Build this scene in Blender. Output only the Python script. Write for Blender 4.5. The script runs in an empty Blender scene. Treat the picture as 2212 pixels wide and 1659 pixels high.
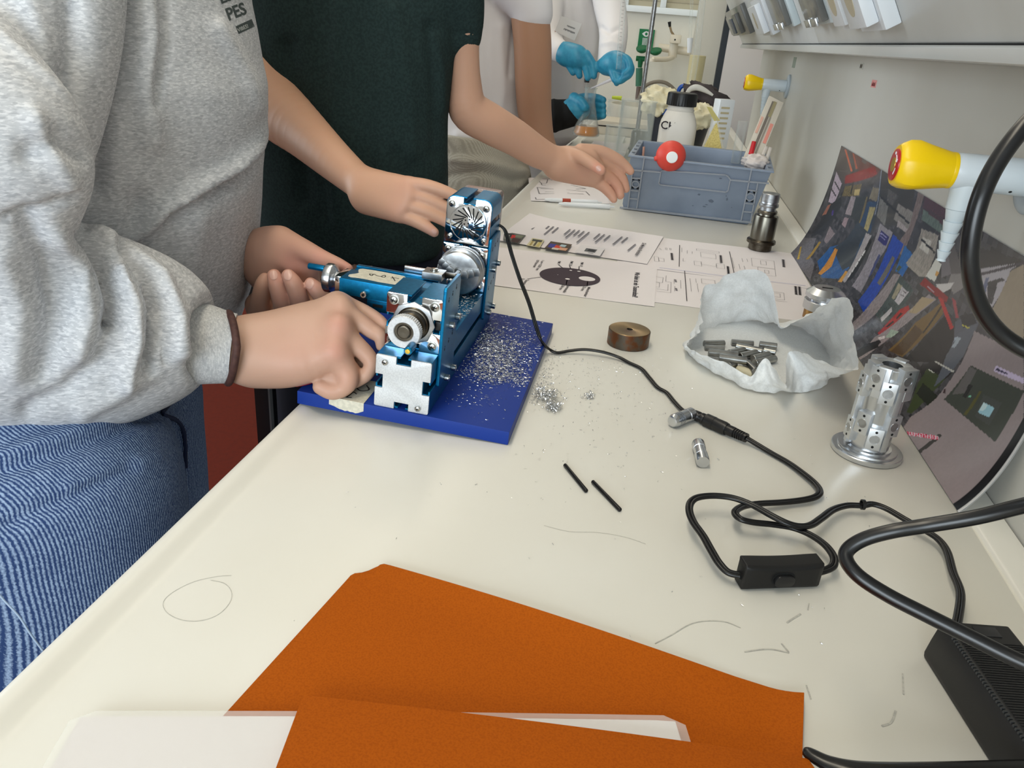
import bpy, bmesh, math, random
import numpy as np
import openvdb as vdb
from mathutils import Vector, Matrix, noise

random.seed(7); RNG = np.random.default_rng(7)
S = bpy.context.scene
COL = S.collection

# ---------------------------------------------------------------- camera
PW, PH, FPX = 2212.0, 1659.0, 1645.0
CAMZ = 0.33                                    # phone held 33 cm above the bench top (z = 0)
RC = np.array([[0.97883863, -0.14755268, 0.14178555],
               [0.19018816, 0.40026706, -0.89644562],
               [0.07552087, 0.90444153, 0.41985963]])   # columns: camera right, up, back in the room's axes
cam = bpy.data.cameras.new('camera'); cam.sensor_fit = 'HORIZONTAL'; cam.sensor_width = 36.0
cam.lens = 36.0 * FPX / PW; cam.clip_start = 0.01; cam.clip_end = 60
camo = bpy.data.objects.new('camera', cam); COL.objects.link(camo)
Mc = Matrix([list(r) for r in RC]).to_4x4(); Mc.translation = (0, 0, CAMZ)
camo.matrix_world = Mc
S.camera = camo

# ---------------------------------------------------------------- view, world, lights
vs = S.view_settings
vs.view_transform = 'Standard'; vs.look = 'None'; vs.gamma = 1.0; vs.use_curve_mapping = False
vs.exposure = 0.0
S.cycles.max_bounces = 8; S.cycles.diffuse_bounces = 4; S.cycles.glossy_bounces = 4
S.cycles.transmission_bounces = 8; S.cycles.transparent_max_bounces = 12
S.cycles.caustics_reflective = False; S.cycles.caustics_refractive = False
S.cycles.sample_clamp_indirect = 6.0

w = bpy.data.worlds.new('world'); S.world = w; w.use_nodes = True
w.node_tree.nodes['Background'].inputs[0].default_value = (0.75, 0.86, 1.0, 1)
w.node_tree.nodes['Background'].inputs[1].default_value = 0.9

def area(name, loc, target, sx, sy, power, color):
    l = bpy.data.lights.new(name, 'AREA'); l.shape = 'RECTANGLE'; l.size = sx; l.size_y = sy
    l.energy = power; l.color = color
    o = bpy.data.objects.new(name, l); COL.objects.link(o)
    o.location = loc
    o.rotation_euler = (Vector(target) - Vector(loc)).to_track_quat('-Z', 'Y').to_euler()
    return o
WARM = (1.0, 0.90, 0.72); DAY = (0.84, 0.94, 1.0)
CEIL_Z = 1.90
KL = [13.5, 4.0, 9.0, 78.0, 44.0]              # three luminaires, window behind the photographer, added fill from an unseen left window
LAMPS = [(-0.42, 0.25), (-0.55, 1.75), (-0.55, 3.2)]
for (lx, ly), lp in zip(LAMPS, KL):            # ceiling luminaires (their housings are built below)
    area('ceiling_lamp_light', (lx, ly, CEIL_Z - 0.085), (lx, ly, 0), 0.30, 1.25, lp, WARM)
area('window_and_fill_daylight', (-0.65, -2.42, 0.70), (-0.45, 0.7, 0.25), 1.9, 1.5, KL[3], DAY)
area('window_and_fill_daylight', (-3.42, 1.9, 0.75), (-0.3, 1.7, 0.1), 2.4, 1.5, KL[4], DAY)  # unseen left window, added as general daylight fill

# ---------------------------------------------------------------- pixel -> point helpers (photo frame 2212 x 1659)
CP = np.array([0, 0, CAMZ])
def ray(px, py): return RC @ np.array([(px - PW / 2) / FPX, -(py - PH / 2) / FPX, -1.0])
def on(px, py, z=0.0):
    d = ray(px, py); return CP + d * ((z - CAMZ) / d[2])
def at(px, py, Y):
    d = ray(px, py); return CP + d * (Y / d[1])
def atx(px, py, X):
    d = ray(px, py); return CP + d * (X / d[0])
def hit(px, py, o, n):
    d = ray(px, py); o = np.asarray(o, float); n = np.asarray(n, float)
    return CP + d * (np.dot(o - CP, n) / np.dot(d, n))
def depth(p): return -(RC.T @ (np.asarray(p) - CP))[2]
def rad(p, rpx): return rpx * depth(p) / FPX

# ---------------------------------------------------------------- materials
def lin(c):
    return tuple((x / 255 / 12.92) if x / 255 <= 0.04045 else ((x / 255 + 0.055) / 1.055) ** 2.4 for x in c)
def mat(name, rgb, rough=0.5, metal=0.0, spec=0.5, trans=0.0, ior=1.45, sss=0.0, alpha=1.0, coat=0.0, aniso=0.0, emit=0.0):
    m = bpy.data.materials.new(name); m.use_nodes = True
    b = m.node_tree.nodes['Principled BSDF']
    c = lin(rgb) + (1,)
    b.inputs['Base Color'].default_value = c
    b.inputs['Roughness'].default_value = rough; b.inputs['Metallic'].default_value = metal
    b.inputs['Specular IOR Level'].default_value = spec
    b.inputs['Transmission Weight'].default_value = trans; b.inputs['IOR'].default_value = ior
    b.inputs['Alpha'].default_value = alpha; b.inputs['Coat Weight'].default_value = coat
    b.inputs['Anisotropic'].default_value = aniso
    if sss:
        b.inputs['Subsurface Weight'].default_value = sss
        b.inputs['Subsurface Radius'].default_value = (0.008, 0.003, 0.0015); b.inputs['Subsurface Scale'].default_value = 1.0
    if emit:
        b.inputs['Emission Color'].default_value = c; b.inputs['Emission Strength'].default_value = emit
    return m
def nd(m, t, **kw):
    n = m.node_tree.nodes.new(t)
    for k, v in kw.items():
        if hasattr(n, k): setattr(n, k, v)
        else: n.inputs[k].default_value = v
    return n
def lk(m, a, ao, b, bi): m.node_tree.links.new(a.outputs[ao], b.inputs[bi])
def coords(m, scale=(1, 1, 1), rot=(0, 0, 0), kind='Object'):
    tc = nd(m, 'ShaderNodeTexCoord'); mp = nd(m, 'ShaderNodeMapping')
    mp.inputs['Scale'].default_value = scale; mp.inputs['Rotation'].default_value = rot
    lk(m, tc, kind, mp, 'Vector'); return mp
def mottle(m, rgb2, scale=40, detail=4, lo=0.4, hi=0.6, stretch=(1, 1, 1), fac=1.0, bump=0.0, bdist=0.001, rough_var=0.0, rot=(0, 0, 0)):
    """second colour through noise, optional bump of the same grain"""
    b = m.node_tree.nodes['Principled BSDF']; mp = coords(m, stretch, rot)
    n = nd(m, 'ShaderNodeTexNoise'); n.inputs['Scale'].default_value = scale; n.inputs['Detail'].default_value = detail
    lk(m, mp, 'Vector', n, 'Vector')
    r = nd(m, 'ShaderNodeMapRange'); r.inputs['From Min'].default_value = lo; r.inputs['From Max'].default_value = hi
    r.inputs['To Max'].default_value = fac
    lk(m, n, 'Fac', r, 'Value')
    x = nd(m, 'ShaderNodeMix', data_type='RGBA')
    src = b.inputs['Base Color']
    if src.links: m.node_tree.links.new(src.links[0].from_socket, x.inputs[6])
    else: x.inputs[6].default_value = src.default_value
    x.inputs[7].default_value = lin(rgb2) + (1,)
    m.node_tree.links.new(r.outputs['Result'], x.inputs[0]); m.node_tree.links.new(x.outputs[2], src)
    if bump:
        bp = nd(m, 'ShaderNodeBump'); bp.inputs['Strength'].default_value = bump; bp.inputs['Distance'].default_value = bdist
        lk(m, n, 'Fac', bp, 'Height')
        if b.inputs['Normal'].links: m.node_tree.links.new(b.inputs['Normal'].links[0].from_socket, bp.inputs['Normal'])
        lk(m, bp, 'Normal', b, 'Normal')
    return m
def vcol(m, attr='Col'):
    a = nd(m, 'ShaderNodeAttribute', attribute_name=attr)
    lk(m, a, 'Color', m.node_tree.nodes['Principled BSDF'], 'Base Color'); return m

# ---------------------------------------------------------------- object helpers
ROOTM = {}
def _props(o, label, cat, group, kind):
    if label: o['label'] = label
    if cat: o['category'] = cat
    if group: o['group'] = group
    if kind: o['kind'] = kind
def root(name, label, cat, loc=(0, 0, 0), M=None, group=None):
    o = bpy.data.objects.new(name, None); o.empty_display_size = 0.02; COL.objects.link(o)
    mw = M if M is not None else Matrix.Translation(Vector(loc))
    o.matrix_world = mw; ROOTM[o] = mw.copy(); _props(o, label, cat, group, None)
    return o
def topm(o):
    while o.parent: o = o.parent
    return ROOTM.get(o, Matrix.Identity(4))
def link(name, me, material, parent=None, label=None, cat=None, group=None, kind=None, world=True, smooth=True, angle=40):
    o = bpy.data.objects.new(name, me); COL.objects.link(o)
    if material: me.materials.append(material)
    if parent:
        if world: me.transform(topm(parent).inverted())
        o.parent = parent
    if smooth:
        me.polygons.foreach_set('use_smooth', np.ones(len(me.polygons), bool)); me.set_sharp_from_angle(angle=math.radians(angle))
    me.update()
    _props(o, label, cat, group, kind)
    return o
def copy_tree(o, parent=None):
    c = o.copy(); COL.objects.link(c)
    if parent: c.parent = parent
    for ch in list(o.children): copy_tree(ch, c)
    return c

class MB:
    """collects primitive shapes and links them as one mesh object"""
    def __init__(s): s.v = []; s.f = []
    def add(s, v, f):
        o = len(s.v); s.v += [tuple(map(float, p)) for p in v]; s.f += [tuple(i + o for i in q) for q in f]; return s
    def box(s, c, d, R=None, taper=1.0):
        c = np.asarray(c, float); d = np.asarray(d, float) / 2
        pts = []
        for z in (-1, 1):
            t = taper if z > 0 else 1.0
            for x, y in ((-1, -1), (1, -1), (1, 1), (-1, 1)): pts.append(np.array([x * d[0] * t, y * d[1] * t, z * d[2]]))
        if R is not None: pts = [np.asarray(R) @ p for p in pts]
        return s.add([p + c for p in pts], [(3, 2, 1, 0), (4, 5, 6, 7), (0, 1, 5, 4), (1, 2, 6, 5), (2, 3, 7, 6), (3, 0, 4, 7)])
    def bx(s, a, b):
        a = np.asarray(a, float); b = np.asarray(b, float); return s.box((a + b) / 2, np.abs(b - a))
    def lathe(s, o, ax, prof, n=32, up=None, knurl=None):
        """prof: (distance along axis, radius); closed at ends where radius is 0"""
        o = np.asarray(o, float); ax = np.asarray(ax, float); ax = ax / np.linalg.norm(ax)
        u = np.cross(ax, (0, 0, 1) if abs(ax[2]) < 0.9 else (1, 0, 0)); u /= np.linalg.norm(u); w_ = np.cross(ax, u)
        v = []; f = []
        for j, (t, r) in enumerate(prof):
            for i in range(n):
                a = 2 * math.pi * i / n
                rr = r * (1 - knurl[1] * (i % 2)) if knurl and knurl[0][0] <= j <= knurl[0][1] else r
                v.append(o + ax * t + rr * (u * math.cos(a) + w_ * math.sin(a)))
        for j in range(len(prof) - 1):
            for i in range(n):
                k = (i + 1) % n; f.append((j * n + i, j * n + k, (j + 1) * n + k, (j + 1) * n + i))
        f.append(tuple(range(n - 1, -1, -1))); f.append(tuple((len(prof) - 1) * n + i for i in range(n)))
        return s.add(v, f)
    def ring(s, o, ax, prof, n=32, knurl=None):
        """closed profile turned round an axis (no caps)"""
        o = np.asarray(o, float); ax = np.asarray(ax, float); ax = ax / np.linalg.norm(ax)
        u = np.cross(ax, (0, 0, 1) if abs(ax[2]) < 0.9 else (1, 0, 0)); u /= np.linalg.norm(u); w_ = np.cross(ax, u)
        v = []; f = []; m_ = len(prof)
        for j, (t, r) in enumerate(prof):
            for i in range(n):
                a = 2 * math.pi * i / n
                rr = r * (1 - knurl[1] * (i % 2)) if knurl and j in knurl[0] else r
                v.append(o + ax * t + rr * (u * math.cos(a) + w_ * math.sin(a)))
        for j in range(m_):
            for i in range(n):
                k = (i + 1) % n; j2 = (j + 1) % m_; f.append((j * n + i, j * n + k, j2 * n + k, j2 * n + i))
        return s.add(v, f)
    def cyl(s, a, b, r, n=20, r2=None):
        a = np.asarray(a, float); b = np.asarray(b, float); L = np.linalg.norm(b - a)
        return s.lathe(a, b - a, [(0, r), (L, r if r2 is None else r2)], n)
    def sphere(s, c, r, n=16, m=10, sc=(1, 1, 1), R=None):
        v = []; f = []; c = np.asarray(c, float)
        for j in range(m + 1):
            th = math.pi * j / m
            for i in range(n):
                a = 2 * math.pi * i / n
                p = np.array([math.sin(th) * math.cos(a) * sc[0], math.sin(th) * math.sin(a) * sc[1], math.cos(th) * sc[2]]) * r
                if R is not None: p = np.asarray(R) @ p
                v.append(c + p)
        for j in range(m):
            for i in range(n):
                k = (i + 1) % n; f.append((j * n + i, (j + 1) * n + i, (j + 1) * n + k, j * n + k))
        return s.add(v, f)
    def tube(s, pts, r, n=10, sub=0, flat=None, caps=True):
        """r: radius or list; flat: (direction, factor)"""
        P = np.asarray(pts, float); rs = np.full(len(P), r) if np.isscalar(r) else np.asarray(r, float)
        if sub: P, rs = spline(P, rs, sub)
        T = np.gradient(P, axis=0); T /= np.linalg.norm(T, axis=1)[:, None] + 1e-12
        ref = np.array([0, 0, 1.0]) if abs(T[0][2]) < 0.9 else np.array([1.0, 0, 0])
        v = []; f = []; u = np.cross(T[0], ref); u /= np.linalg.norm(u)
        for j in range(len(P)):
            u = u - T[j] * np.dot(u, T[j]); u /= np.linalg.norm(u); w_ = np.cross(T[j], u)
            for i in range(n):
                a = 2 * math.pi * i / n; d = rs[j] * (u * math.cos(a) + w_ * math.sin(a))
                if flat is not None:
                    q = np.asarray(flat[0], float); d = d + q * np.dot(d, q) * (flat[1] - 1)
                v.append(P[j] + d)
        for j in range(len(P) - 1):
            for i in range(n):
                k = (i + 1) % n; f.append((j * n + i, j * n + k, (j + 1) * n + k, (j + 1) * n + i))
        if caps: f.append(tuple(range(n - 1, -1, -1))); f.append(tuple((len(P) - 1) * n + i for i in range(n)))
        return s.add(v, f)
    def prism(s, poly, o, ex, ey, ez):
        """2-D outline in the plane (ex, ey) extruded along the vector ez"""
        o = np.asarray(o, float); ex = np.asarray(ex, float); ey = np.asarray(ey, float); ez = np.asarray(ez, float)
        n = len(poly); a = [o + ex * p[0] + ey * p[1] for p in poly]; b = [p + ez for p in a]
        f = [tuple(range(n)), tuple(range(2 * n - 1, n - 1, -1))] + [((i + 1) % n, i, n + i, n + (i + 1) % n) for i in range(n)]
        return s.add(a + b, f)
    def quad(s, a, b, c, d): return s.add([a, b, c, d], [(0, 1, 2, 3)])
    def mesh(s, name, bev=0.0, seg=2, fix=True):
        me = bpy.data.meshes.new(name); me.from_pydata(s.v, [], s.f); me.validate()
        if fix or bev:
            bm = bmesh.new(); bm.from_mesh(me)
            bmesh.ops.recalc_face_normals(bm, faces=bm.faces)
            if bev:
                es = [e for e in bm.edges if len(e.link_faces) == 2 and e.calc_face_angle(0) > 0.6]
                bmesh.ops.bevel(bm, geom=es, offset=bev, offset_type='OFFSET', segments=seg, profile=0.6, affect='EDGES', clamp_overlap=True)
            bm.to_mesh(me); bm.free()
        return me
    def build(s, name, material, parent=None, bev=0.0, seg=2, fix=True, **kw):
        return link(name, s.mesh(name, bev, seg, fix), material, parent, **kw)

def spline(P, rs, sub):
    P = np.asarray(P, float); rs = np.asarray(rs, float); Q = []; q = []
    for i in range(len(P) - 1):
        p0 = P[max(i - 1, 0)]; p1 = P[i]; p2 = P[i + 1]; p3 = P[min(i + 2, len(P) - 1)]
        r0 = rs[max(i - 1, 0)]; r1 = rs[i]; r2 = rs[i + 1]; r3 = rs[min(i + 2, len(P) - 1)]
        for k in range(sub):
            t = k / sub
            h = lambda a, b, c, d: 0.5 * (2 * b + (c - a) * t + (2 * a - 5 * b + 4 * c - d) * t * t + (3 * b - a - 3 * c + d) * t ** 3)
            Q.append(h(p0, p1, p2, p3)); q.append(h(r0, r1, r2, r3))
    Q.append(P[-1]); q.append(rs[-1]); return np.array(Q), np.array(q)

def text_mesh(body, size, o, ex, ey, align='LEFT', bold=0.0, extr=0.0, sx=1.0):
    """lettering as flat geometry in the plane (ex, ey) at o"""
    cu = bpy.data.curves.new('lettering', 'FONT'); cu.body = body; cu.size = size; cu.align_x = align
    cu.offset = bold; cu.extrude = extr; cu.resolution_u = 3
    to = bpy.data.objects.new('lettering', cu)
    me = bpy.data.meshes.new_from_object(to)
    bpy.data.objects.remove(to); bpy.data.curves.remove(cu)
    ex = Vector(ex).normalized(); ey = Vector(ey).normalized(); ez = ex.cross(ey)
    M = Matrix((ex * sx, ey, ez)).transposed().to_4x4(); M.translation = Vector(o)
    me.transform(M); return me
def join_meshes(name, ms):
    bm = bmesh.new()
    for m in ms: bm.from_mesh(m)
    me = bpy.data.meshes.new(name); bm.to_mesh(me); bm.free()
    for m in ms: bpy.data.meshes.remove(m)
    return me

# ---------------------------------------------------------------- smooth solid modelling (distance fields -> mesh), for bodies, clothes, cloth folds
class SDF:
    def __init__(s, h): s.h = h; s.ops = []
    def tube(s, pts, rs, k=0.01, sub=5, flat=None, cut=False):
        P = np.asarray(pts, float); r = np.full(len(P), float(rs)) if np.isscalar(rs) else np.asarray(rs, float)
        if len(P) > 2 and sub: P, r = spline(P, r, sub)
        r = np.maximum(r, 1e-4); s.ops.append(('tube', P, r, k, flat, cut)); return s
    def ptube(s, pts, k=0.01, sub=5, flat=None, cut=False):
        """pts: (px, py, Y, radius in photo pixels)"""
        P = [at(a, b, Y) for a, b, Y, _ in pts]; r = [rad(p, q[3]) for p, q in zip(P, pts)]
        return s.tube(P, r, k, sub, flat, cut)
    def ball(s, c, r, k=0.01, cut=False, sc=(1, 1, 1)):
        s.ops.append(('ball', np.asarray(c, float), r, k, sc, cut)); return s
    def loft(s, rows, k=0.02, cut=False):
        """rows: (z, cx, cy, rx, ry, angle)"""
        s.ops.append(('loft', np.array(sorted(rows), float), None, k, None, cut)); return s
    def box(s, lo, hi, k=0.003, cut=True): s.ops.append(('box', np.asarray(lo, float), np.asarray(hi, float), k, None, cut)); return s
    def _bb(s, op):
        t, A, r, k, e, cut = op
        if t == 'tube': m = r[:, None] * 1.0; return (A - m).min(0), (A + m).max(0)
        if t == 'ball': q = r * np.asarray(e); return A - q, A + q
        if t == 'box': return A, r
        R = np.maximum(A[:, 3], A[:, 4])
        return (np.array([(A[:, 1] - R).min(), (A[:, 2] - R).min(), A[0, 0]]), np.array([(A[:, 1] + R).max(), (A[:, 2] + R).max(), A[-1, 0]]))
    def build(s):
        h = s.h; bbs = [s._bb(o) for o in s.ops]
        lo = np.min([b[0] for b, o in zip(bbs, s.ops) if not o[5]], 0) - 3 * h
        hi = np.max([b[1] for b, o in zip(bbs, s.ops) if not o[5]], 0) + 3 * h
        n = np.ceil((hi - lo) / h).astype(int) + 1
        F = np.full(n, 1.0, np.float32)
        ax = [lo[i] + h * np.arange(n[i]) for i in range(3)]
        def sub(a, b, mar):
            i0 = np.clip(np.floor((a - mar - lo) / h).astype(int), 0, n); i1 = np.clip(np.ceil((b + mar - lo) / h).astype(int) + 1, 0, n)
            return tuple(slice(p, q) for p, q in zip(i0, i1))
        def grid(sl): return np.meshgrid(*[ax[i][sl[i]].astype(np.float32) for i in range(3)], indexing='ij', sparse=True)
        for op, (a, b) in zip(s.ops, bbs):
            t, A, r, k, e, cut = op; mar = k + 3 * h; sl = sub(a, b, mar)
            if any(q.stop <= q.start for q in sl): continue
            if t == 'tube':
                D = np.full([q.stop - q.start for q in sl], 1.0, np.float32)
                for i in range(len(A) - 1):
                    p, q = A[i], A[i + 1]; R0, R1 = r[i], r[i + 1]; m = max(R0, R1)
                    ss = sub(np.minimum(p, q) - m, np.maximum(p, q) + m, mar)
                    ss = tuple(slice(max(x.start, y.start), min(x.stop, y.stop)) for x, y in zip(ss, sl))
                    if any(x.stop <= x.start for x in ss): continue
                    X, Y, Z = grid(ss); d = q - p; L = float(d @ d) + 1e-12
                    T = np.clip(((X - p[0]) * d[0] + (Y - p[1]) * d[1] + (Z - p[2]) * d[2]) / L, 0, 1)
                    vx = X - p[0] - T * d[0]; vy = Y - p[1] - T * d[1]; vz = Z - p[2] - T * d[2]
                    if e is not None:
                        nn, ff = np.asarray(e[0], float), 1 / e[1] - 1; g = (vx * nn[0] + vy * nn[1] + vz * nn[2]) * ff
                        vx = vx + nn[0] * g; vy = vy + nn[1] * g; vz = vz + nn[2] * g
                    dd = np.sqrt(vx * vx + vy * vy + vz * vz) - (R0 + T * (R1 - R0))
                    if e is not None: dd = dd * (0.5 + 0.5 * e[1])
                    loc = tuple(slice(x.start - y.start, x.stop - y.start) for x, y in zip(ss, sl))
                    D[loc] = np.minimum(D[loc], dd)
            elif t == 'ball':
                X, Y, Z = grid(sl); q = np.sqrt(((X - A[0]) / e[0]) ** 2 + ((Y - A[1]) / e[1]) ** 2 + ((Z - A[2]) / e[2]) ** 2); D = (q - r) * min(e)
            elif t == 'box':
                X, Y, Z = grid(sl); c = (A + r) / 2; hs = (r - A) / 2
                D = np.maximum(np.maximum(np.abs(X - c[0]) - hs[0], np.abs(Y - c[1]) - hs[1]), np.abs(Z - c[2]) - hs[2])
            else:
                X, Y, Z = grid(sl); z = ax[2][sl[2]]
                g = [np.interp(z, A[:, 0], A[:, i]).astype(np.float32)[None, None, :] for i in range(1, 6)]
                ca, sa = np.cos(g[4]), np.sin(g[4]); x = X - g[0]; y = Y - g[1]
                xr = x * ca + y * sa; yr = -x * sa + y * ca
                D = (np.sqrt((xr / g[2]) ** 2 + (yr / g[3]) ** 2) - 1) * np.minimum(g[2], g[3])
                D = np.maximum(D, np.maximum(A[0, 0] - Z, Z - A[-1, 0]))
            f = F[sl]
            if cut:
                Dn = -D; q = np.maximum(k - np.abs(f - Dn), 0); F[sl] = np.maximum(f, Dn) + (q * q / (4 * k) if k > 0 else 0)
            else:
                q = np.maximum(k - np.abs(f - D), 0); F[sl] = np.minimum(f, D) - (q * q / (4 * k) if k > 0 else 0)
        G = vdb.FloatGrid(1.0); G.copyFromArray(F)
        pts, quads = G.convertToQuads(isovalue=0.0)
        V = pts.astype(np.float64) * h + lo
        return V, quads
    def mesh(s, name, smooth=2, disp=None):
        V, Q = s.build()
        me = bpy.data.meshes.new(name)
        nv, nf = len(V), len(Q)
        E = np.concatenate([Q[:, [0, 1]], Q[:, [1, 2]], Q[:, [2, 3]], Q[:, [3, 0]]])
        cnt = np.bincount(E.ravel(), minlength=nv).astype(float)[:, None]
        for it in range(smooth):                         # light relaxing of the voxel steps
            a = np.zeros_like(V)
            for c in range(3):
                a[:, c] = np.bincount(E[:, 0], V[E[:, 1], c], nv) + np.bincount(E[:, 1], V[E[:, 0], c], nv)
            V = V + (0.5 if it % 2 == 0 else -0.3) * (a / cnt - V)
        if disp is not None: V = V + disp(V, vnormals(V, Q))
        me.vertices.add(nv); me.vertices.foreach_set('co', V.astype(np.float32).ravel())
        me.loops.add(nf * 4); me.loops.foreach_set('vertex_index', Q[:, ::-1].astype(np.int32).ravel())
        me.polygons.add(nf); me.polygons.foreach_set('loop_start', np.arange(0, nf * 4, 4, dtype=np.int32))
        me.update(calc_edges=True); me.validate()
        return me
def vnormals(V, Q):
    n = np.cross(V[Q[:, 2]] - V[Q[:, 0]], V[Q[:, 3]] - V[Q[:, 1]]); N = np.zeros_like(V)
    for i in range(4):
        for c in range(3): N[:, c] += np.bincount(Q[:, i], n[:, c], len(V))
    return N / (np.linalg.norm(N, axis=1)[:, None] + 1e-12)
def paint(me, base, spots, jitter=0.0):
    """colour attribute: base colour (sRGB) with soft spots (point, radius, colour, strength)"""
    n = len(me.vertices); V = np.empty(n * 3, np.float32); me.vertices.foreach_get('co', V); V = V.reshape(-1, 3)
    C = np.tile(np.array(lin(base), np.float32), (n, 1))
    for p, r, c, st in spots:
        w_ = st * np.exp(-((V - np.asarray(p, np.float32)) ** 2).sum(1) / (r * r))[:, None]
        C = C * (1 - w_) + np.array(lin(c), np.float32) * w_
    at_ = me.color_attributes.new('Col', 'FLOAT_COLOR', 'POINT')
    at_.data.foreach_set('color', np.concatenate([C, np.ones((n, 1), np.float32)], 1).ravel())
# ================================================================= shared materials
M = {}
M['bench'] = mottle(mat('bench_top', (229, 227, 219), 0.30, spec=0.45), (224, 221, 211), 6, 4, 0.4, 0.8)
M['wall'] = mottle(mat('wall_panel', (205, 203, 196), 0.42), (196, 193, 184), 3, 3, 0.4, 0.7)
M['white'] = mat('white_paint', (220, 220, 214), 0.5)
M['ceil'] = mat('ceiling_paint', (225, 222, 212), 0.8)
M['floor'] = mottle(mat('red_lino', (92, 28, 13), 0.75, spec=0.15), (86, 26, 12), 60, 5, 0.4, 0.65)
M['alu'] = mat('brushed_aluminium', (205, 208, 212), 0.24, 1.0, aniso=0.4)
M['chrome'] = mat('chrome', (225, 226, 228), 0.06, 1.0)
M['steel'] = mottle(mat('machined_steel', (178, 180, 182), 0.38, 1.0), (156, 157, 158), 120, 4)
M['dsteel'] = mottle(mat('dark_steel', (100, 94, 84), 0.34, 1.0), (66, 60, 52), 50, 5)
M['screw'] = mat('screw_metal', (190, 190, 186), 0.22, 1.0)
M['black'] = mat('black_plastic', (16, 16, 17), 0.42)
M['cable'] = mat('black_cable', (13, 13, 15), 0.32)
M['dark'] = mat('dark_recess', (6, 7, 8), 0.8)
M['plain'] = mat('white_plastic', (226, 230, 234), 0.35)
def thin_glass(name, rgb, lo, hi):
    m = mat(name, rgb, 0.03, spec=0.7); b = m.node_tree.nodes['Principled BSDF']; lw_ = nd(m, 'ShaderNodeLayerWeight'); lw_.inputs['Blend'].default_value = .35
    r = nd(m, 'ShaderNodeMapRange'); r.inputs['To Min'].default_value = lo; r.inputs['To Max'].default_value = hi
    lk(m, lw_, 'Facing', r, 'Value'); m.node_tree.links.new(r.outputs['Result'], b.inputs['Alpha']); return m
M['glass'] = thin_glass('clear_glass', (206, 214, 210), .07, .55)
M['paper'] = mat('white_paper', (232, 226, 226), 0.75, spec=0.25)
M['ink'] = mat('printed_ink', (52, 48, 54), 0.7, spec=0.2)
M['inkgrey'] = mat('pale_ink', (126, 122, 126), 0.7, spec=0.2)
M['red'] = mat('red_plastic', (190, 24, 34), 0.4)
M['yellow'] = mat('yellow_plastic', (243, 203, 10), 0.3)

# ================================================================= room
def struct(name, mb, m, **kw): return mb.build(name, m, kind='structure', **kw)
XW = 0.318                                   # back wall panel of the bench
YE = 3.09                                    # far end of that panel
struct('floor', MB().bx((-4, -3, -1.0), (3, 5.2, -0.9)), M['floor'])
struct('ceiling', MB().bx((-4, -3, 2.0), (3, 5.2, 2.1)), M['ceil'])
struct('wall_right', MB().bx((XW, -2.6, -0.9), (XW + 0.1, YE, 2.0)), M['wall'], bev=0.003)
struct('wall_left', MB().bx((-3.6, -3, -0.9), (-3.5, 4.4, -0.1)).bx((-3.6, -3, 1.6), (-3.5, 4.4, 2.0)).bx((-3.6, -3, -0.1), (-3.5, 0.6, 1.6)).bx((-3.6, 3.2, -0.1), (-3.5, 4.4, 1.6)), M['white'])
YF = 4.2
struct('wall_far', MB().bx((-4, YF, -0.9), (3, YF + 0.1, 2.0)), mat('far_wall_paint', (232, 230, 220), 0.6))
struct('wall_side', MB().bx((0.62, YE - 0.2, -0.9), (0.7, YF, 2.0)), M['white'])
# near wall with the daylight window opening (behind the photographer)
nw = MB().bx((-4, -2.6, -0.9), (3, -2.5, 0.0)).bx((-4, -2.6, 1.5), (3, -2.5, 2.0)).bx((-4, -2.6, 0), (-1.6, -2.5, 1.5)).bx((0.3, -2.6, 0), (3, -2.5, 1.5))
struct('wall_near', nw, M['white'])
# columns and panel at the far right corner
def vpanel(pl, pr, Y, z0=-0.9, z1=2.0, th=0.05, at_y=100):
    xl = at(pl, at_y, Y)[0]; xr = at(pr, at_y, Y)[0]
    return MB().bx((xl, Y, z0), (xr, Y + th, z1))
struct('wall_column', vpanel(1497, 1556, 3.95, th=0.25), mat('column_paint', (206, 203, 192), 0.6))
struct('trim_1', vpanel(1556, 1570, 3.9, th=0.3), mat('dark_frame', (22, 30, 38), 0.4))
struct('wall_end', vpanel(1570, 1700, 3.88, th=0.3), mat('end_panel', (214, 208, 206), 0.5))

# window in the far wall: white frame, pale blind behind the panes
wx0, wx1 = at(1345, 15, YF)[0], at(1530, 15, YF)[0]; wz0 = at(1437, 31, YF)[2]
fr = MB(); fw = 0.028
fr.bx((wx0, YF - 0.03, wz0), (wx1, YF + 0.01, wz0 + fw)).bx((wx0, YF - 0.03, wz0 + 0.7), (wx1, YF + 0.01, wz0 + 0.7 + fw))
xm = at(1433, 10, YF)[0]
for x in (wx0, xm - fw / 2, wx1 - fw): fr.bx((x, YF - 0.03, wz0 + fw), (x + fw, YF + 0.01, wz0 + 0.7))
win = fr.build('window_1', mat('window_frame_white', (238, 246, 250), 0.35), kind='structure', bev=0.002)
bl = MB()
for i in range(28):
    z = wz0 + fw + 0.0121 + i * 0.024
    bl.box(((wx0 + wx1) / 2, YF - 0.008, z), (wx1 - wx0 - 2 * fw, 0.003, 0.023), R=np.array([[1, 0, 0], [0, 0.94, -0.34], [0, 0.34, 0.94]]))
bl.build('blind_slat', mat('window_blind', (196, 188, 164), 0.7), win, kind='stuff')

# ceiling luminaires (housings; the light leaves their open underside)
for i, (lx, ly) in enumerate(LAMPS):
    t = root('ceiling_lamp', ['long white ceiling luminaire above the near end of the bench', 'long white ceiling luminaire above the lathe operators', 'long white ceiling luminaire near the far wall'][i],
             'ceiling lamp', (lx, ly, CEIL_Z), group='ceiling luminaires')
    MB().bx((lx - 0.18, ly - 0.66, CEIL_Z - 0.07), (lx + 0.18, ly + 0.66, 2.0)).build('housing', M['plain'], t, bev=0.004)

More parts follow.
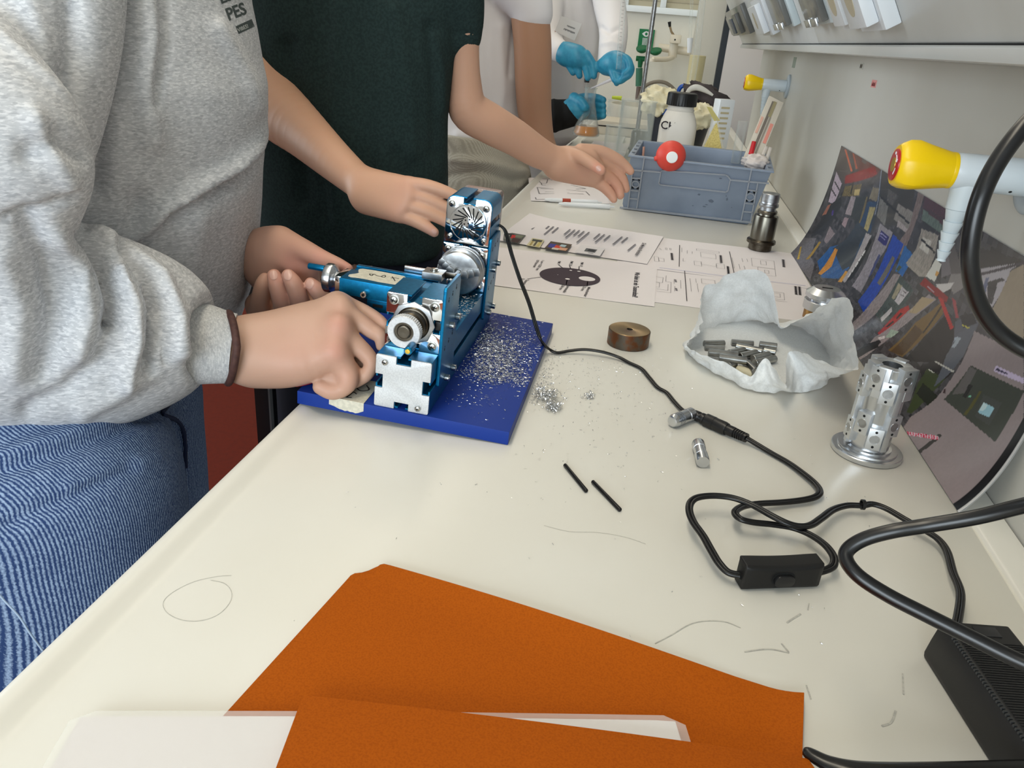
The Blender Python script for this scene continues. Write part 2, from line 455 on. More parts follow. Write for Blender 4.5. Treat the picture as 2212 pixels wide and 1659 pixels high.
# ================================================================= laboratory bench
bench = root('lab_bench', 'long cream white laboratory bench with raised front edge under all the equipment', 'bench', (0, 1.2, -0.9))
prof = [(-0.288, -0.03), (-0.2895, -0.012), (-0.2885, 0.0030), (-0.2860, 0.0064), (-0.2820, 0.0072), (-0.2785, 0.0068), (-0.2745, 0.0048), (-0.2705, 0.0022), (-0.2660, 0.0005), (-0.2620, 0.0),
        (0.2885, 0.0), (0.2895, -0.001), (0.2905, -0.0022), (0.292, -0.0022), (0.293, 0.0), (0.296, 0.0012), (0.306, 0.004), (0.3165, 0.0045), (0.3172, -0.03)]
n = len(prof); mb = MB()
ys = [-1.2, YE + 0.7]
mb.add([(x, ys[0], z) for x, z in prof] + [(x, ys[1], z) for x, z in prof],
       [(i, i + 1, n + i + 1, n + i) for i in range(n - 1)] + [(n - 1, 0, n, 2 * n - 1), tuple(range(n - 1, -1, -1)), tuple(range(n, 2 * n))])
mb.build('worktop', M['bench'], bench, angle=60)
MB().bx((-0.262, -1.2, -0.9), (0.314, 0.95, -0.031)).build('drawer_unit', M['white'], bench, bev=0.002)
MB().bx((-0.262, 1.62, -0.9), (0.314, YE + 0.6, -0.031)).build('drawer_unit', M['white'], bench, bev=0.002)
# scratches, hair and marks lying in the surface
mk = MB()
def scratch(pts, wd=0.00035, z=0.0003):
    P = np.array([on(a, b, z) for a, b in pts]); P, _ = spline(P, np.ones(len(P)), 6)
    T = np.gradient(P, axis=0); T /= np.linalg.norm(T, axis=1)[:, None] + 1e-9; N_ = np.cross(T, (0, 0, 1))
    v = [p + q * wd / 2 for p, q in zip(P, N_)] + [p - q * wd / 2 for p, q in zip(P, N_)]; k = len(P)
    mk.add(v, [(i, i + 1, k + i + 1, k + i) for i in range(k - 1)])
scratch([(500, 1243), (470, 1245), (420, 1256), (375, 1278), (353, 1300), (360, 1322), (390, 1338), (430, 1341), (470, 1328), (496, 1302), (500, 1278), (485, 1260), (455, 1253)], 0.00028)
scratch([(1175, 1135), (1230, 1148), (1290, 1150), (1350, 1160), (1395, 1175)], 0.0003)
scratch([(1415, 1390), (1450, 1372), (1500, 1345), (1560, 1342), (1600, 1356)], 0.0006); scratch([(1608, 1408), (1660, 1402), (1705, 1410)], 0.0009)
scratch([(1748, 1303), (1745, 1318)], 0.0007); scratch([(1688, 1390), (1704, 1408)], 0.001); scratch([(1742, 1480), (1752, 1510)], 0.0009)
scratch([(1905, 1568), (1925, 1560), (1935, 1535)], 0.0012); scratch([(1950, 1455), (1952, 1500)], 0.001)
scratch([(1700, 1345), (1715, 1335), (1730, 1326)], 0.0012)
mk.build('scuff_marks', mottle(mat('scuff_grey', (188, 186, 178), 0.5), (168, 166, 160), 400, 3), bench, kind='stuff')

# black square post of a floor stand beyond the front edge of the bench
c0 = at(551, 900, 1.02); xr = at(585, 900, 1.02)[0]
cb = root('floor_stand', 'black square metal post standing on the red floor left of the dark trousers', 'stand', ((c0[0] + xr) / 2, 1.035, -0.9))
MB().bx((c0[0], 1.022, -0.885), (xr - .003, 1.05, 0.0)).build('post', mat('black_post', (20, 22, 26), 0.4), cb, bev=0.002)
MB().bx((xr - 0.0029, 1.021, -0.885), (xr, 1.03, -0.0)).build('post_trim', mat('grey_trim', (110, 114, 118), 0.4), cb)
MB().bx((c0[0] - .06, .99, -0.8998), (xr + .06, 1.08, -0.885)).build('foot_plate', M['dark'], cb, bev=0.003)

# ================================================================= service duct above the back wall
duct = root('service_duct', 'grey wall mounted service duct with a slanted socket panel above the bench', 'service duct', (0.24, 1.0, 0.335))
LX = 0.2413; LZ = 0.3352; SL = 0.62
Y0 = -1.0; lens = 0.30
fo = np.array([LX, 0, LZ + 0.0135]); fd = np.array([-SL, 0, 1.0]); fd /= np.linalg.norm(fd); fn = np.array([-fd[2], 0, fd[0]])   # up the face / out of the face
pm = mottle(mat('duct_panel', (218, 220, 219), 0.36), (210, 211, 208), 5, 4)
sec = [(LX, LZ + 0.0135), (LX + fd[0] * lens, LZ + 0.0135 + fd[2] * lens), (XW - 0.001, LZ + 0.0135 + fd[2] * lens), (XW - 0.001, LZ + 0.0135)]
def yprism(sec, y0, y1): return MB().prism(sec, (0, y0, 0), (1, 0, 0), (0, 0, 1), (0, y1 - y0, 0))
yj = hit(1757, 60, fo, fn)[1]
yprism(sec, Y0, yj - 0.0015).build('socket_panel', pm, duct, bev=0.002)
yprism(sec, yj + 0.0015, YE).build('socket_panel', pm, duct, bev=0.002)
MB().prism([(LX - 0.0045, LZ), (LX - 0.0045, LZ + 0.0105), (LX - 0.002, LZ + 0.0125), (XW - 0.001, LZ + 0.0125), (XW - 0.001, LZ)], (0, Y0, 0), (1, 0, 0), (0, 0, 1), (0, YE + 0.01 - Y0, 0)).build('lower_rail', mat('duct_rail', (206, 206, 203), 0.25, spec=0.6), duct, bev=0.0008)
gasket = MB().bx((LX - 0.001, Y0, LZ + 0.0125), (LX + 0.01, YE, LZ + 0.0137)).build('rail_gap', M['dark'], duct)
cov = mat('grey_cover', (196, 208, 212), 0.3); clr = mat('smoky_cover', (150, 150, 146), 0.15, trans=0.5, ior=1.2)
ey = np.array([0, 1.0, 0])
def socket(pl, pr, prot, kind):
    """pl / pr: photo points of the lower corners of a socket where it meets the panel"""
    a = hit(*pl, fo, fn); b = hit(*pr, fo, fn); y1, y0 = a[1], b[1]; up = max(np.dot(a - fo, fd), np.dot(b - fo, fd)); H = 0.085
    def blk(ya, yb, u0, u1, n0, n1): # block on the slanted face
        o = fo + fd * u0 + fn * n0 + ey * ya
        return MB().prism([(0, 0), (yb - ya, 0), (yb - ya, u1 - u0), (0, u1 - u0)], o, ey, fd, fn * (n1 - n0))
    lab = {'white': None, 'grey': 'pale grey socket under a hinged cover', 'clear': 'translucent switch box at the far end'}[kind]
    w_ = y1 - y0
    s = blk(y0, y1, up, up + H, 0.0, prot * 0.55).build('socket', {'white': M['plain'], 'grey': cov, 'clear': clr}[kind], duct, bev=0.002, label=lab)
    if kind == 'white':
        blk(y0 + w_ * .12, y1 - w_ * .12, up + 0.010, up + H - 0.01, prot * 0.55, prot).build('socket_frame', M['plain'], s, bev=0.002)
        o = fo + fd * (up + H / 2) + ey * (y0 + w_ / 2)
        MB().lathe(o + fn * prot * 0.62, fn, [(0, 0.019), (prot * 0.40, 0.019), (prot * 0.405, 0.0)], 24).build('socket_well', mat('socket_well_beige', (196, 186, 160), 0.5), s)
    elif kind == 'grey':
        blk(y0 + w_ * .06, y1 - w_ * .30, up + 0.006, up + H - 0.004, prot * 0.55, prot).build('socket_cover', clr, s, bev=0.002)
        for q in (0.22, 0.48): blk(y0 + w_ * q, y0 + w_ * (q + .2), up + 0.002, up + 0.014, prot, prot + 0.003).build('cover_hinge', M['alu'], s, bev=0.0006)
    else:
        blk(y0 + w_ * .2, y1 - w_ * .2, up + 0.008, up + H * .8, prot * 0.55, prot).build('socket_cover', clr, s, bev=0.002)
        blk(y0 + w_ * .4, y0 + w_ * .55, up + 0.012, up + H * .7, prot, prot + 0.004).build('switch_rocker', mat('slate_rocker', (84, 92, 104), 0.4), s, bev=0.001)
socket((1893, 54), (1950, 50), 0.030, 'white'); socket((1845, 55), (1880, 53), 0.024, 'white')
socket((1757, 50), (1816, 42), 0.020, 'grey'); socket((1688, 57), (1732, 53), 0.022, 'grey')
socket((1662, 73), (1686, 68), 0.030, 'white'); socket((1592, 74), (1632, 70), 0.026, 'clear')
# small fittings and stickers on the wall panel
def wallpatch(name, px, py, w_, h_, m, label=None, th=0.0006):
    p = atx(px, py, XW); return MB().bx((XW - th, p[1] - w_ / 2, p[2] - h_ / 2), (XW + 0.0004, p[1] + w_ / 2, p[2] + h_ / 2)), p
mb, p = wallpatch('sticker', 1888, 181, 0.030, 0.011, None)
stk = mb.build('sticker', mat('pink_sticker', (226, 150, 146), 0.6)); _props(stk, 'small pink sticker with a printed code on the grey wall panel', 'sticker', None, None)
mb = MB()
for i in range(14):
    q = RNG.uniform(0.0006, 0.0016); y = p[1] - 0.011 + i * 0.0016
    mb.bx((XW - 0.0008, y, p[2] - 0.0035), (XW - 0.0005, y + q * 0.6, p[2] + RNG.uniform(0.0, 0.003)))
mb.build('printed_code', mat('code_ink', (120, 50, 52), 0.6), stk, kind='stuff')
mb, p = wallpatch('plate', 1862, 143, 0.022, 0.010, None, th=0.0012)
fl = mb.build('vent_plate', mat('pale_plate', (200, 198, 188), 0.5)); _props(fl, 'tiny pale plate with two dark slots high on the wall panel', 'plate', None, None)
for dy in (-0.0045, 0.0045):
    MB().lathe((XW - 0.0011, p[1] + dy, p[2]), (-1, 0, 0), [(0, 0.0034), (0.0005, 0.0034)], 16).build('slot', mat('slot_brown', (70, 62, 52), 0.6), fl)
mb, p = wallpatch('label', 1716, 135, 0.05, 0.026, None)
g = mb.build('wall_sticker', mat('grey_green_sticker', (150, 160, 146), 0.6)); _props(g, 'faded grey green sticker above the far gas tap', 'sticker', None, None)
# ================================================================= mini lathe on its blue board
a_ = math.radians(2.6); yw = math.radians(0.57)
ex_ = np.array([math.cos(a_), 0, -math.sin(a_)]); ez_ = np.array([math.sin(a_), 0, math.cos(a_)]); ey_ = np.array([0, 1.0, 0])
Rz = np.array([[math.cos(yw), -math.sin(yw), 0], [math.sin(yw), math.cos(yw), 0], [0, 0, 1]])
ex_, ey_, ez_ = Rz @ ex_, Rz @ ey_, Rz @ ez_
LO = np.array([-0.0905, 0.5773, 0.0002]); LB = np.array([ex_, ey_, ez_])
def lw(l): return LO + LB.T @ np.asarray(l, float)
def lp(px, py, axis, val):
    d = LB @ ray(px, py); o = LB @ (CP - LO); return o + d * ((val - o[axis]) / d[axis])
ML = Matrix(np.array([ex_, ey_, ez_]).T.tolist()).to_4x4(); ML.translation = Vector(LO)
lathe = root('mini_lathe', 'small teal blue metal lathe screwed to a royal blue board at the bench edge', 'lathe', M=ML)
TEAL = mottle(mat('teal_anodised', (8, 116, 164), 0.34, 0.75, spec=0.5), (6, 106, 152), 300, 3)
BOARD = mat('royal_blue_board', (20, 52, 136), 0.5, spec=0.28)
PLATE = mottle(mat('blasted_aluminium', (216, 218, 220), 0.55, 0.55), (203, 205, 208), 700, 2, bump=0.08, bdist=0.0003)
TAPE = mottle(mat('masking_tape', (212, 207, 190), 0.7), (196, 192, 176), 300, 4, bump=0.2, bdist=0.0003)
def LP(mb, name, m, parent=lathe, **kw): return mb.build(name, m, parent, world=False, **kw)

LP(MB().bx((-0.196, 0, 0.0), (0, 0.288, 0.013)), 'base_board', BOARD, bev=0.0008)
S50 = 0.0498
def profile(w_, h_, round_top=0.0, slot=True):
    """cross-section with a T slot in the middle of every side, corner at 0, 0"""
    o, c, d, l = 0.0032, 0.0063, 0.0066, 0.0017
    def side(L): return [(L / 2 - o, 0), (L / 2 - o, l), (L / 2 - c, l), (L / 2 - c, d), (L / 2 + c, d), (L / 2 + c, l), (L / 2 + o, l), (L / 2 + o, 0)]
    P = [(0, 0)] + side(w_) + [(w_, 0)] + [(w_ - y, x) for x, y in side(h_)]
    if round_top:
        r = round_top; P += [(w_ - r + r * math.cos(t), h_ - r + r * math.sin(t)) for t in np.linspace(0, math.pi / 2, 8)]
    else: P += [(w_, h_)]
    P += [(w_ - x, h_ - y) for x, y in side(w_)]
    if round_top: P += [(r - r * math.sin(t), h_ - r + r * math.cos(t)) for t in np.linspace(0, math.pi / 2, 8)]
    else: P += [(0, h_)]
    P += [(y, h_ - x) for x, y in side(h_)]
    return P
def endplate(w_, h_, nw=0.0066, ndp=0.0068, r=0.0016, rt=None):
    """plate outline notched at the slots"""
    P = []
    def corner(cx, cy, a0, rr): return [(cx + rr * math.cos(a0 + t), cy + rr * math.sin(a0 + t)) for t in np.linspace(0, math.pi / 2, 6)]
    P += corner(r, r, math.pi, r) + [(w_ / 2 - nw, 0), (w_ / 2 - nw, ndp), (w_ / 2 + nw, ndp), (w_ / 2 + nw, 0)]
    P += corner(w_ - r, r, 1.5 * math.pi, r) + [(w_, h_ / 2 - nw), (w_ - ndp, h_ / 2 - nw), (w_ - ndp, h_ / 2 + nw), (w_, h_ / 2 + nw)]
    q = rt or r
    P += corner(w_ - q, h_ - q, 0, q) + [(w_ / 2 + nw, h_), (w_ / 2 + nw, h_ - ndp), (w_ / 2 - nw, h_ - ndp), (w_ / 2 - nw, h_)]
    P += corner(q, h_ - q, math.pi / 2, q) + [(0, h_ / 2 + nw), (ndp, h_ / 2 + nw), (ndp, h_ / 2 - nw), (0, h_ / 2 - nw)]
    return P
XL, ZB = -0.1243, 0.0132
EX, EZ, EY = (1, 0, 0), (0, 0, 1), (0, 1, 0)
def extr(P, x, y0, z, L): return MB().prism(P, (x, y0, z), EX, EZ, (0, L, 0))
LP(extr(profile(S50, S50), XL, 0.0035, ZB, 0.262), 'bed', TEAL, bev=0.0003, seg=1)
LP(extr(endplate(S50, S50), XL, 0.0015, ZB, 0.002), 'bed_end_plate', PLATE, bev=0.0004)
def screw(p, d, r=0.0034, parent=lathe, washer=True, m='screw'):
    p = np.asarray(p, float); d = np.asarray(d, float)
    mb = MB().lathe(p, d, [(0, r * (1.25 if washer else 1)), (0.0006, r * (1.25 if washer else 1)), (0.0007, r), (0.0018, r * .96), (0.0024, r * .7), (0.0026, 0)], 18)
    s = LP(mb, 'screw', M[m], parent)
    u = np.cross(d, (0.3, 0.2, 1)); u /= np.linalg.norm(u); v = np.cross(d, u)
    x = MB()
    for q, t in ((u, v), (v, u)): x.add([p + d * 0.0029 + q * r * .55 * i + t * r * .12 * j for i, j in ((-1, -1), (1, -1), (1, 1), (-1, 1))], [(0, 1, 2, 3)])
    LP(x, 'cross_recess', M['dark'], s)
FR = (0, -1, 0)
for px, py in ((832, 782), (902.5, 882)): q = lp(px, py, 1, 0.0015); screw(q, FR, 0.0027, washer=False)

# tailstock
LP(extr(profile(S50, S50), XL, 0.0250, ZB + S50 + .0002, 0.043), 'tailstock_block', TEAL, bev=0.0003, seg=1)
LP(extr(endplate(S50, S50), XL, 0.0228, ZB + S50 + .0002, 0.002), 'tailstock_plate', M['chrome'], bev=0.0003)
TZ = ZB + S50 * 1.5 + 0.0005; TX = XL + S50 / 2
for dx, dz in ((-.0185, .0185), (.0185, .0185), (.0185, -.0185), (-.0185, -.0185)): screw((TX + dx, 0.0228, TZ + dz), FR, 0.0036)
LP(MB().lathe((TX, 0.0228, TZ), FR, [(0, 0.0200), (0.0008, 0.0196), (0.0012, 0.0182), (0.0012, 0.0)], 8), 'octagon_boss', M['steel'])
LP(MB().lathe((TX, 0.0220, TZ), FR, [(0, 0.0150), (0.001, 0.0152), (0.0022, 0.0142), (0.003, 0.0142), (0.0034, 0.0132), (0.010, 0.0132), (0.0115, 0.0118), (0.024, 0.0116), (0.024, 0.0)], 40), 'tailstock_barrel', M['dsteel'])
wx, wz, wy = -0.0998, 0.0893, -0.0030
rim = [(0, 0.0084), (-0.0006, 0.0090), (-0.0006, 0.0140), (0.0002, 0.0147), (0.0062, 0.0147), (0.007, 0.0140), (0.007, 0.0084)]
hw = LP(MB().ring((wx, wy, wz), (0, 1, 0), rim, 96, knurl=((3, 4), 0.035)), 'tailstock_handwheel', PLATE, angle=25)
LP(MB().lathe((wx, 0.004, wz), FR, [(0, 0.0082), (0.0045, 0.0082), (0.0052, 0.0066), (0.0075, 0.0060), (0.0080, 0.0054), (0.0080, 0.0046), (0.0078, 0.0)], 28), 'spindle_nut', M['dsteel'], hw)
hp = np.array([wx + 0.0088, wy - 0.0004, wz - 0.0100])
hd = LP(MB().lathe(hp, FR, [(0, 0.0030), (0.001, 0.0036), (0.0135, 0.0036), (0.0142, 0.0030), (0.0142, 0.0)], 20), 'crank_handle', TEAL, hw)
BRASS = mat('brass', (214, 180, 80), 0.25, 1.0)
LP(MB().lathe(hp + np.array([0, -0.0142, 0]), FR, [(0, 0.0023), (0.0008, 0.0021), (0.0009, 0)], 14), 'brass_screw', BRASS, hw)

# side plates with their bolts and hole rows
XS = XL + S50 + 0.0002
def sideplate(y0, y1, z0, z1):
    c = 0.002
    P = [(y0 + c, z0), (y1, z0), (y1, z1 - c * 3), (y1 - c * 2, z1), (y0 + c, z1), (y0, z1 - c), (y0, z0 + c)]
    s = LP(MB().prism(P, (XS, 0, 0), EY, EZ, (0.003, 0, 0)), 'side_plate', TEAL, bev=0.0006)
    mb = MB()
    for zz, st in ((z1 - 0.014, 0.5), (z0 + 0.034, 0.7)):
        for i in range(3):
            y = y0 + 0.010 + i * 0.0125; z = zz + st * (i * 0.0045)
            mb.lathe((XS + 0.0029, y, z), EX, [(0, 0.0014), (0.0002, 0.0014)], 10); mb.lathe((XS + 0.0029, y + 0.0004, z + 0.0025), EX, [(0, 0.0009), (0.0002, 0.0009)], 8)
    LP(mb, 'hole_row', M['dark'], s, kind='stuff')
    return s
sideplate(0.0205, 0.0715, 0.032, 0.1255); sideplate(0.2070, 0.2575, 0.0315, 0.1235)
def bolt(y, z):
    b = LP(MB().lathe((XS + 0.003, y, z), EX, [(0, 0.0030), (0.0002, 0.0032), (0.0040, 0.0032), (0.0044, 0.0028), (0.0044, 0.0016), (0.0024, 0.0014), (0.0024, 0)], 20), 'bolt', M['screw'])
    LP(MB().lathe((XS + 0.0056, y, z), EX, [(0, 0.00135), (0.0001, 0.00135)], 6), 'hex_socket', M['dark'], b)
for y, z in ((.0645, .0858), (.0425, .0850), (.0660, .0336), (.0418, .0336), (.2525, .0862), (.2280, .0852), (.2515, .0346), (.2275, .0346)): bolt(y, z)
# loose nut in the T slot seen beside the tailstock
LP(MB().bx((XS - 0.006, 0.026, TZ - 0.004), (XS - 0.001, 0.034, TZ + 0.004)), 'slot_nut', M['black'], bev=0.0005)

# headstock: lower block, motor block with rounded top and its chrome grille plate
YH = 0.2090
LP(extr(profile(S50, S50), XL, YH, ZB + S50 + .0002, 0.050), 'headstock_block', TEAL, bev=0.0003, seg=1)
LP(extr(endplate(S50, S50 - 0.0005), XL, YH - 0.002, ZB + S50 + .0004, 0.002), 'headstock_plate', M['chrome'], bev=0.0003)
ZU = ZB + 2 * S50 + 0.0012
LP(extr(profile(S50, S50, 0.0085), XL, YH, ZU, 0.050), 'motor_block', TEAL, bev=0.0003, seg=1)
gp = endplate(S50 - 0.001, S50 - 0.001, r=0.0012, rt=0.0082)
gp = [p for p in gp if not (p[1] < 0.008 and 0.012 < p[0] < 0.038) and not (0.012 < p[1] < 0.036 and (p[0] < 0.008 or p[0] > 0.041))]
grille = LP(MB().prism(gp, (XL + 0.0005, YH - 0.002, ZU + 0.0003), EX, EZ, (0, 0.002, 0)), 'grille_plate', M['chrome'], bev=0.0003)
gc = np.array([XL + 0.0255, YH - 0.0021, ZU + 0.0228])
LP(MB().ring(gc, FR, [(0, 0.0202), (0.0006, 0.0199), (0.0006, 0.0192), (0, 0.0190)], 48), 'grille_ring', M['chrome'], grille)
sl = MB()
for i in range(18):
    t0 = 2 * math.pi * i / 18; t1 = t0 + 0.62
    A = np.array([math.cos(t0) * 0.0068, 0, math.sin(t0) * 0.0068]); B_ = np.array([math.cos(t1) * 0.0170, 0, math.sin(t1) * 0.0170])
    d = (B_ - A) / np.linalg.norm(B_ - A); n_ = np.array([-d[2], 0, d[0]]) * 0.00068
    sl.prism([(0, -1), (np.linalg.norm(B_ - A), -1), (np.linalg.norm(B_ - A) + 0.0004, 0), (np.linalg.norm(B_ - A), 1), (0, 1), (-0.0004, 0)], gc + A + np.array([0, -0.0001, 0]), d, n_, (0, 0.0008, 0))
for i in range(7):
    q = gc + (np.array([0, 0, 0]) if i == 6 else 0.0044 * np.array([math.cos(i * math.pi / 3 + .3), 0, math.sin(i * math.pi / 3 + .3)]))
    sl.lathe(q + np.array([0, .0005, 0]), FR, [(0, 0.00095), (0.0006, 0.00095)], 10)
LP(sl, 'vent_slots', M['dark'], grille)
for dx, dz, s_ in ((-.0185, .0165, 1), (.0185, .0165, 1), (-.0185, -.0185, .8), (.0195, -.0185, .8)): screw((XL + S50 / 2 + dx, YH - 0.002, ZU + S50 / 2 + dz), FR, 0.0034 * s_, washer=s_ == 1)
for dx, dz in ((-.0185, .0185), (.0190, .0165), (.0190, -.0190)): screw((TX + dx, YH - 0.002, TZ + dz), FR, 0.0034)
LP(MB().bx((XL + 0.002, YH + 0.0505, ZU + 0.004), (XL + S50 - 0.002, YH + 0.075, ZU + S50 - 0.001)), 'motor_cover', mat('smoky_cover_plastic', (196, 180, 180), 0.12, trans=0.75, ior=1.2), bev=0.006, seg=3)
LP(MB().lathe((XL + S50 / 2, YH + 0.051, ZU + S50 / 2), EY, [(0, 0.0165), (0.018, 0.0165), (0.019, 0.015), (0.019, 0)], 28), 'motor', M['steel'])
# chuck
cc = np.array([TX + 0.0005, 0, TZ + 0.0003])
ch = LP(MB().lathe(cc + np.array([0, 0.2065, 0]), FR, [(0, 0.016), (0.004, 0.016), (0.0045, 0.0246), (0.0055, 0.0252), (0.0115, 0.0252), (0.0125, 0.0246), (0.0128, 0.0238), (0.0240, 0.0238), (0.0258, 0.0226), (0.0262, 0.0215), (0.0262, 0.0046), (0.020, 0.0046), (0.020, 0)], 128, knurl=((3, 4), 0.02)), 'chuck', M['steel'], angle=28)
yc = 0.2065 - 0.0262
for k, ang in enumerate((152, 14, 268)):
    t = math.radians(ang); r_ = np.array([math.cos(t), 0, math.sin(t)]); s_ = np.array([-math.sin(t), 0, math.cos(t)])
    mb = MB()
    for r0, r1, hgt in ((0.0052, 0.0118, 0.0085), (0.0122, 0.0175, 0.0050), (0.0178, 0.0232, 0.0016)):
        mb.prism([(r0, -0.0042), (r1, -0.0042), (r1 + .0012, 0), (r1, 0.0042), (r0, 0.0042), (r0 - .0016, 0.0012), (r0 - .0016, -.0012)], cc + np.array([0, yc + .0005, 0]), r_, s_, (0, -hgt, 0))
    j = LP(mb, 'chuck_jaw', M['steel'], ch, bev=0.0004)
rodw = LP(MB().lathe(cc + np.array([0, 0.186, 0]), FR, [(0, 0.0043), (0.020, 0.0043), (0.022, 0.0042), (0.0225, 0.0047), (0.036, 0.0047), (0.0375, 0.0040), (0.0385, 0.002), (0.0385, 0)], 24), 'workpiece', M['alu'])

# carriage, cross slide, tool
LP(MB().bx((XL - 0.004, 0.0745, ZB + S50 + 0.0003), (XL + S50 - 0.004, 0.119, 0.0718)), 'carriage_plate', TEAL, bev=0.0006)
cpx = MB(); P = [(0.0745, 0.0720), (0.119, 0.0720), (0.119, 0.0843), (0.0745, 0.0843)]
cpx.prism(P, (XL - 0.036, 0, 0), EY, EZ, (0.076, 0, 0)); low = LP(cpx, 'slide_base', TEAL, bev=0.0005)
mb = MB()
for x0, x1, z0, z1 in ((-0.1545, -0.1445, 0.0765, 0.0795), (-0.1385, -0.1285, 0.0765, 0.0795)): mb.bx((x0, 0.0743, z0), (x1, 0.0746, z1))
mb.bx((XL - 0.036, 0.0743, 0.0820), (-0.09, 0.0746, 0.0823)); LP(mb, 'slot_opening', M['dark'], low)
XC0, XC1, YC0, YC1, ZC0, ZC1 = -0.1870, -0.1030, 0.0715, 0.1215, 0.0847, 0.1003
P = [(YC0, ZC0), (YC1, ZC0), (YC1, ZC1), (YC1 - .006, ZC1), (YC1 - .006, ZC1 - .0022), (YC1 - .010, ZC1 - .0022), (YC1 - .010, ZC1 - .0046), (YC1 - .019, ZC1 - .0046), (YC1 - .019, ZC1), (YC0, ZC1)]
xs = LP(MB().prism(P, (XC0, 0, 0), EY, EZ, (XC1 - XC0, 0, 0)), 'cross_slide', TEAL, bev=0.0005)
b = LP(MB().lathe((-0.1615, YC0, 0.0893), FR, [(0, 0.0032), (0.0045, 0.0032), (0.0050, 0.0028), (0.005, 0.0016), (0.003, 0.0015), (0.003, 0)], 18), 'gib_screw', M['screw'])
LP(MB().lathe((-0.1615, YC0 - 0.0036, 0.0893), FR, [(0, 0.0014), (0.0001, 0.0014)], 6), 'hex_socket', M['dark'], b)
LP(MB().bx((XC0 - 0.008, 0.080, 0.0800), (XC0, 0.108, 0.0985)), 'slide_end_block', M['chrome'], bev=0.0008)
WX = (-1, 0, 0); wc = np.array([XC0 - 0.006, 0.0940, 0.0905])
hw2 = LP(MB().lathe(wc, WX, [(0, 0.0080), (0.005, 0.0080), (0.006, 0.0105), (0.0085, 0.0136), (0.0095, 0.0142), (0.0150, 0.0142), (0.0158, 0.0136), (0.0158, 0.0090), (0.013, 0.0080), (0.013, 0.0)], 72, knurl=((4, 5), 0.035)), 'cross_handwheel', M['alu'], angle=28)
LP(MB().lathe(wc + np.array([-0.0158, -0.0045, 0.0098]), WX, [(0, 0.0024), (0.0004, 0.0031), (0.0160, 0.0031), (0.0166, 0.0026), (0.0166, 0)], 16), 'crank_handle', TEAL, hw2)
post = LP(MB().bx((-0.1185, 0.1090, ZC1 + 0.0004), (-0.0985, 0.1270, ZC1 + 0.0074)), 'tool_post', M['steel'], bev=0.0005)
LP(MB().lathe((-0.1085, 0.1180, ZC1 + 0.0074), (0, 0, 1), [(0, 0.0044), (0.0006, 0.0044), (0.0007, 0.0033), (0.0022, 0.0033), (0.0026, 0.0028), (0.0026, 0)], 20), 'clamp_screw', M['screw'], post)
LP(MB().bx((-0.1400, 0.1215, ZC1 + 0.0004), (-0.1190, 0.1245, ZC1 + 0.0062)), 'tool_bar', M['alu'], bev=0.0004)
LP(MB().prism([(0, 0), (0.010, 0.0015), (0.012, 0.004), (0.010, 0.0055), (0, 0.0055)], (-0.0983, 0.1200, ZC1 + 0.0006), EX, EZ, (0, 0.0055, 0)), 'cutting_tool', M['dsteel'], bev=0.0003)

# masking tape labels with hand drawn marks
def flatpoly(pts2, to3, th, normal):
    v = [to3(*p) for p in pts2]; n_ = np.asarray(normal, float) * th; k = len(v)
    return MB().add([p for p in v] + [p + n_ for p in v], [tuple(range(k))[::-1], tuple(range(k, 2 * k))] + [(i, (i + 1) % k, k + (i + 1) % k, k + i) for i in range(k)])
q6 = lambda x, y: (660 + x / 6.144, 540 + y / 6.144)
tp = [(705, 262), (722, 256), (760, 254), (880, 270), (1000, 290), (1180, 325), (1310, 352), (1330, 372), (1245, 430), (1190, 462), (1100, 448), (960, 425), (800, 390), (690, 372), (600, 362), (566, 348), (580, 330), (630, 322), (690, 314), (712, 302), (700, 288)]
top_ = lambda x, y: lp(*q6(x, y), 2, ZC1 + 0.0004)
tape = LP(flatpoly(tp, top_, 0.0004, (0, 0, 1)), 'masking_tape_label', TAPE)
def strokes(lines, to3, r, flat):
    mb = MB()
    for L in lines: mb.tube([to3(*p) for p in L], r, 6, sub=4, flat=(flat, 0.3))
    return mb
INKB = mat('marker_ink', (18, 18, 20), 0.6)
LP(strokes([[(905, 322), (870, 320), (852, 318), (858, 332), (880, 340), (905, 322), (950, 340), (1000, 352), (1030, 340), (1050, 335), (1062, 350), (1035, 362), (1000, 352)], [(1130, 372), (1180, 372), (1238, 378)], [(1150, 352), (1170, 380), (1188, 410)]],
           lambda x, y: lp(*q6(x, y), 2, ZC1 + 0.0009), 0.0005, (0, 0, 1)), 'marker_strokes', INKB, tape)
tb = MB(); zt = 0.0132
Q = [(-0.1655, 0.0), (-0.1655, 0.046), (-0.133, 0.046), (-0.133, 0.0)]
tb.add([(x, y, zt + .0003) for x, y in Q], [(3, 2, 1, 0)])
fx = np.linspace(-0.1655, -0.133, 14); fz = [0.0060, 0.0055, 0.0050, 0.0040, 0.0032, 0.0030, 0.0022, 0.0030, 0.0024, 0.0026, 0.0020, 0.0028, 0.0042, 0.0055]
k = len(fx); tb.add([(x, -0.0003, zt + 0.0003) for x in fx] + [(x, -0.0004, z) for x, z in zip(fx, fz)], [(i, i + 1, k + i + 1, k + i) for i in range(k - 1)])
tb.add([(x, 0.0, zt + .0003) for x in (-0.1655, -0.133)] + [(x, -.0003, zt + .0003) for x in (-0.1655, -0.133)], [(0, 1, 3, 2)])
tape2 = LP(tb, 'masking_tape_label', TAPE, fix=False)
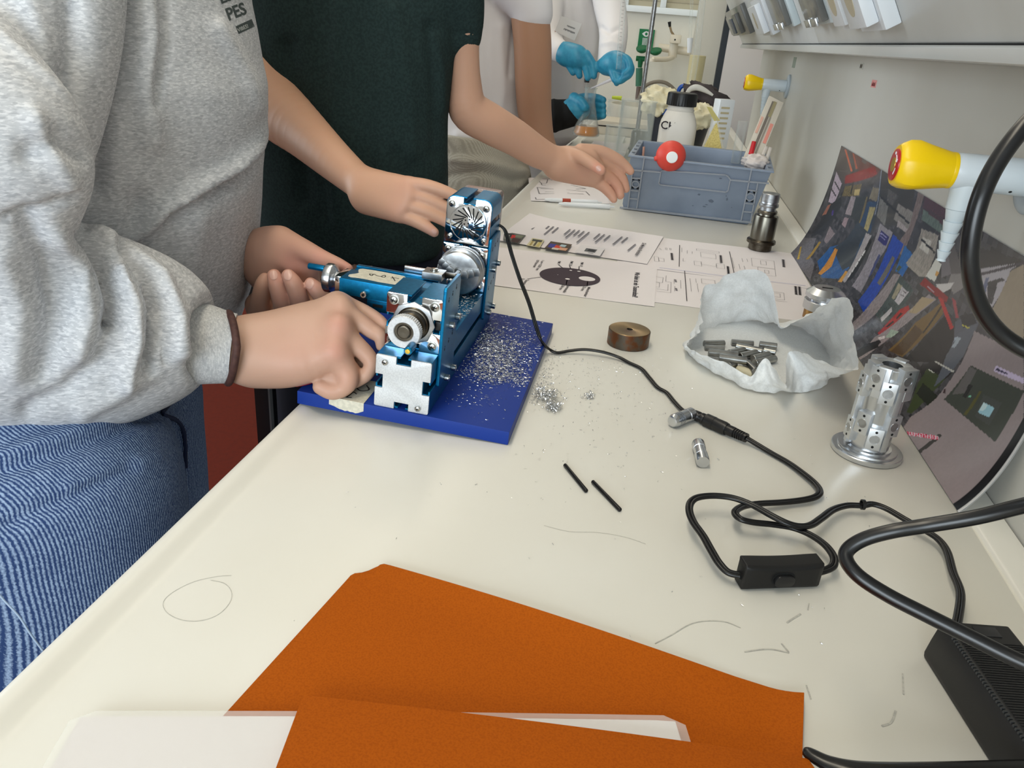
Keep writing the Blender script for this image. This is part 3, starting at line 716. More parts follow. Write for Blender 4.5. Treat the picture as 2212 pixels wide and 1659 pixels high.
LP(strokes([[(-0.151, 0.004), (-0.150, 0.010), (-0.1495, 0.016)], [(-0.155, 0.0065), (-0.151, 0.004), (-0.1465, 0.0055)], [(-0.1535, 0.013), (-0.1495, 0.0165), (-0.145, 0.0135)], [(-0.150, 0.026), (-0.144, 0.021), (-0.138, 0.026), (-0.143, 0.034)]], lambda x, y: np.array([x, y, zt + .0008]), 0.0006, (0, 0, 1)), 'marker_strokes', INKB, tape2)

# red tool handle lying on the board under the operator's hand
rd = root('red_tool', 'red plastic hand tool lying on the blue board under the hand', 'tool', lw((-0.195, 0.02, 0.013)))
MB().tube([lw((-0.2000, 0.004, 0.0192)), lw((-0.1930, 0.012, 0.0205)), lw((-0.186, 0.024, 0.021)), lw((-0.179, 0.040, 0.020))], [0.0055, 0.0068, 0.0070, 0.0066], 16, sub=6, flat=(ez_, 0.85)).build('grip', M['red'], rd, angle=60)

# thin supply lead of the lathe, running down to the connector on the bench
def onb(px, py, z=0.0022): return on(px, py, z)
LPts = [lw((-0.0745, 0.2585, 0.128)), at(1092, 500, 0.835), at(1105, 548, 0.825), at(1122, 600, 0.815), at(1143, 655, 0.80), at(1158, 705, 0.79), at(1170, 737, 0.785), on(1186, 754, 0.006), on(1203, 762, 0.0025), on(1230, 758, 0.004), on(1262, 755, 0.0065), on(1300, 760, 0.0065), on(1335, 771, 0.004), on(1358, 783, 0.0022), on(1385, 796, 0.0022), on(1402, 815, 0.0022), on(1420, 836, 0.0022), on(1440, 848, 0.0022), on(1455, 866, 0.0022), on(1470, 882, 0.0030), on(1481, 890, 0.0050)]
def twin(pts, r, name, m, parent, sep=1.0, sub=7, **kw):
    """two-core flat lead: two touching tubes"""
    P, _ = spline(np.array(pts), np.ones(len(pts)), sub); T = np.gradient(P, axis=0); T /= np.linalg.norm(T, axis=1)[:, None]
    sd = np.cross(T, (0, 0, 1.0)); sd /= np.linalg.norm(sd, axis=1)[:, None] + 1e-9
    mb = MB()
    for q in (-1, 1): mb.tube(P + sd * r * q * 0.85 * sep, r, 8)
    return mb.build(name, m, parent, angle=60, **kw)
twin(LPts, 0.00135, 'power_lead', M['cable'], lathe)

# metal chips (too many to count): on the board, on the bed, on the bench
CH = mat('aluminium_chips', (222, 222, 222), 0.32, 0.9)
def chips(name, pts, up, size_, parent=None, label=None, cat=None, dens=1.0):
    mb = MB()
    size = size_
    for p in pts:
        L = size * RNG.uniform(0.4, 1.6); t = RNG.uniform(0, 2 * math.pi); wd = RNG.uniform(0.00018, 0.0006); cur = RNG.uniform(-2.5, 2.5); lift = RNG.uniform(0, 0.0016)
        d = np.array([math.cos(t), math.sin(t), RNG.uniform(-.1, .5)]); v = []; q = np.asarray(p, float) + np.asarray(up) * (0.0002 + lift * RNG.uniform(0, 1))
        n_ = 3 if RNG.uniform() < 0.7 else 5
        tw = RNG.uniform(0, 3.1)
        for i in range(n_):
            a = t + cur * i / (n_ - 1); d = np.array([math.cos(a), math.sin(a), 0.25 * math.sin(2.5 * i)]); s_ = np.array([-math.sin(a) * math.cos(tw), math.cos(a) * math.cos(tw), abs(math.sin(tw)) + .2]) * wd
            v += [q - s_ * .5, q + s_ * .5]; q = q + d * L / n_
            if q @ np.asarray(up) < p @ np.asarray(up): q = q + np.asarray(up) * (p @ np.asarray(up) - q @ np.asarray(up) + 1e-4)
        mb.add(v, [(2 * i, 2 * i + 1, 2 * i + 3, 2 * i + 2) for i in range(n_ - 1)])
    return mb.build(name, CH, parent, smooth=False, fix=False, kind='stuff', label=label, cat=cat, world=False if parent else True)
BT = 0.0134
pts = []
for cx, cy, sx, sy, n_ in ((1055, 745, 22, 22, 1300), (1085, 775, 30, 20, 1400), (1040, 800, 22, 16, 700), (1110, 760, 35, 30, 700), (1090, 720, 42, 28, 600), (1085, 812, 22, 9, 500), (1125, 820, 14, 10, 180), (1050, 850, 45, 30, 60), (1140, 745, 26, 40, 130), (1010, 860, 30, 14, 60)):
    for _ in range(n_):
        p = lp(RNG.normal(cx, sx), RNG.normal(cy, sy), 2, BT)
        if -0.0735 < p[0] < -0.002 and 0.004 < p[1] < 0.285: pts.append(p)
chips('metal_chips', pts, (0, 0, 1), 0.0032, lathe)
pts = []
for _ in range(420):
    p = lp(RNG.normal(1012, 22), RNG.normal(664, 14), 2, ZB + S50 + .0001)
    if XL < p[0] < XL + S50 and .076 < p[1] < .2: pts.append(p)
chips('metal_chips', pts, (0, 0, 1), 0.0032, lathe)
pts = []
for cx, cy, sx, sy, n_ in ((1172, 805, 14, 22, 340), (1160, 845, 12, 16, 200), (1190, 770, 20, 14, 60), (1240, 810, 60, 30, 150), (1300, 860, 90, 50, 110), (1250, 960, 90, 60, 40), (1420, 880, 40, 40, 36), (1350, 1000, 150, 110, 40), (900, 1100, 260, 130, 16), (1700, 1180, 180, 120, 22), (1330, 790, 50, 14, 40)):
    for _ in range(n_):
        px, py = RNG.normal(cx, sx), RNG.normal(cy, sy); p = on(px, py, 0.0002)
        if p[0] > -0.088 or py > 985: pts.append(p)
chips('metal_chips', pts, (0, 0, 1), 0.0026, label='fine aluminium chips scattered over the white bench right of the blue board', cat='metal chips')
def nest(px, py, r, n_, label, loops):
    c = on(px, py, 0.0); mb = MB()
    for i in range(n_):
        o = c + np.array([RNG.normal(0, r * .45), RNG.normal(0, r * .5), RNG.uniform(0.001, r * .8)]); q = RNG.uniform(0.0012, loops); ax = RNG.normal(size=3); ax /= np.linalg.norm(ax)
        u = np.cross(ax, (0, 0, 1)); u /= np.linalg.norm(u); v = np.cross(ax, u); m_ = RNG.integers(8, 16); ts = np.linspace(0, RNG.uniform(3, 8), m_)
        P = [o + q * (u * math.cos(t) + v * math.sin(t)) + ax * t * 0.0004 for t in ts]; P = [np.array([p[0], p[1], max(p[2], 0.0003)]) for p in P]
        mb.add([p for a in P for p in (a - ax * .00035, a + ax * .00035)], [(2 * j, 2 * j + 1, 2 * j + 3, 2 * j + 2) for j in range(m_ - 1)])
    o = mb.build('swarf_nest', CH, fix=False); _props(o, label, 'swarf', 'curled swarf nests', None)
nest(1182, 862, 0.0125, 110, 'curled nest of shiny swarf beside the corner of the blue board', 0.0035)
nest(1196, 884, 0.0085, 70, 'small clump of curled swarf nearer than the big nest', 0.003); nest(1271, 857, 0.0052, 34, 'tiny isolated clump of swarf between the cable and the board', 0.002)
# ================================================================= things on the near half of the bench
def thing(o, label, cat, group=None): _props(o, label, cat, group, None); return o
def gridsheet(fn, nu, nv, name, m, parent=None, th=0.0, **kw):
    """sheet surface fn(u, v) -> point, optional thickness through a solidify-like back face"""
    V = [fn(i / nu, j / nv) for j in range(nv + 1) for i in range(nu + 1)]
    F = [(j * (nu + 1) + i, j * (nu + 1) + i + 1, (j + 1) * (nu + 1) + i + 1, (j + 1) * (nu + 1) + i) for j in range(nv) for i in range(nu)]
    mb = MB().add(V, F)
    if th:
        me = mb.mesh(name, fix=False); bm = bmesh.new(); bm.from_mesh(me); bmesh.ops.solidify(bm, geom=list(bm.faces), thickness=th); bm.to_mesh(me); bm.free()
        return link(name, me, m, parent, **kw)
    return mb.build(name, m, parent, fix=False, **kw)
def rotframe(o, e):
    e = np.asarray(e, float).copy(); e[2] = 0; e /= np.linalg.norm(e); return np.asarray(o, float), e, np.array([-e[1], e[0], 0])
def rounded(w_, h_, r, n=6, o=(0, 0)):
    P = []
    for cx, cy, a0 in ((r, r, math.pi), (w_ - r, r, 1.5 * math.pi), (w_ - r, h_ - r, 0), (r, h_ - r, math.pi / 2)):
        P += [(o[0] + cx + r * math.cos(a0 + t), o[1] + cy + r * math.sin(a0 + t)) for t in np.linspace(0, math.pi / 2, n)]
    return P

# ---- orange cardboard folder with a laminated white sheet between its covers
ORG = mottle(mat('orange_card', (172, 84, 4), 0.7, spec=0.15), (158, 74, 2), 900, 4, 0.42, 0.66, bump=0.10, bdist=0.0002)
A = on(790, 1208, .002); B_ = on(1734, 1508, .002); A0, fe, fp = rotframe(A, B_ - A); fl = np.linalg.norm((B_ - A)[:2]); fp = -fp
fold = root('orange_folder', 'orange cardboard folder lying open in the foreground of the bench', 'folder', A0)
def back(u, v):
    r = 0.004 * max(0, 1 - v / 0.06) * max(0, 1 - u / 0.05)
    lift = 0.0016 + 0.0035 * max(0, (0.16 - v) / 0.16) ** 2 * math.sin(math.pi * min(1, u * 1.1 + 0.05)) + 0.004 * max(0, (u - 0.93) / 0.07) ** 2
    return A0 + fe * (u * fl + r * 2.0) + fp * (v * 0.21 + 0.010 * max(0, 1 - u / .06) ** 2 * max(0, 1 - v * 9)) + np.array([0, 0, lift - 0.002])
gridsheet(back, 60, 40, 'back_cover', ORG, fold, th=0.0006, angle=60)
F0 = on(655, 1503, .0085); F1 = on(1745, 1641, .012); F2 = on(592, 1672, .016); F3 = on(1830, 1760, .024)
def flap(u, v): return (F0 * (1 - u) + F1 * u) * (1 - v) + (F2 * (1 - u) + F3 * u) * v + np.array([0, 0, 0.002 * math.sin(math.pi * u) * (1 - v)])
def flap2(u, v): return flap(u, v * 2.2)
gridsheet(flap2, 40, 20, 'front_cover', ORG, fold, th=0.0006, angle=60)
# laminated sheet
PCH = mat('laminate_pouch', (236, 236, 232), 0.12, alpha=0.38, spec=0.6)
lm = root('laminated_sheet', 'white laminated sheet with clear border sticking out of the orange folder', 'sheet', on(700, 1560, .004))
la = on(162, 1537, .0052); lb = on(1474, 1548, .0066); lo_, le, lp_ = rotframe(la, lb - la); lp_ = -lp_; LL = np.linalg.norm((lb - la)[:2])
def lam(x, y, dz=0): return lo_ + le * x + lp_ * y + np.array([0, 0, 0.0001 + 0.0016 * x / LL + 0.0012 * math.sin(3.1 * x / LL) + dz])
def outline(P, dz, th):
    k = len(P); v = [lam(*p, dz) for p in P]; return MB().add(v + [p + np.array([0, 0, th]) for p in v], [tuple(range(k))[::-1], tuple(range(k, 2 * k))] + [(i, (i + 1) % k, k + (i + 1) % k, k + i) for i in range(k)])
def lamgrid(x0, x1, y0, y1, dz, r):
    n = 30; v = []; f = []
    for i in range(n + 1):
        x = x0 + (x1 - x0) * i / n; dx = min(x - x0, x1 - x); c = r - math.sqrt(max(0, r * r - (r - dx) ** 2)) if dx < r else 0
        v += [lam(x, y0 + c, dz), lam(x, y1, dz)]
    for i in range(n): f.append((2 * i, 2 * i + 2, 2 * i + 3, 2 * i + 1))
    return MB().add(v, f)
lamgrid(0, LL, 0, 0.16, 0.0004, 0.006).build('laminate_pouch', PCH, lm, fix=False)
lamgrid(0.0040, LL - 0.0048, 0.0030, 0.15, 0.0001, 0.0006).build('white_sheet', M['paper'], lm, fix=False)

# ---- power brick with ribbed top
BRK = mat('black_abs', (24, 24, 25), 0.5)
bb = on(1991, 1418); o, e, p_ = rotframe(bb, on(2131, 1641) - bb)      # e: along the brick towards us, p_: to its right
brick = root('power_brick', 'black power supply brick with ribbed top at the right edge of the bench', 'power supply', o)
R3 = np.array([e, p_, [0, 0, 1.0]]).T
def W3(x, y, z): return o + e * x + p_ * y + np.array([0, 0, z])
bw, blen, bh = 0.0485, 0.118, 0.0285
pr = [(0.0008, 0), (0, 0.004), (0.0012, bh * .5), (0.0032, bh - 0.002), (0.0050, bh), (bw - 0.005, bh), (bw - .0032, bh - .002), (bw - .0012, bh * .5), (bw, 0.004), (bw - .0008, 0)]
MB().prism(pr, W3(0, 0, 0.0002), p_, (0, 0, 1), e * blen).build('housing', BRK, brick, bev=0.0012)
rb = MB()
for i in range(52): rb.prism([(0.0062, bh - .0002), (bw - .0062, bh - .0002), (bw - .0066, bh + .0004), (0.0066, bh + .0004)], W3(0.016 + i * 0.0018, 0, 0.0002), p_, (0, 0, 1), e * 0.0009)
rb.build('top_ribs', BRK, brick, kind='stuff')
sn = MB()
for i in range(40): sn.box(W3(0.014 + i * 0.0022, 0.0040, bh - .0006), (0.0012, 0.0022, 0.0014), R3)
sn.build('edge_notches', mat('abs_grey', (44, 46, 48), 0.5), brick, kind='stuff')
MB().prism([(0.020, bh), (0.034, bh), (0.034, bh + .0004), (0.020, bh + .0004)], W3(0.003, 0, 0.0002), p_, (0, 0, 1), e * 0.008).build('badge', mat('abs_badge', (34, 34, 36), 0.35), brick, bev=0.0002)
MB().lathe(W3(-0.0002, 0.0215, 0.014), -e, [(0, 0.0052), (0.002, 0.0050), (0.0024, 0.0042), (0.0036, 0.0042), (0.004, 0.0048), (0.0056, 0.0046), (0.006, 0.0038), (0.0074, 0.0038), (0.0078, 0.0042), (0.0095, 0.0036), (0.0095, 0)], 16).build('strain_relief', M['black'], brick)

# ---- inline rocker switch
so, se, sp = rotframe(on(1602, 1279), on(1766, 1273) - on(1602, 1279))
sw = root('inline_switch', 'black inline rocker switch lying on its edge on the bench', 'switch', so)
SWM = mat('switch_black', (13, 13, 14), 0.5)
n_ = 14; v = []; sl_, sh_, sd_ = 0.0565, 0.0205, 0.0155
f = []
for j in range(n_ + 1):
    t = j / n_; bow = 0.0012 * math.sin(math.pi * t) ; c = 0.0028 if j in (0, n_) else 0
    for y, z in ((0.002, 0.0004), (c * .4, 0.003), (c * .4 - bow * .3, sh_ - 0.002 - bow), (0.002, sh_ - bow), (sd_ - 0.002, sh_ - bow), (sd_ - c, sh_ - 0.003 - bow), (sd_ - c, 0.003), (sd_ - .002, 0.0004)):
        q = 0.0 if not c else 0
        v.append(so + se * (t * sl_ + (0.0022 if j == 0 else -0.0022 if j == n_ else 0) * 0) + sp * y + np.array([0, 0, z]))
for j in range(n_):
    for i in range(8): k = (i + 1) % 8; f.append((j * 8 + i, j * 8 + k, j * 8 + 8 + k, j * 8 + 8 + i))
f += [tuple(range(7, -1, -1)), tuple(n_ * 8 + i for i in range(8))]
MB().add(v, f).build('switch_body', SWM, sw, bev=0.0013, seg=3)
ob = so + se * 0.0195 - sp * 0.0004 + np.array([0, 0, 0.0045])
MB().prism(rounded(0.0165, 0.0108, 0.0050, 8), ob, se, (0, 0, 1), sp * 0.0006).build('button_well', M['dark'], sw)
MB().prism(rounded(0.0145, 0.0088, 0.0042, 8), ob + se * .0010 + np.array([0, 0, .0006]) - sp * 0.0026, se, (0, 0, 1), sp * 0.003).build('rocker_button', mat('rocker_black', (24, 24, 26), 0.28), sw, bev=0.0006)
for q in (0.0, sl_): MB().box(so + se * q + sp * .007 + np.array([0, 0, .0085]), (0.0006, 0.0058, 0.0034), np.array([se, sp, [0, 0, 1.0]]).T).build('cable_slot', M['dark'], sw)

# ---- connector between lathe lead and supply lead
con = root('barrel_connector', 'black barrel connector joining thin and thick leads next to an aluminium pin', 'connector', on(1545, 912))
k0 = on(1484, 889, .0052); k1 = on(1612, 946, .0062); L = np.linalg.norm(k1 - k0); dx = (k1 - k0) / L
f_ = lambda px: (px - 1484) / (1612 - 1484) * L
MB().lathe(k0, dx, [(0, 0.0022), (0.0005, 0.0042), (f_(1498), 0.0044), (f_(1500), 0.0050), (f_(1512), 0.0052), (f_(1513), 0.0048), (f_(1516), 0.0048), (f_(1517), 0.0054), (f_(1526), 0.0054), (f_(1527), 0.0050), (f_(1528), 0.0050)], 24).build('plug', M['cable'], con)
MB().lathe(k0, dx, [(f_(1524), 0.0052), (f_(1527), 0.0066), (f_(1545), 0.0066), (f_(1545.5), 0.0063), (f_(1567), 0.0064), (f_(1572), 0.0058), (f_(1572), 0)], 24).build('socket_barrel', mat('socket_black', (20, 20, 21), 0.35), con)
pf = [(f_(1566), 0.0050), (f_(1585), 0.0052)]
for i in range(5): a = 1586 + i * 4.4; pf += [(f_(a), 0.0050 - i * .0001), (f_(a + 2.2), 0.0050 - i * .0001), (f_(a + 2.3), 0.0040), (f_(a + 4.2), 0.0040)]
pf += [(f_(1609), 0.0046), (f_(1613), 0.0044), (f_(1613), 0.0)]
MB().lathe(k0, dx, pf, 20).build('strain_relief', M['cable'], con)

# ---- supply lead: connector -> switch -> brick
lead2 = root('supply_lead', 'black twin lead looping over the bench from the connector through the switch to the brick', 'cable', on(1640, 1100))
z0 = 0.0026
twin([k1 + dx * .0005, on(1630, 957, .0045), on(1665, 978, z0), on(1705, 1001, z0), on(1742, 1028, z0 + .001), on(1763, 1047, .004), on(1771, 1062, .005), on(1762, 1073, .005), on(1735, 1080, .0045), on(1690, 1085, .005), on(1640, 1088, .0075), on(1605, 1094, .010), on(1588, 1106, .0125), on(1598, 1120, .0135), on(1625, 1128, .0125), on(1670, 1133, .0115), on(1712, 1140, .011), on(1750, 1155, .0115), on(1782, 1177, .012), on(1800, 1201, .0115), on(1801, 1219, .0105), on(1790, 1229, .0095), so + se * (sl_ + .0) + sp * .007 + np.array([0, 0, .0085])], 0.00165, 'twin_core', M['cable'], lead2)
twin([so + sp * .007 + np.array([0, 0, .0085]), on(1573, 1236, .0085), on(1553, 1216, .0105), on(1537, 1190, .012), on(1519, 1158, .0135), on(1498, 1128, .0145), on(1489, 1103, .0155), on(1493, 1084, .016), on(1510, 1074, .017), on(1545, 1071, .0175), on(1585, 1076, .018), on(1625, 1091, .018), on(1665, 1113, .0175), on(1700, 1130, .0165), on(1728, 1137, .015), on(1752, 1134, .014), on(1775, 1119, .0125), on(1800, 1101, .010), on(1830, 1092, .008), on(1862, 1092, .0085), on(1885, 1089, .009), on(1915, 1099, .009), on(1955, 1122, .0085), on(2000, 1147, .008), on(2028, 1166, .008), on(2046, 1192, .0085), on(2058, 1235, .0095), on(2075, 1285, .0115), W3(-0.0095, 0.0215, 0.014)], 0.00165, 'twin_core', M['cable'], lead2)
tp_ = on(1864, 1090, .0095)
MB().ring(tp_, (1, 0.12, 0), [(-.0012, .0042), (-.0012, .0033), (.0012, .0033), (.0012, .0042)], 18).build('cable_tie', M['black'], lead2)

# ---- thick mains cable arching in the air at the right
mains = root('mains_cable', 'thick black mains cable arching in a loop through the air at the right', 'cable', at(2085, 560, .333))
MB().tube([at(2330, 150, .36), at(2262, 222, .352), at(2198, 290, .345), at(2150, 358, .34), at(2117, 430, .335), at(2098, 510, .333), at(2096, 580, .333), at(2112, 650, .335), at(2147, 706, .336), at(2200, 748, .335), at(2290, 790, .33), at(2400, 850, .315), at(2430, 950, .31), at(2380, 1030, .315), at(2290, 1072, .322), at(2200, 1095, .330), at(2110, 1117, .335), at(2010, 1134, .338), at(1930, 1147, .338), at(1868, 1164, .338), at(1832, 1187, .336), at(1829, 1212, .332), at(1858, 1247, .326), at(1920, 1287, .320), at(2000, 1328, .314), at(2090, 1373, .307), at(2180, 1418, .300), at(2290, 1470, .290), at(2420, 1560, .275), W3(0.125, 0.024, 0.014)], 0.0036, 14, sub=8).build('cable_sheath', mat('mains_black', (12, 13, 16), 0.3, spec=0.6), mains, angle=60)
MB().lathe(W3(0.1182, 0.024, 0.014), e, [(0, 0.009), (0.014, 0.0085), (0.02, 0.005), (0.02, 0)], 16).build('appliance_plug', M['black'], mains)

# ---- black strap end crossing the bottom right corner
st = root('black_strap', 'glossy black strap end crossing the folder corner at the bottom right', 'strap', on(1800, 1640, .012))
MB().tube([on(1736, 1623, .0125), on(1748, 1628, .013), on(1790, 1650, .014), on(1850, 1668, .016), on(1930, 1676, .018), on(2040, 1676, .020), on(2200, 1672, .023), on(2350, 1668, .026)], [0.0022, 0.0036, 0.0046, 0.0060, 0.0070, 0.0072, 0.0072, 0.007], 16, sub=6, flat=((0, 0, 1), 0.7)).build('strap_body', mat('strap_black', (10, 10, 11), 0.25, spec=0.6), st, angle=60)

# ---- turned steel disc, aluminium pins, black rods
d0 = on(1360.4, 711.3, .019); dz = 0.019
dk = root('steel_disc', 'rusty dark steel disc with a small centre hole standing alone on the bench', 'disc', (d0[0], d0[1], 0))
DK = mottle(mat('disc_side', (92, 84, 74), 0.45, 0.85), (104, 66, 42), 90, 5, 0.45, 0.6, bump=0.2, bdist=0.0004)
MB().ring((d0[0], d0[1], 0.0002), (0, 0, 1), [(0, 0.0035), (0.0, 0.0243), (0.0006, 0.0249), (dz - .0006, 0.0249), (dz, 0.0243), (dz, 0.0238), (dz, 0.0035)], 64).build('disc_body', DK, dk)
MB().ring((d0[0], d0[1], dz + .0002), (0, 0, 1), [(0, 0.0036), (0, 0.0241), (0.0003, 0.0238), (0.0003, 0.0045)], 64).build('turned_face', mat('turned_steel', (150, 128, 96), 0.32, 1.0, aniso=0.7), dk)
MB().lathe((d0[0], d0[1], 0.0003), (0, 0, 1), [(0, 0.0036), (dz - .004, 0.0036)], 24).build('centre_hole', M['dark'], dk)
def pin(a, b, r, prof, label):
    a = on(*a, r); b = on(*b, r); L = np.linalg.norm(b - a); d = (b - a) / L
    t = root('aluminium_pin', label, 'pin', a, group=None)
    MB().lathe(a, d, [(q * L, r * s_) for q, s_ in prof] + [(L, 0)], 28).build('turned_pin', M['alu'], t, angle=30)
    return a, d, L, t
pr1 = [(0, 0), (0, .55), (.02, .8), (.10, .98), (.16, 1)]
for i in range(4): q = .20 + i * .065; pr1 += [(q, 1), (q + .005, .86), (q + .025, .86), (q + .03, 1)]
pr1 += [(.52, 1), (.525, .97), (.74, .97), (.745, 1), (.99, 1), (1.0, .94)]
a1, dd1, L1, t1 = pin((1451, 911), (1494, 894), 0.0066, pr1, 'grooved aluminium pin leaning against the black connector')
a2, dd2, L2, t2 = pin((1519, 999), (1508, 958), 0.0058, [(0, 0), (0, .92), (.03, 1), (.30, 1), (.305, .93), (.31, 1), (.40, 1), (.405, .93), (.68, .93), (.685, 1), (.98, 1), (1, .95)], 'aluminium pin with a flat faced end lying alone nearer than the connector')
for lab, p, q in (('left of the two short black rods on the bench', (1220, 1004), (1267, 1061)), ('right of the two short black rods on the bench', (1280, 1040), (1340, 1102))):
    a = on(*p, .0018); b = on(*q, .0018); t = root('black_rod', lab, 'rod', a, group='short black rods')
    L = np.linalg.norm(b - a); MB().lathe(a, b - a, [(0, 0.0013), (0.0005, 0.0017), (L - .0005, 0.0017), (L, 0.0013)], 16).build('rod', mat('blackened_steel', (20, 20, 22), 0.35, 0.3), t)

# ---- milled aluminium tower on a round flange
tb_ = on(1872, 968, .004); TC = np.array([tb_[0], tb_[1], 0.0]); TH = 0.0925
tw_ = root('aluminium_tower', 'milled aluminium block tower with drilled pads on a round flange', 'machined part', TC)
MB().lathe(TC + np.array([0, 0, .0002]), (0, 0, 1), [(0, 0.0306), (0.0006, 0.0312), (0.0044, 0.0312), (0.005, 0.0306), (0.005, 0.0262), (0.0066, 0.0258), (0.0066, 0)], 72).build('round_flange', M['alu'], tw_, angle=30)
rc = 0.0178; core = [(0.006, rc + .003), (0.0085, rc + .0028), (0.009, rc), (TH - .004, rc), (TH - .004, 0.0085), (TH - .014, 0.0080), (TH - 0.014, 0)]
MB().lathe(TC, (0, 0, 1), core, 56).build('tower_core', M['alu'], tw_, angle=30)
def cylhit(px, py, r):
    d = ray(px, py); ox, oy = CP[0] - TC[0], CP[1] - TC[1]
    A2 = d[0] ** 2 + d[1] ** 2; B2 = 2 * (ox * d[0] + oy * d[1]); C2 = ox * ox + oy * oy - r * r
    disc = B2 * B2 - 4 * A2 * C2; t = (-B2 - math.sqrt(disc)) / (2 * A2) if disc > 0 else -B2 / (2 * A2)
    p = CP + d * t; return math.atan2(p[1] - TC[1], p[0] - TC[0]), p[2]
MA = mat('milled_aluminium', (214, 217, 220), 0.42, 1.0)
def pad(px, py):
    th, z = cylhit(px, py, 0.0222); r_ = np.array([math.cos(th), math.sin(th), 0]); s_ = np.array([-r_[1], r_[0], 0]); up = np.array([0, 0, 1.0])
    R = np.array([s_, r_, up]).T; c = TC + up * z
    m = MB().box(c + r_ * 0.0185, (0.0125, 0.0085, 0.0205), R).build('drilled_pad', MA, tw_, bev=0.0004)
    f0 = c + r_ * 0.02276
    MB().lathe(f0 - r_ * 0.0001, r_, [(0, 0.0041), (0.0002, 0.0041)], 24).build('bore', M['steel'], m)
    MB().ring(f0, r_, [(0, 0.0044), (0.0003, 0.0043), (0.0003, 0.0040), (0, 0.0040)], 24).build('bore_rim', M['alu'], m)
    for q in (-1, 1): MB().lathe(f0 - r_ * .0001, r_, [(0, 0.0011), (0.0003, 0.0011)], 12).build('screw_hole', M['dark'], m, world=True) if False else MB().lathe(f0 + up * q * 0.0073 - r_ * .0001, r_, [(0, 0.0012), (0.0003, 0.0012)], 12).build('screw_hole', M['dark'], m)
    return th, z
for p in ((1861, 827), (1893, 817), (1961, 825), (1918, 852), (1834, 922), (1863, 914), (1931, 923), (1889, 950)): pad(*p)
for px, z0_, z1_ in ((1850, 0.010, TH - .006), (1945, 0.012, TH), (1893, TH - .03, TH - .001), (1961, TH - .03, TH - .001), (1861, TH - .026, TH)):
    th, _ = cylhit(px, 860, 0.0222); r_ = np.array([math.cos(th), math.sin(th), 0]); s_ = np.array([-r_[1], r_[0], 0])
    MB().box(TC + r_ * 0.0185 + np.array([0, 0, (z0_ + z1_) / 2]), (0.011 if z0_ > .05 else 0.0058, 0.0072, z1_ - z0_), np.array([s_, r_, [0, 0, 1.0]]).T).build('milled_rib', MA, tw_, bev=0.0004)
for k in range(2):                                         # ribs on the far side, hidden from here
    th = 0.9 + k * 1.1; r_ = np.array([math.cos(th), math.sin(th), 0]); s_ = np.array([-r_[1], r_[0], 0])
    MB().box(TC + r_ * 0.0175 + np.array([0, 0, .05]), (0.011, 0.008, 0.08), np.array([s_, r_, [0, 0, 1.0]]).T).build('milled_rib', MA, tw_, bev=0.0004)
MB().ring(TC + np.array([0, 0, TH - .0042]), (0, 0, 1), [(0, 0.0088), (0, 0.0175), (0.0006, 0.0175), (0.0006, 0.0098)], 40).build('top_ring', MA, tw_)

# ---- chamfered aluminium cap on a brass foot
cp = on(1788, 622, .046)
cap = root('turned_stopper', 'round chamfered aluminium stopper on a brass foot behind the white tissue', 'machined part', (cp[0], cp[1], 0.001))
MB().lathe((cp[0], cp[1], 0.0012), (0, 0, 1), [(0, 0.0225), (0.0008, 0.0232), (0.013, 0.0232), (0.0138, 0.0226), (0.0138, 0)], 48).build('brass_foot', mat('brown_brass', (150, 112, 62), 0.4, 0.9), cap)
MB().lathe((cp[0], cp[1], 0.0152), (0, 0, 1), [(0, 0.0252), (0.0008, 0.0262), (0.0125, 0.0262), (0.013, 0.0256), (0.0131, 0.0205), (0.0172, 0.0205), (0.0173, 0.0258), (0.0180, 0.0264), (0.0235, 0.0262), (0.0298, 0.0182), (0.0305, 0.0172), (0.0306, 0)], 64).build('cap_body', M['alu'], cap, angle=25)
MB().box((cp[0], cp[1], 0.0460), (0.014, 0.0024, 0.0006), Rz).build('cap_slot', M['dark'], cap)

# ---- dark steel spindle fitting on the drawings
sf = on(1640, 540); SF = np.array([sf[0], sf[1], 0.0012])
fit = root('steel_fitting', 'dark turned steel tool fitting standing on the drawings near the crate', 'machined part', SF)
MB().lathe(SF, (0, 0, 1), [(0, 0.0196), (0.001, 0.0206), (0.012, 0.0206), (0.0125, 0.0250), (0.0135, 0.0258), (0.0175, 0.0258), (0.0185, 0.0250), (0.0188, 0.0216), (0.0196, 0.0210)], 56).build('fitting_base', M['dsteel'], fit, angle=28)
MB().lathe(SF, (0, 0, 1), [(0.0192, 0.0206), (0.0205, 0.0213), (0.060, 0.0213), (0.0625, 0.0205), (0.0630, 0.0150), (0.0655, 0.0145), (0.0665, 0.0172), (0.0705, 0.0174), (0.072, 0.0162)], 56).build('fitting_barrel', mottle(mat('oiled_steel', (112, 108, 98), 0.28, 1.0), (126, 124, 50), 28, 3, 0.62, 0.75), fit, angle=28)
MB().lathe(SF, (0, 0, 1), [(0.0715, 0.0150), (0.0722, 0.0138), (0.0780, 0.0136), (0.0785, 0.0170), (0.0800, 0.0174), (0.0835, 0.0172), (0.0842, 0.0150), (0.0870, 0.0145), (0.0875, 0.0158), (0.1010, 0.0158), (0.1022, 0.0148), (0.1022, 0.0)], 56).build('fitting_head', M['steel'], fit, angle=28)
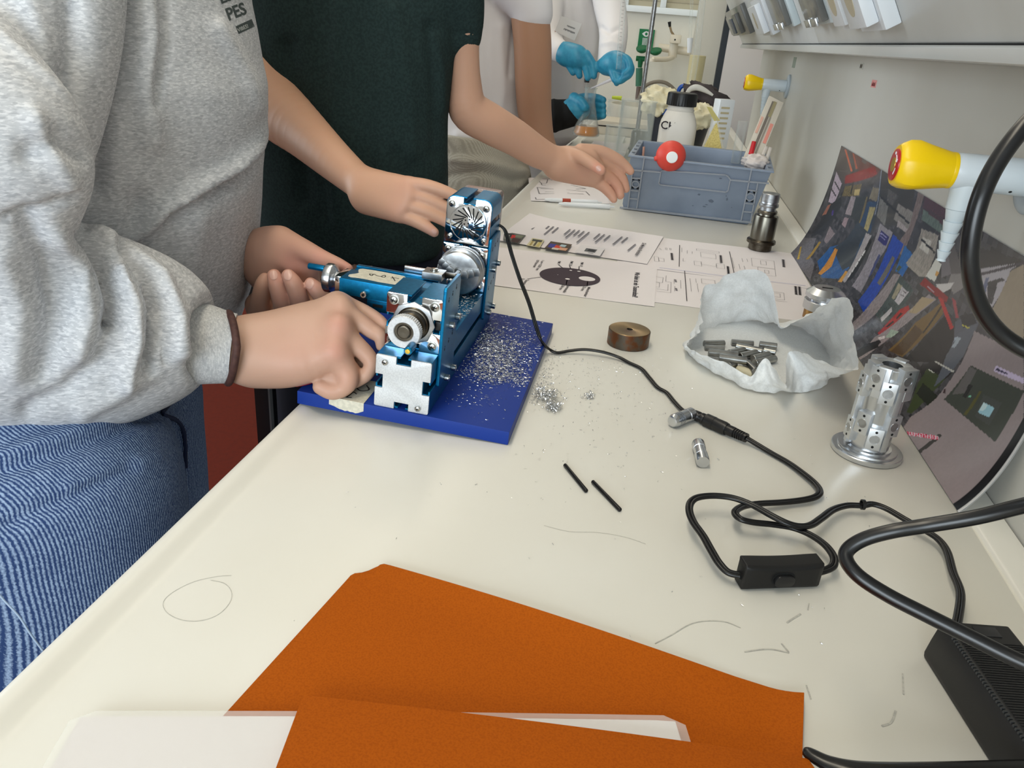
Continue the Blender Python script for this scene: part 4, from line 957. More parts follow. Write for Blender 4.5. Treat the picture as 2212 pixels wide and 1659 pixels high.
POSTER=[
(74,66,66,-17,990,27,995,142,905,115,815,8,850),
(96,52,52,58,995,322,1010,310,965,232,905,168,940,123,995),
(190,90,60,35,990,50,995,145,910,135,900),
(160,70,50,108,995,123,995,178,935,162,930),
(90,86,86,183,1000,225,1005,222,980,193,980),
(140,12,22,103,860,220,955,280,995,312,975,285,945,185,865,115,815),
(110,96,66,125,805,232,880,240,815,183,775,128,740),
(40,36,30,168,855,178,865,185,790,178,785),
(186,164,110,198,825,232,850,235,815,205,795),
(176,160,172,23,845,95,805,95,725,88,655,45,640,32,725),
(60,54,58,32,780,35,790,95,765,92,755),
(60,54,58,25,725,30,735,85,715,83,705),
(44,44,48,120,730,148,700,128,570,100,395,27,330,50,530,68,640),
(150,96,80,50,615,68,640,65,555,40,520),
(70,50,120,95,615,110,620,115,585,103,580),
(150,138,142,188,780,220,795,230,680,190,660),
(54,56,56,220,795,292,840,298,680,235,665,230,680),
(110,96,66,282,835,292,840,305,680,292,675),
(40,66,98,302,820,353,850,372,680,298,665),
(126,116,98,305,900,342,915,355,850,302,835),
(160,148,104,320,800,353,820,355,660,332,665),
(50,56,66,325,1010,332,1010,365,860,377,730,360,725,348,875),
(130,136,150,322,1010,328,1010,358,855,365,780,360,785,353,860),
(150,130,136,195,640,222,655,225,585,195,585),
(130,118,122,125,510,180,495,160,380,135,385),
(104,100,104,-5,-10,-5,235,80,340,120,140,48,-15),
(104,100,104,-7,-20,-10,195,165,165,215,15),
(176,146,60,20,140,25,160,73,45,62,25),
(150,120,50,108,340,123,355,120,140,105,110),
(38,84,140,190,390,243,475,345,400,325,265,250,140,170,205),
(52,60,70,260,540,282,680,362,675,358,460,320,340,210,400),
(44,70,100,338,595,348,645,355,515,348,440),
(190,130,60,222,415,240,425,258,285,238,150,220,135),
(190,140,60,335,360,350,370,350,270,332,245),
(160,155,158,350,665,382,675,385,440,362,285,348,285),
(20,20,22,380,660,395,650,385,365,365,300,365,400),
(200,198,200,377,575,382,575,380,535,372,535),
(200,198,200,372,530,377,530,375,490,367,485),
(200,198,200,367,480,375,485,372,440,365,440),
(200,198,200,365,435,370,435,370,390,362,390),
(200,198,200,362,385,367,390,367,345,360,340),
(58,54,50,330,1005,518,995,532,855,425,775,375,785,358,890),
(112,110,108,360,880,415,865,428,770,375,785),
(84,80,78,390,940,448,940,432,870,400,890),
(130,124,120,458,905,542,915,538,820,460,830),
(160,150,150,480,840,540,835,540,815,483,810),
(30,28,30,358,890,532,865,530,855,358,880),
(122,106,104,532,1005,560,1010,555,875,545,710,502,710,535,845),
(140,134,142,402,765,475,770,468,660,450,570,450,420,450,340,402,320,408,525,405,660),
(36,32,104,418,740,465,740,465,685,418,680),
(150,146,190,422,730,455,730,455,725,420,720),
(130,126,170,420,710,452,715,452,710,420,705),
(60,66,110,448,625,458,625,455,490,448,460,445,565),
(28,66,164,478,765,535,760,525,605,515,430,505,260,460,280,473,495,475,660),
(40,96,160,540,760,588,750,575,625,540,620),
(104,100,92,507,670,520,670,518,585,510,485,492,480,502,605),
(70,84,60,548,660,560,660,552,625,542,630),
(84,56,66,562,1005,660,1005,680,950,622,915,570,930),
(96,110,104,570,950,660,940,658,910,575,910),
(60,56,60,572,955,670,965,672,960,572,950),
(150,142,134,585,875,650,895,658,815,655,710,628,685,568,690,588,785),
(190,184,176,600,850,632,855,635,795,598,795),
(40,38,40,595,840,655,830,655,820,595,830),
(206,204,196,665,810,688,800,685,720,652,710),
(200,150,80,678,765,690,765,685,745,678,745),
(92,86,88,652,905,700,910,758,830,725,795,675,830),
(110,104,110,665,880,700,850,725,795,700,755),
(130,124,124,725,795,755,830,770,785,750,735,725,755),
(60,72,72,555,620,630,615,615,435,588,325,540,325),
(150,142,120,570,580,588,585,582,490,570,485),
(178,172,176,588,580,618,585,605,485,585,485),
(90,86,90,598,570,612,575,610,565,598,565),
(90,86,90,595,545,610,550,610,545,595,540),
(180,176,178,585,445,595,430,582,325,570,335),
(138,128,130,540,600,565,625,548,330,520,80,497,140,510,365),
(160,26,26,635,530,645,520,630,410,602,250,592,250,602,375,615,475),
(40,14,14,622,465,630,470,622,420,618,420),
(40,14,14,612,390,618,390,608,330,602,325),
(196,190,188,692,715,740,775,735,740,712,690),
(142,130,132,682,655,708,660,672,525,645,390,620,180,608,-25,590,-55,592,210,642,505),
(160,140,110,665,620,705,655,670,530,645,500),
(150,166,150,622,345,648,375,638,310,622,275),
(110,84,40,730,685,742,630,722,480,698,285,652,235,680,495),
(78,56,28,682,480,712,490,695,290,660,240),
(40,32,24,730,685,735,680,715,480,712,485),
(18,16,18,747,630,782,620,795,580,798,465,705,270,722,470),
(20,18,20,575,-25,588,120,612,215,622,190,605,80,598,-50),
(210,200,200,602,230,615,280,622,270,610,230),
(130,14,22,650,700,740,710,738,680,642,660),
(170,150,160,668,680,695,680,695,675,668,675),
(170,30,30,712,675,725,685,782,620,778,600,738,645),
(150,60,66,747,720,760,720,785,670,778,660),
(170,164,170,770,920,888,985,865,945,858,850,850,790,810,800,762,795),
(60,56,58,768,940,888,990,888,985,832,925,788,875),
(70,64,72,790,860,888,990,888,980,795,855),
(100,104,130,815,870,822,875,828,790,815,780),
(60,58,60,822,860,852,905,858,900,845,880,848,805,838,795),
(150,136,118,865,940,888,980,935,765,900,735,852,785,858,850),
(84,86,96,780,645,815,740,835,795,835,670,818,575,805,495,798,480,795,580),
(40,40,44,785,680,815,730,830,705,805,650),
(190,180,60,800,660,828,675,828,670,800,655),
(150,160,176,795,590,805,610,805,550,800,540),
(40,40,46,810,625,822,655,818,575,810,565),
(140,128,130,832,675,942,735,1000,495,1003,-10,878,-150,830,-110,812,85,828,330,835,550),
(30,28,30,750,330,785,470,828,465,810,320,782,285),
(56,66,36,770,365,820,405,812,290,808,100,798,80,772,260),
(30,34,24,782,285,828,310,822,225,785,210),
(220,220,210,775,370,790,380,790,375,775,365),
(220,220,210,805,395,812,400,812,395,802,390),
(86,90,100,800,620,832,705,832,560,825,470,808,320,795,495),
(150,160,170,800,600,810,610,805,550,798,545),
(180,178,172,778,430,828,470,828,460,775,420),
(62,66,60,855,550,967,635,965,390,842,325),
(96,92,92,855,545,872,555,872,435,850,375),
(40,40,40,870,480,878,490,878,420,872,415),
(84,80,44,895,495,900,505,898,365,892,355),
(70,72,70,905,500,942,535,942,420,912,395),
(150,190,205,912,475,935,495,935,445,912,420),
(190,214,220,912,475,922,480,920,445,912,430),
(120,180,150,880,440,885,450,888,445,882,435),
(190,176,204,902,630,957,670,962,655,902,605),
(60,56,80,905,625,928,640,928,635,905,615),
(20,18,20,585,-45,582,110,610,230,620,230,605,60,598,-40),
(170,150,90,610,-185,618,-145,670,-145,682,-195),
(190,170,170,618,-140,622,-115,668,-135,670,-145),
(70,66,84,582,-200,615,-180,680,-200,715,-200),
(60,58,56,878,175,885,185,882,25,888,-120,880,-125,875,30),
(60,40,44,830,365,832,370,838,350,832,345),
(206,180,192,820,-40,825,-25,830,-35,825,-50),
(190,30,70,820,-40,822,-30,828,-40,828,-50),
(206,180,192,825,-25,828,-10,832,-20,830,-35),
(190,30,70,825,-25,828,-15,832,-25,830,-35),
(206,180,192,828,-10,832,5,838,-5,832,-20),
(190,30,70,828,-10,830,0,835,-10,835,-20),
(206,180,192,832,5,835,20,842,5,838,-5),
(190,30,70,832,5,835,15,840,0,838,-5),
(206,180,192,835,20,840,35,845,20,842,5),
(190,30,70,835,20,838,25,845,15,842,10),
(206,180,192,840,35,845,50,850,35,845,20),
(190,30,70,840,35,842,40,848,30,845,25),
(206,180,192,845,50,848,60,852,50,850,35),
(190,30,70,845,50,845,55,852,45,850,35),
(206,180,192,848,60,852,75,858,60,852,50),
(190,30,70,848,60,850,70,855,55,855,50),
(206,180,192,852,75,855,90,862,75,858,60),
(190,30,70,852,75,855,85,860,70,858,65),
(206,180,192,855,90,860,100,865,90,862,75),
(190,30,70,855,90,858,95,865,85,862,75),
(206,180,192,860,100,865,115,870,100,865,90),
(190,30,70,860,100,862,110,868,95,868,90),
(206,180,192,865,115,868,130,875,115,870,100),
(190,30,70,865,115,865,120,872,110,870,100),
(206,180,192,868,130,872,140,878,125,875,115),
(190,30,70,868,130,870,135,878,120,875,115),
(206,180,192,872,140,878,155,882,140,878,125),
(190,30,70,872,140,875,145,880,135,878,125),
(206,180,192,878,155,880,165,885,150,882,140),
(190,30,70,878,155,878,160,885,145,882,140),
]
# ================================================================= curved workshop poster leaning between bench and wall
def fillpoly(C, U, V, pts, col):
    x = np.array(pts[0::2], float); y = np.array(pts[1::2], float)
    i0, i1 = np.searchsorted(U, [x.min(), x.max()]); j0, j1 = np.searchsorted(V, [y.min(), y.max()])
    if i1 <= i0 or j1 <= j0: return
    gx, gy = np.meshgrid(U[i0:i1], V[j0:j1]); ins = np.zeros(gx.shape, bool); n = len(x)
    for a in range(n):
        b = (a + 1) % n
        if y[a] == y[b]: continue
        ins ^= ((y[a] > gy) != (y[b] > gy)) & (gx < (x[b] - x[a]) * (gy - y[a]) / (y[b] - y[a]) + x[a])
    C[j0:j1, i0:i1][ins] = lin(col)
def psurf(u, v):
    xb = .2657 + .0189 * u; yb = 1.4378 - .8525 * u; yt = 1.485 - .885 * u
    P0 = np.array([xb, yb, 0.0012]); P2 = np.array([.3166, yt, .190]); P1 = np.array([xb + .04, yb * .7 + yt * .3, .05])
    return P0 * (1 - v) ** 2 + 2 * P1 * v * (1 - v) + P2 * v * v
NU, NV = 680, 190
U = np.linspace(0, 1000, NU + 1); Vv = np.linspace(0, 1000, NV + 1)
C = np.tile(np.array(lin((66, 64, 68))), (NV + 1, NU + 1, 1)).astype(float)
cl = np.repeat(np.repeat(RNG.uniform(.45, 1.5, (NV // 5 + 2, NU // 9 + 2, 1)), 5, 0), 9, 1)[:NV + 1, :NU + 1]
C *= cl
for row in POSTER: fillpoly(C, U, Vv, row[3:], row[:3])
fillpoly(C, U, Vv, (984, 0, 1001, 0, 1001, 660, 984, 660), (16, 16, 18)); fillpoly(C, U, Vv, (996, 0, 1001, 0, 1001, 660, 996, 660), (196, 196, 196))
g1 = np.kron(RNG.uniform(.80, 1.18, (NV // 3 + 2, NU // 2 + 2)), np.ones((3, 2)))[:NV + 1, :NU + 1, None]
edge = (np.abs(np.diff(C.mean(2), axis=1, prepend=0)) > .004)[..., None]
mask = (np.linspace(0, 1, NU + 1) < .66)[None, :, None]
C = np.where(mask, C * g1, C * (1 + (g1 - 1) * .12))
pts = [psurf(i / NU, j / NV) for j in range(NV + 1) for i in range(NU + 1)]
me = bpy.data.meshes.new('poster_print'); F = [(j * (NU + 1) + i, j * (NU + 1) + i + 1, (j + 1) * (NU + 1) + i + 1, (j + 1) * (NU + 1) + i) for j in range(NV) for i in range(NU)]
me.from_pydata([tuple(p) for p in pts], [], F)
ca = me.color_attributes.new('Col', 'FLOAT_COLOR', 'POINT'); ca.data.foreach_set('color', np.concatenate([C.reshape(-1, 3), np.ones((C.shape[0] * C.shape[1], 1))], 1).astype(np.float32).ravel())
PRN = vcol(mat('glossy_print', (128, 128, 128), 0.2, spec=0.35)); PRN.node_tree.nodes['Principled BSDF'].inputs['Coat Weight'].default_value = 0.1
pos = root('workshop_poster', 'long glossy photo print of a machine workshop bent between bench and wall', 'poster', psurf(0.5, 0))
link('printed_face', me, PRN, pos, angle=80)
gridsheet(lambda u, v: psurf(u, v) + np.array([0.0009, 0, -0.0006 if v < .1 else 0]), 60, 20, 'backing_sheet', mat('poster_back', (214, 214, 212), 0.5), pos)

# ================================================================= printed sheets on the bench
DOWN, RIGHT = np.array([0, -1.0, 0]), np.array([1.0, 0, 0])
def paper(name, label, c, w_, h_, ang, z, curl=None):
    """A4 sheet: c = centre, w_ along x, h_ along y"""
    ca_, sa_ = math.cos(ang), math.sin(ang); e1 = np.array([ca_, sa_, 0]); e2 = np.array([-sa_, ca_, 0]); o = np.array([c[0], c[1], 0]) - e1 * w_ / 2 - e2 * h_ / 2
    t = root(name, label, 'paper', (c[0], c[1], z), group='printed sheets on the bench')
    def s(u, v):
        p = o + e1 * u * w_ + e2 * v * h_; dz = z + 0.0003 * math.sin(7 * u + 3 * v)
        if curl: dz += curl(u, v)
        return p + np.array([0, 0, dz])
    gridsheet(s, 40, 30, 'sheet', M['paper'], t, th=0.00012, angle=80)
    return t, o, e1, e2
s1 = paper('printed_sheet', 'white slide printout with a big dark grain disc diagram, right behind the lathe', (-.121, 1.1245), .297, .2095, 0.0, .0009)[0]
def cz(u, v): return 0.0055 * max(0, (0.42 - u) / .42) ** 2 * (0.3 + v) + 0.0012 * v
s2, o2, e21, e22 = paper('printed_sheet', 'white printout with four small pictures and text columns beyond the disc diagram', (-.1075, 1.352), .262, .2085, math.radians(-6.6), .0021, cz)
s3 = paper('printed_sheet', 'nearer of the two white sheets of technical drawings under the crumpled tissue', (.113, 1.142), .30, .200, math.radians(0.5), .0004)[0]
s4 = paper('printed_sheet', 'farther of the two white sheets of technical drawings under the steel fitting', (.119, 1.3265), .297, .2260, 0.0, .0007)[0]
def inkfill(pts, z, name, m, parent, kind=None):
    return MB().add([on(a, b, z) for a, b in pts], [tuple(range(len(pts)))]).build(name, m, parent, fix=False, kind=kind)
def inklines(lines, z, wd, name, m, parent):
    mb = MB()
    for L in lines:
        for a, b in zip(L[:-1], L[1:]):
            p, q = on(*a, z), on(*b, z); d = q - p; l = np.linalg.norm(d); 
            if l < 1e-6: continue
            d /= l; n_ = np.cross(d, (0, 0, 1)) * wd / 2; mb.quad(p - n_, q - n_, q + n_, p + n_)
    return mb.build(name, m, parent, fix=False, kind='stuff')
def words(items, z, size, name, m, parent, bold=0.0, sx=1.0):
    """lettering running from a photo point towards another photo point"""
    ms = []
    for txt, p, q in items:
        a, b = on(*p, z), on(*q, z); d = b - a; L = np.linalg.norm(d); d /= L; up = np.array([-d[1], d[0], 0])
        m0 = text_mesh(txt, size, (0, 0, 0), RIGHT, (0, 1, 0)); 
        w0 = max(v.co.x for v in m0.vertices) or 1; bpy.data.meshes.remove(m0)
        ms.append(text_mesh(txt, size, a, d, up, bold=bold, sx=L / w0))
    return link(name, join_meshes(name, ms), m, parent, smooth=False, kind='stuff')
z1 = .0016
# slide with the big grain disc (ellipse in the photo is a circle on the sheet)
c_ = on(1231, 597, z1); rx_ = np.linalg.norm(on(1166, 590, z1) - on(1297, 604, z1)) / 2
ry_ = np.linalg.norm(on(1222, 576.5, z1) - on(1240, 615, z1)) / 2
def ellipse(c, a, b, n=64): return MB().add([c + np.array([a * math.cos(t), b * math.sin(t), 0]) for t in np.linspace(0, 2 * math.pi, n, endpoint=False)], [tuple(range(n))])
dg = ellipse(c_, rx_, ry_).build('grain_disc', mat('print_aubergine', (74, 64, 72), 0.7, spec=0.2), s1, fix=False)
for px, py, a, b in ((1268, 602, .0125, .0115), (1226, 602.5, .0036, .0034), (1233, 584, .0022, .0022), (1250.5, 586, .0026, .0024), (1205, 593.6, .0008, .0008)):
    ellipse(on(px, py, z1 + .0002), a, b, 24).build('white_dot', M['paper'], dg, fix=False)
words([('Wie klein ist ein Tausendstel?', (1372, 587.5), (1366, 641))], z1, .011, 'printed_title', M['ink'], s1, bold=.0002)
words([('PM 1', (1206, 563.5), (1203.5, 570)), ('PM 2,5', (1233, 563.5), (1229, 573.5)), ('PM 10', (1255, 566), (1252.5, 575)), ('1 µm = 0,001 mm', (1171, 561.5), (1157, 583)), ('1000 Nanometer', (1160, 560.5), (1151, 577)), ('Tausendstel', (1137, 603), (1126, 617)), ('0,1 mm', (1128, 601), (1122, 608.5)), ('Spermienzelle', (1226, 615.5), (1215.5, 631)), ('0,06 mm', (1215, 614.5), (1207, 625)), ('Menschenhaar', (1270, 619.5), (1261, 640)), ('0,5 mm', (1261, 617.5), (1254, 627))], z1, .0062, 'printed_labels', M['ink'], s1, bold=.0001)
inklines([[(1206, 571), (1217, 580)], [(1230, 573), (1233, 581)], [(1251, 575), (1250.5, 583)], [(1225, 605), (1223, 615)], [(1269.5, 608), (1268, 618)], [(1139, 602), (1169, 598)]], z1, .0013, 'pointer_lines', M['ink'], s1)
# sheet with pictures and text columns
z2 = .0052
def patch(pts, cols, name):
    o = inkfill(pts, z2, name, mat('print_tone', cols[0], 0.65, spec=.25), s2); (x0, y0), (x1, y1), (x2, y2), (x3, y3) = pts
    bil = lambda u, v: ((x0 * (1 - u) + x1 * u) * (1 - v) + (x3 * (1 - u) + x2 * u) * v, (y0 * (1 - u) + y1 * u) * (1 - v) + (y3 * (1 - u) + y2 * u) * v)
    for k, (u0, v0, u1, v1, col) in enumerate(cols[1]):
        MB().add([on(*bil(u, v), z2 + .0002 + k * .00005) for u, v in ((u0, v0), (u1, v0), (u1 * .95 + .02, v1), (u0 * .9 + .03, v1))], [(0, 1, 2, 3)]).build('print_patch', mat('print_tone', col, .65, spec=.25), o, fix=False)
    return o
patch([(1089, 500), (1136, 508), (1120, 526), (1087, 519)], ((96, 98, 92), [(.2, .1, .5, .5, (40, 38, 40)), (.4, .2, .62, .6, (190, 40, 40)), (.5, .5, .95, .95, (64, 44, 40)), (.05, .3, .3, .8, (170, 168, 164)), (.6, .1, .95, .4, (120, 124, 104))]), 'small_picture')
patch([(1150, 514), (1176, 518), (1166, 535), (1137, 530)], ((206, 198, 160), [(.1, .1, .9, .35, (70, 72, 66)), (.15, .35, .3, .9, (170, 150, 90)), (.45, .35, .6, .9, (90, 84, 70)), (.7, .35, .9, .9, (196, 180, 110))]), 'small_picture')
patch([(1190, 521), (1236, 528), (1225, 543), (1176, 536)], ((84, 70, 56), [(.05, .3, .35, .8, (60, 60, 140)), (.35, .4, .65, .75, (200, 70, 50)), (.55, .2, .8, .5, (170, 190, 196)), (.6, .6, .95, .95, (210, 160, 130)), (.3, .75, .6, 1., (206, 196, 180))]), 'small_picture')
patch([(1255, 528.5), (1307, 536), (1296, 553), (1241, 545)], ((222, 218, 218), [(.3, .3, .75, .7, (96, 98, 100)), (.42, .38, .7, .62, (44, 46, 50)), (.5, .75, .7, .85, (170, 170, 172))]), 'small_picture')
words([('Die Magische Revolution', (1388, 524), (1371, 551))], z2, .010, 'printed_title', M['ink'], s2, bold=.0002)
tl = []
for x0, y0, k in ((1150, 481, 2), (1162, 484, 2), (1186, 488, 1), (1196, 489, 3), (1206, 491, 2), (1232, 495, 2), (1242, 496, 3), (1252, 497, 2), (1262, 499, 2), (1273, 501, 4), (1296, 504.5, 2), (1306, 506, 3), (1318, 508, 2), (1344, 511, 3), (1356, 512.5, 2), (1373, 527, 2.5)):
    dxy = (-11.0 * k * .62, 9.2 * k * .62); tl.append([(x0, y0), (x0 + dxy[0], y0 + dxy[1])])
inklines(tl, z2, .0030, 'text_lines', M['inkgrey'], s2)
# technical drawings
zz3, zz4 = .0012, .0016
def qd(x, y): return (1400 + x / 6.144, 500 + y / 6.144)
inklines([[qd(*p) for p in L] for L in ([(418, 180), (412, 465)], [(1080, 265), (1145, 568)])], zz4, .0012, 'panel_rules', M['ink'], s4)
inklines([[qd(*p) for p in L] for L in ([(485, 522), (515, 922)], [(1145, 600), (1150, 614)])], zz3, .0012, 'panel_rules', M['ink'], s3)
def qrect(x, y, w_, h_, sk=.12): return [(x, y), (x + w_, y + w_ * .13), (x + w_ + h_ * .12, y + w_ * .13 + h_), (x + h_ * .12, y + h_), (x, y)]
L4 = [qrect(695, 275, 200, 60), qrect(640, 228, 300, 22), qrect(610, 390, 95, 55), qrect(905, 425, 105, 55), [(705, 400), (705, 432), (905, 462), (905, 430)], qrect(1370, 352, 300, 105), qrect(1490, 385, 75, 50), qrect(1455, 470, 230, 95), qrect(1545, 510, 55, 40), [(1245, 355), (1258, 400)], [(1310, 362), (1322, 402)], [(1205, 432), (1220, 495)], [(1272, 455), (1288, 500)], [(1112, 345), (1145, 488)], [(448, 215), (448, 272)], [(518, 250), (518, 290)], [(585, 265), (585, 292)], [(465, 355), (465, 392), (500, 395)], qrect(80, 330, 55, 62), qrect(140, 350, 70, 40), [(150, 220), (180, 245)], qrect(230, 215, 20, 25), qrect(285, 220, 18, 22)]
inklines([[qd(*p) for p in L] for L in L4], zz4, .0006, 'drawing_lines', M['inkgrey'], s4)
L3 = [[(105, 600), (200, 610), (190, 680), (105, 668)], [(105, 672), (152, 678), (148, 740), (105, 735)], [(240, 585), (235, 660), (305, 672), (300, 810), (110, 790)], [(265, 700), (262, 780), (110, 760)], [(345, 632), (345, 690)], [(430, 645), (435, 755)], [(355, 725), (352, 790)], qrect(705, 625, 180, 60), [(798, 705), (800, 740)], [(555, 622), (575, 795)], [(632, 625), (640, 680)], [(652, 690), (668, 800)], qrect(1500, 775, 300, 95), qrect(1560, 800, 190, 50), [(1625, 815), (1645, 865)], [(1490, 890), (1850, 935)]]
inklines([[qd(*p) for p in L] for L in L3], zz3, .0006, 'drawing_lines', M['inkgrey'], s3)
tk = lambda L: [[qd(x, y), qd(x + 10, y + w_)] for x, y, w_ in L]
inklines(tk([(1785, 370, 100), (1800, 372, 100), (955, 315, 100), (968, 316, 95), (1052, 460, 100), (1064, 462, 100), (305, 285, 90), (318, 286, 90)]), zz4, .0030, 'drawing_notes', M['inkgrey'], s4)
inklines(tk([(1950, 725, 110), (1964, 727, 110), (2000, 730, 110), (2014, 732, 110), (360, 636, 30), (370, 750, 32)]), zz3, .0030, 'drawing_notes', M['inkgrey'], s3)
inklines([[qd(150, 478), qd(1140, 605)], [qd(1560, 655), qd(2090, 718)]], zz4, .0011, 'sheet_edge_line', mat('blue_edge', (150, 156, 206), .7), s4)  # bluish line drawn along the edge between the drawing sheets

# ================================================================= gas taps on the wall
YEL, TW = M['yellow'], mottle(mat('tap_white', (216, 224, 230), 0.3), (206, 216, 222), 10, 2)
def tap(Y, label):
    t = root('gas_tap', label, 'gas tap', (XW, Y, .25), group='yellow gas taps')
    o = np.array([XW, Y, .25]); ax = (-1, 0, 0)
    MB().lathe(o, ax, [(0.0002, 0.030), (0.004, 0.030), (0.006, 0.028), (0.007, 0.022), (0.007, 0.0)], 48).build('wall_rosette', mat('tap_rosette', (170, 180, 186), 0.35), t)
    MB().lathe(o, ax, [(0.0072, 0.0155), (0.060, 0.0152), (0.066, 0.0150), (0.069, 0.0140), (0.069, 0)], 40).build('tap_body', TW, t, angle=60)
    nz = o + np.array([-0.0545, 0, -0.004]); dn = (0, 0, -1)
    pf = [(0, 0.0115), (0.010, 0.0112), (0.020, 0.0102), (0.0275, 0.0098), (0.028, 0.0090)]
    z = 0.028
    for i in range(5):
        r0 = 0.0092 - i * 0.00085; L = 0.0115 - i * .0009; pf += [(z, r0), (z + L * .88, r0 - 0.0022), (z + L * .9, r0 - .0024)]; z += L * .9
    pf += [(z + .002, 0.0040), (z + .002, 0.0026), (z - .008, 0.0024), (z - .008, 0)]
    MB().lathe(nz, dn, pf, 32).build('hose_nozzle', TW, t, angle=30)
    # faceted knob: three broad lobes twisting into a round collar
    n = 48; rows = [(0.0680, 0.0150, 0), (0.0705, 0.0152, 0), (0.0712, 0.0150, .05), (0.074, 0.0155, .15), (0.090, 0.0190, .65), (0.1005, 0.0215, 1), (0.1080, 0.0210, 1), (0.1130, 0.0185, .8), (0.1150, 0.0165, .6)]
    v = []; f = []
    for d, r, s_ in rows:
        for i in range(n):
            a = 2 * math.pi * i / n; k = 6; aa = (a + .35) % (2 * math.pi / k) - math.pi / k
            poly = math.cos(math.pi / k) / math.cos(aa)            # hexagon
            lob = 1 - 0.10 * s_ * (0.5 - 0.5 * math.cos(3 * (a + .35)))
            rr = r * ((1 - s_) + s_ * (0.35 + .65 * poly) * lob * 1.06)
            v.append(o + np.array([-d, rr * math.cos(a), rr * math.sin(a)]))
    for j in range(len(rows) - 1):
        for i in range(n): k = (i + 1) % n; f.append((j * n + i, j * n + k, (j + 1) * n + k, (j + 1) * n + i))
    f += [tuple(range(n - 1, -1, -1)), tuple((len(rows) - 1) * n + i for i in range(n))]
    kb = MB().add(v, f).build('knob', YEL, t, angle=24)
    MB().lathe(o, ax, [(0.1145, 0.0135), (0.1160, 0.0132), (0.1163, 0.0126), (0.1163, 0.0)], 40).build('red_cap', mat('cap_red', (176, 16, 26), 0.3), kb)
    MB().lathe(o, ax, [(0.1162, 0.0060), (0.1168, 0.0058), (0.1168, 0)], 24).build('gold_disc', mat('gold_disc', (178, 150, 60), 0.35, .6), kb)
    mk_ = MB(); oo = o + np.array([-0.1166, 0, 0])
    for (y0, z0_, y1, z1_) in ((-.0012, .0096, .0012, .0096), (0, .0084, 0, .0108)): mk_.tube([oo + np.array([0, y0, z0_]), oo + np.array([0, y1, z1_])], .0005, 6)
    mk_.tube([oo + np.array([0, -.0088 * math.sin(a), .0088 * math.cos(a)]) for a in (.35, .7, 1.1)], .0005, 6)
    mk_.tube([oo + np.array([0, -.0105 * math.sin(1.0), .0105 * math.cos(1.0)]), oo + np.array([0, -.0088 * math.sin(1.2), .0088 * math.cos(1.2)]), oo + np.array([0, -.0072 * math.sin(1.0), .0072 * math.cos(1.0)])], .0004, 6)
    for a in (1.9, 2.05, 2.2, 2.35): mk_.box(oo + np.array([0, -.0090 * math.sin(a), .0090 * math.cos(a)]), (.0004, .0008, .0022))
    mk_.build('white_marks', M['plain'], kb, kind='stuff')
    MB().lathe(o + np.array([-.022, -.0102, -.0112]), (0, -.67, -.74), [(0, .0014), (.0003, .0014)], 12).build('set_screw', M['dark'], t)
    return t
t1 = tap(.730, 'yellow knobbed white gas tap in the right foreground above the poster')
t2 = copy_tree(t1); t2.location = (XW, 2.289, .25); ROOTM[t2] = t2.matrix_world.copy()
t2['label'] = 'smaller looking yellow gas tap on the wall above the grey crate'

# ================================================================= crumpled tissue holding short rods
tcn = on(1637, 775, 0.0); TIS = mottle(mat('tissue', (236, 238, 238), 0.9, spec=0.1, sss=0.0), (226, 228, 228), 500, 3, bump=0.35, bdist=0.0006)
def translucent(m, f):
    nt = m.node_tree; b = nt.nodes['Principled BSDF']; t = nd(m, 'ShaderNodeBsdfTranslucent'); t.inputs['Color'].default_value = lin((236, 238, 240)) + (1,); x = nd(m, 'ShaderNodeMixShader'); x.inputs[0].default_value = f
    nt.links.new(b.outputs[0], x.inputs[1]); nt.links.new(t.outputs[0], x.inputs[2]); nt.links.new(x.outputs[0], nt.nodes['Material Output'].inputs['Surface'])
translucent(TIS, .22)
tis = root('crumpled_tissue', 'crumpled white paper towel opened like a nest on the bench', 'tissue', tcn)
base_px = [(1489, 757), (1505, 780), (1560, 812), (1610, 838), (1650, 848), (1700, 846), (1745, 845), (1778, 832), (1788, 805), (1782, 760), (1752, 722), (1700, 702), (1640, 695), (1580, 698), (1530, 712), (1500, 732)]
rim_px = [(1489, 745, .018), (1520, 765, .022), (1575, 788, .022), (1622, 812, .020), (1655, 770, .040), (1692, 828, .030), (1700, 760, .040), (1752, 770, .058), (1838, 800, .060), (1842, 740, .085), (1818, 641, .112), (1722, 690, .052), (1684, 704, .030), (1650, 590, .088), (1530, 622, .060), (1519, 712, .030)]
NT = 192; NR = 34
ang = np.linspace(0, len(base_px), NT, endpoint=False)
def cyc(A, t, s_=0.0):
    A = np.asarray(A, float); i = int(math.floor(t)); f = t - i; p = [A[(i + k) % len(A)] for k in (-1, 0, 1, 2)]
    return 0.5 * (2 * p[1] + (p[2] - p[0]) * f + (2 * p[0] - 5 * p[1] + 4 * p[2] - p[3]) * f * f + (3 * p[1] - p[0] - 3 * p[2] + p[3]) * f ** 3)
Bw = [on(*p, .0015) for p in base_px]; Rw = [on(p[0], p[1], p[2]) for p in rim_px]
v = []; f = []
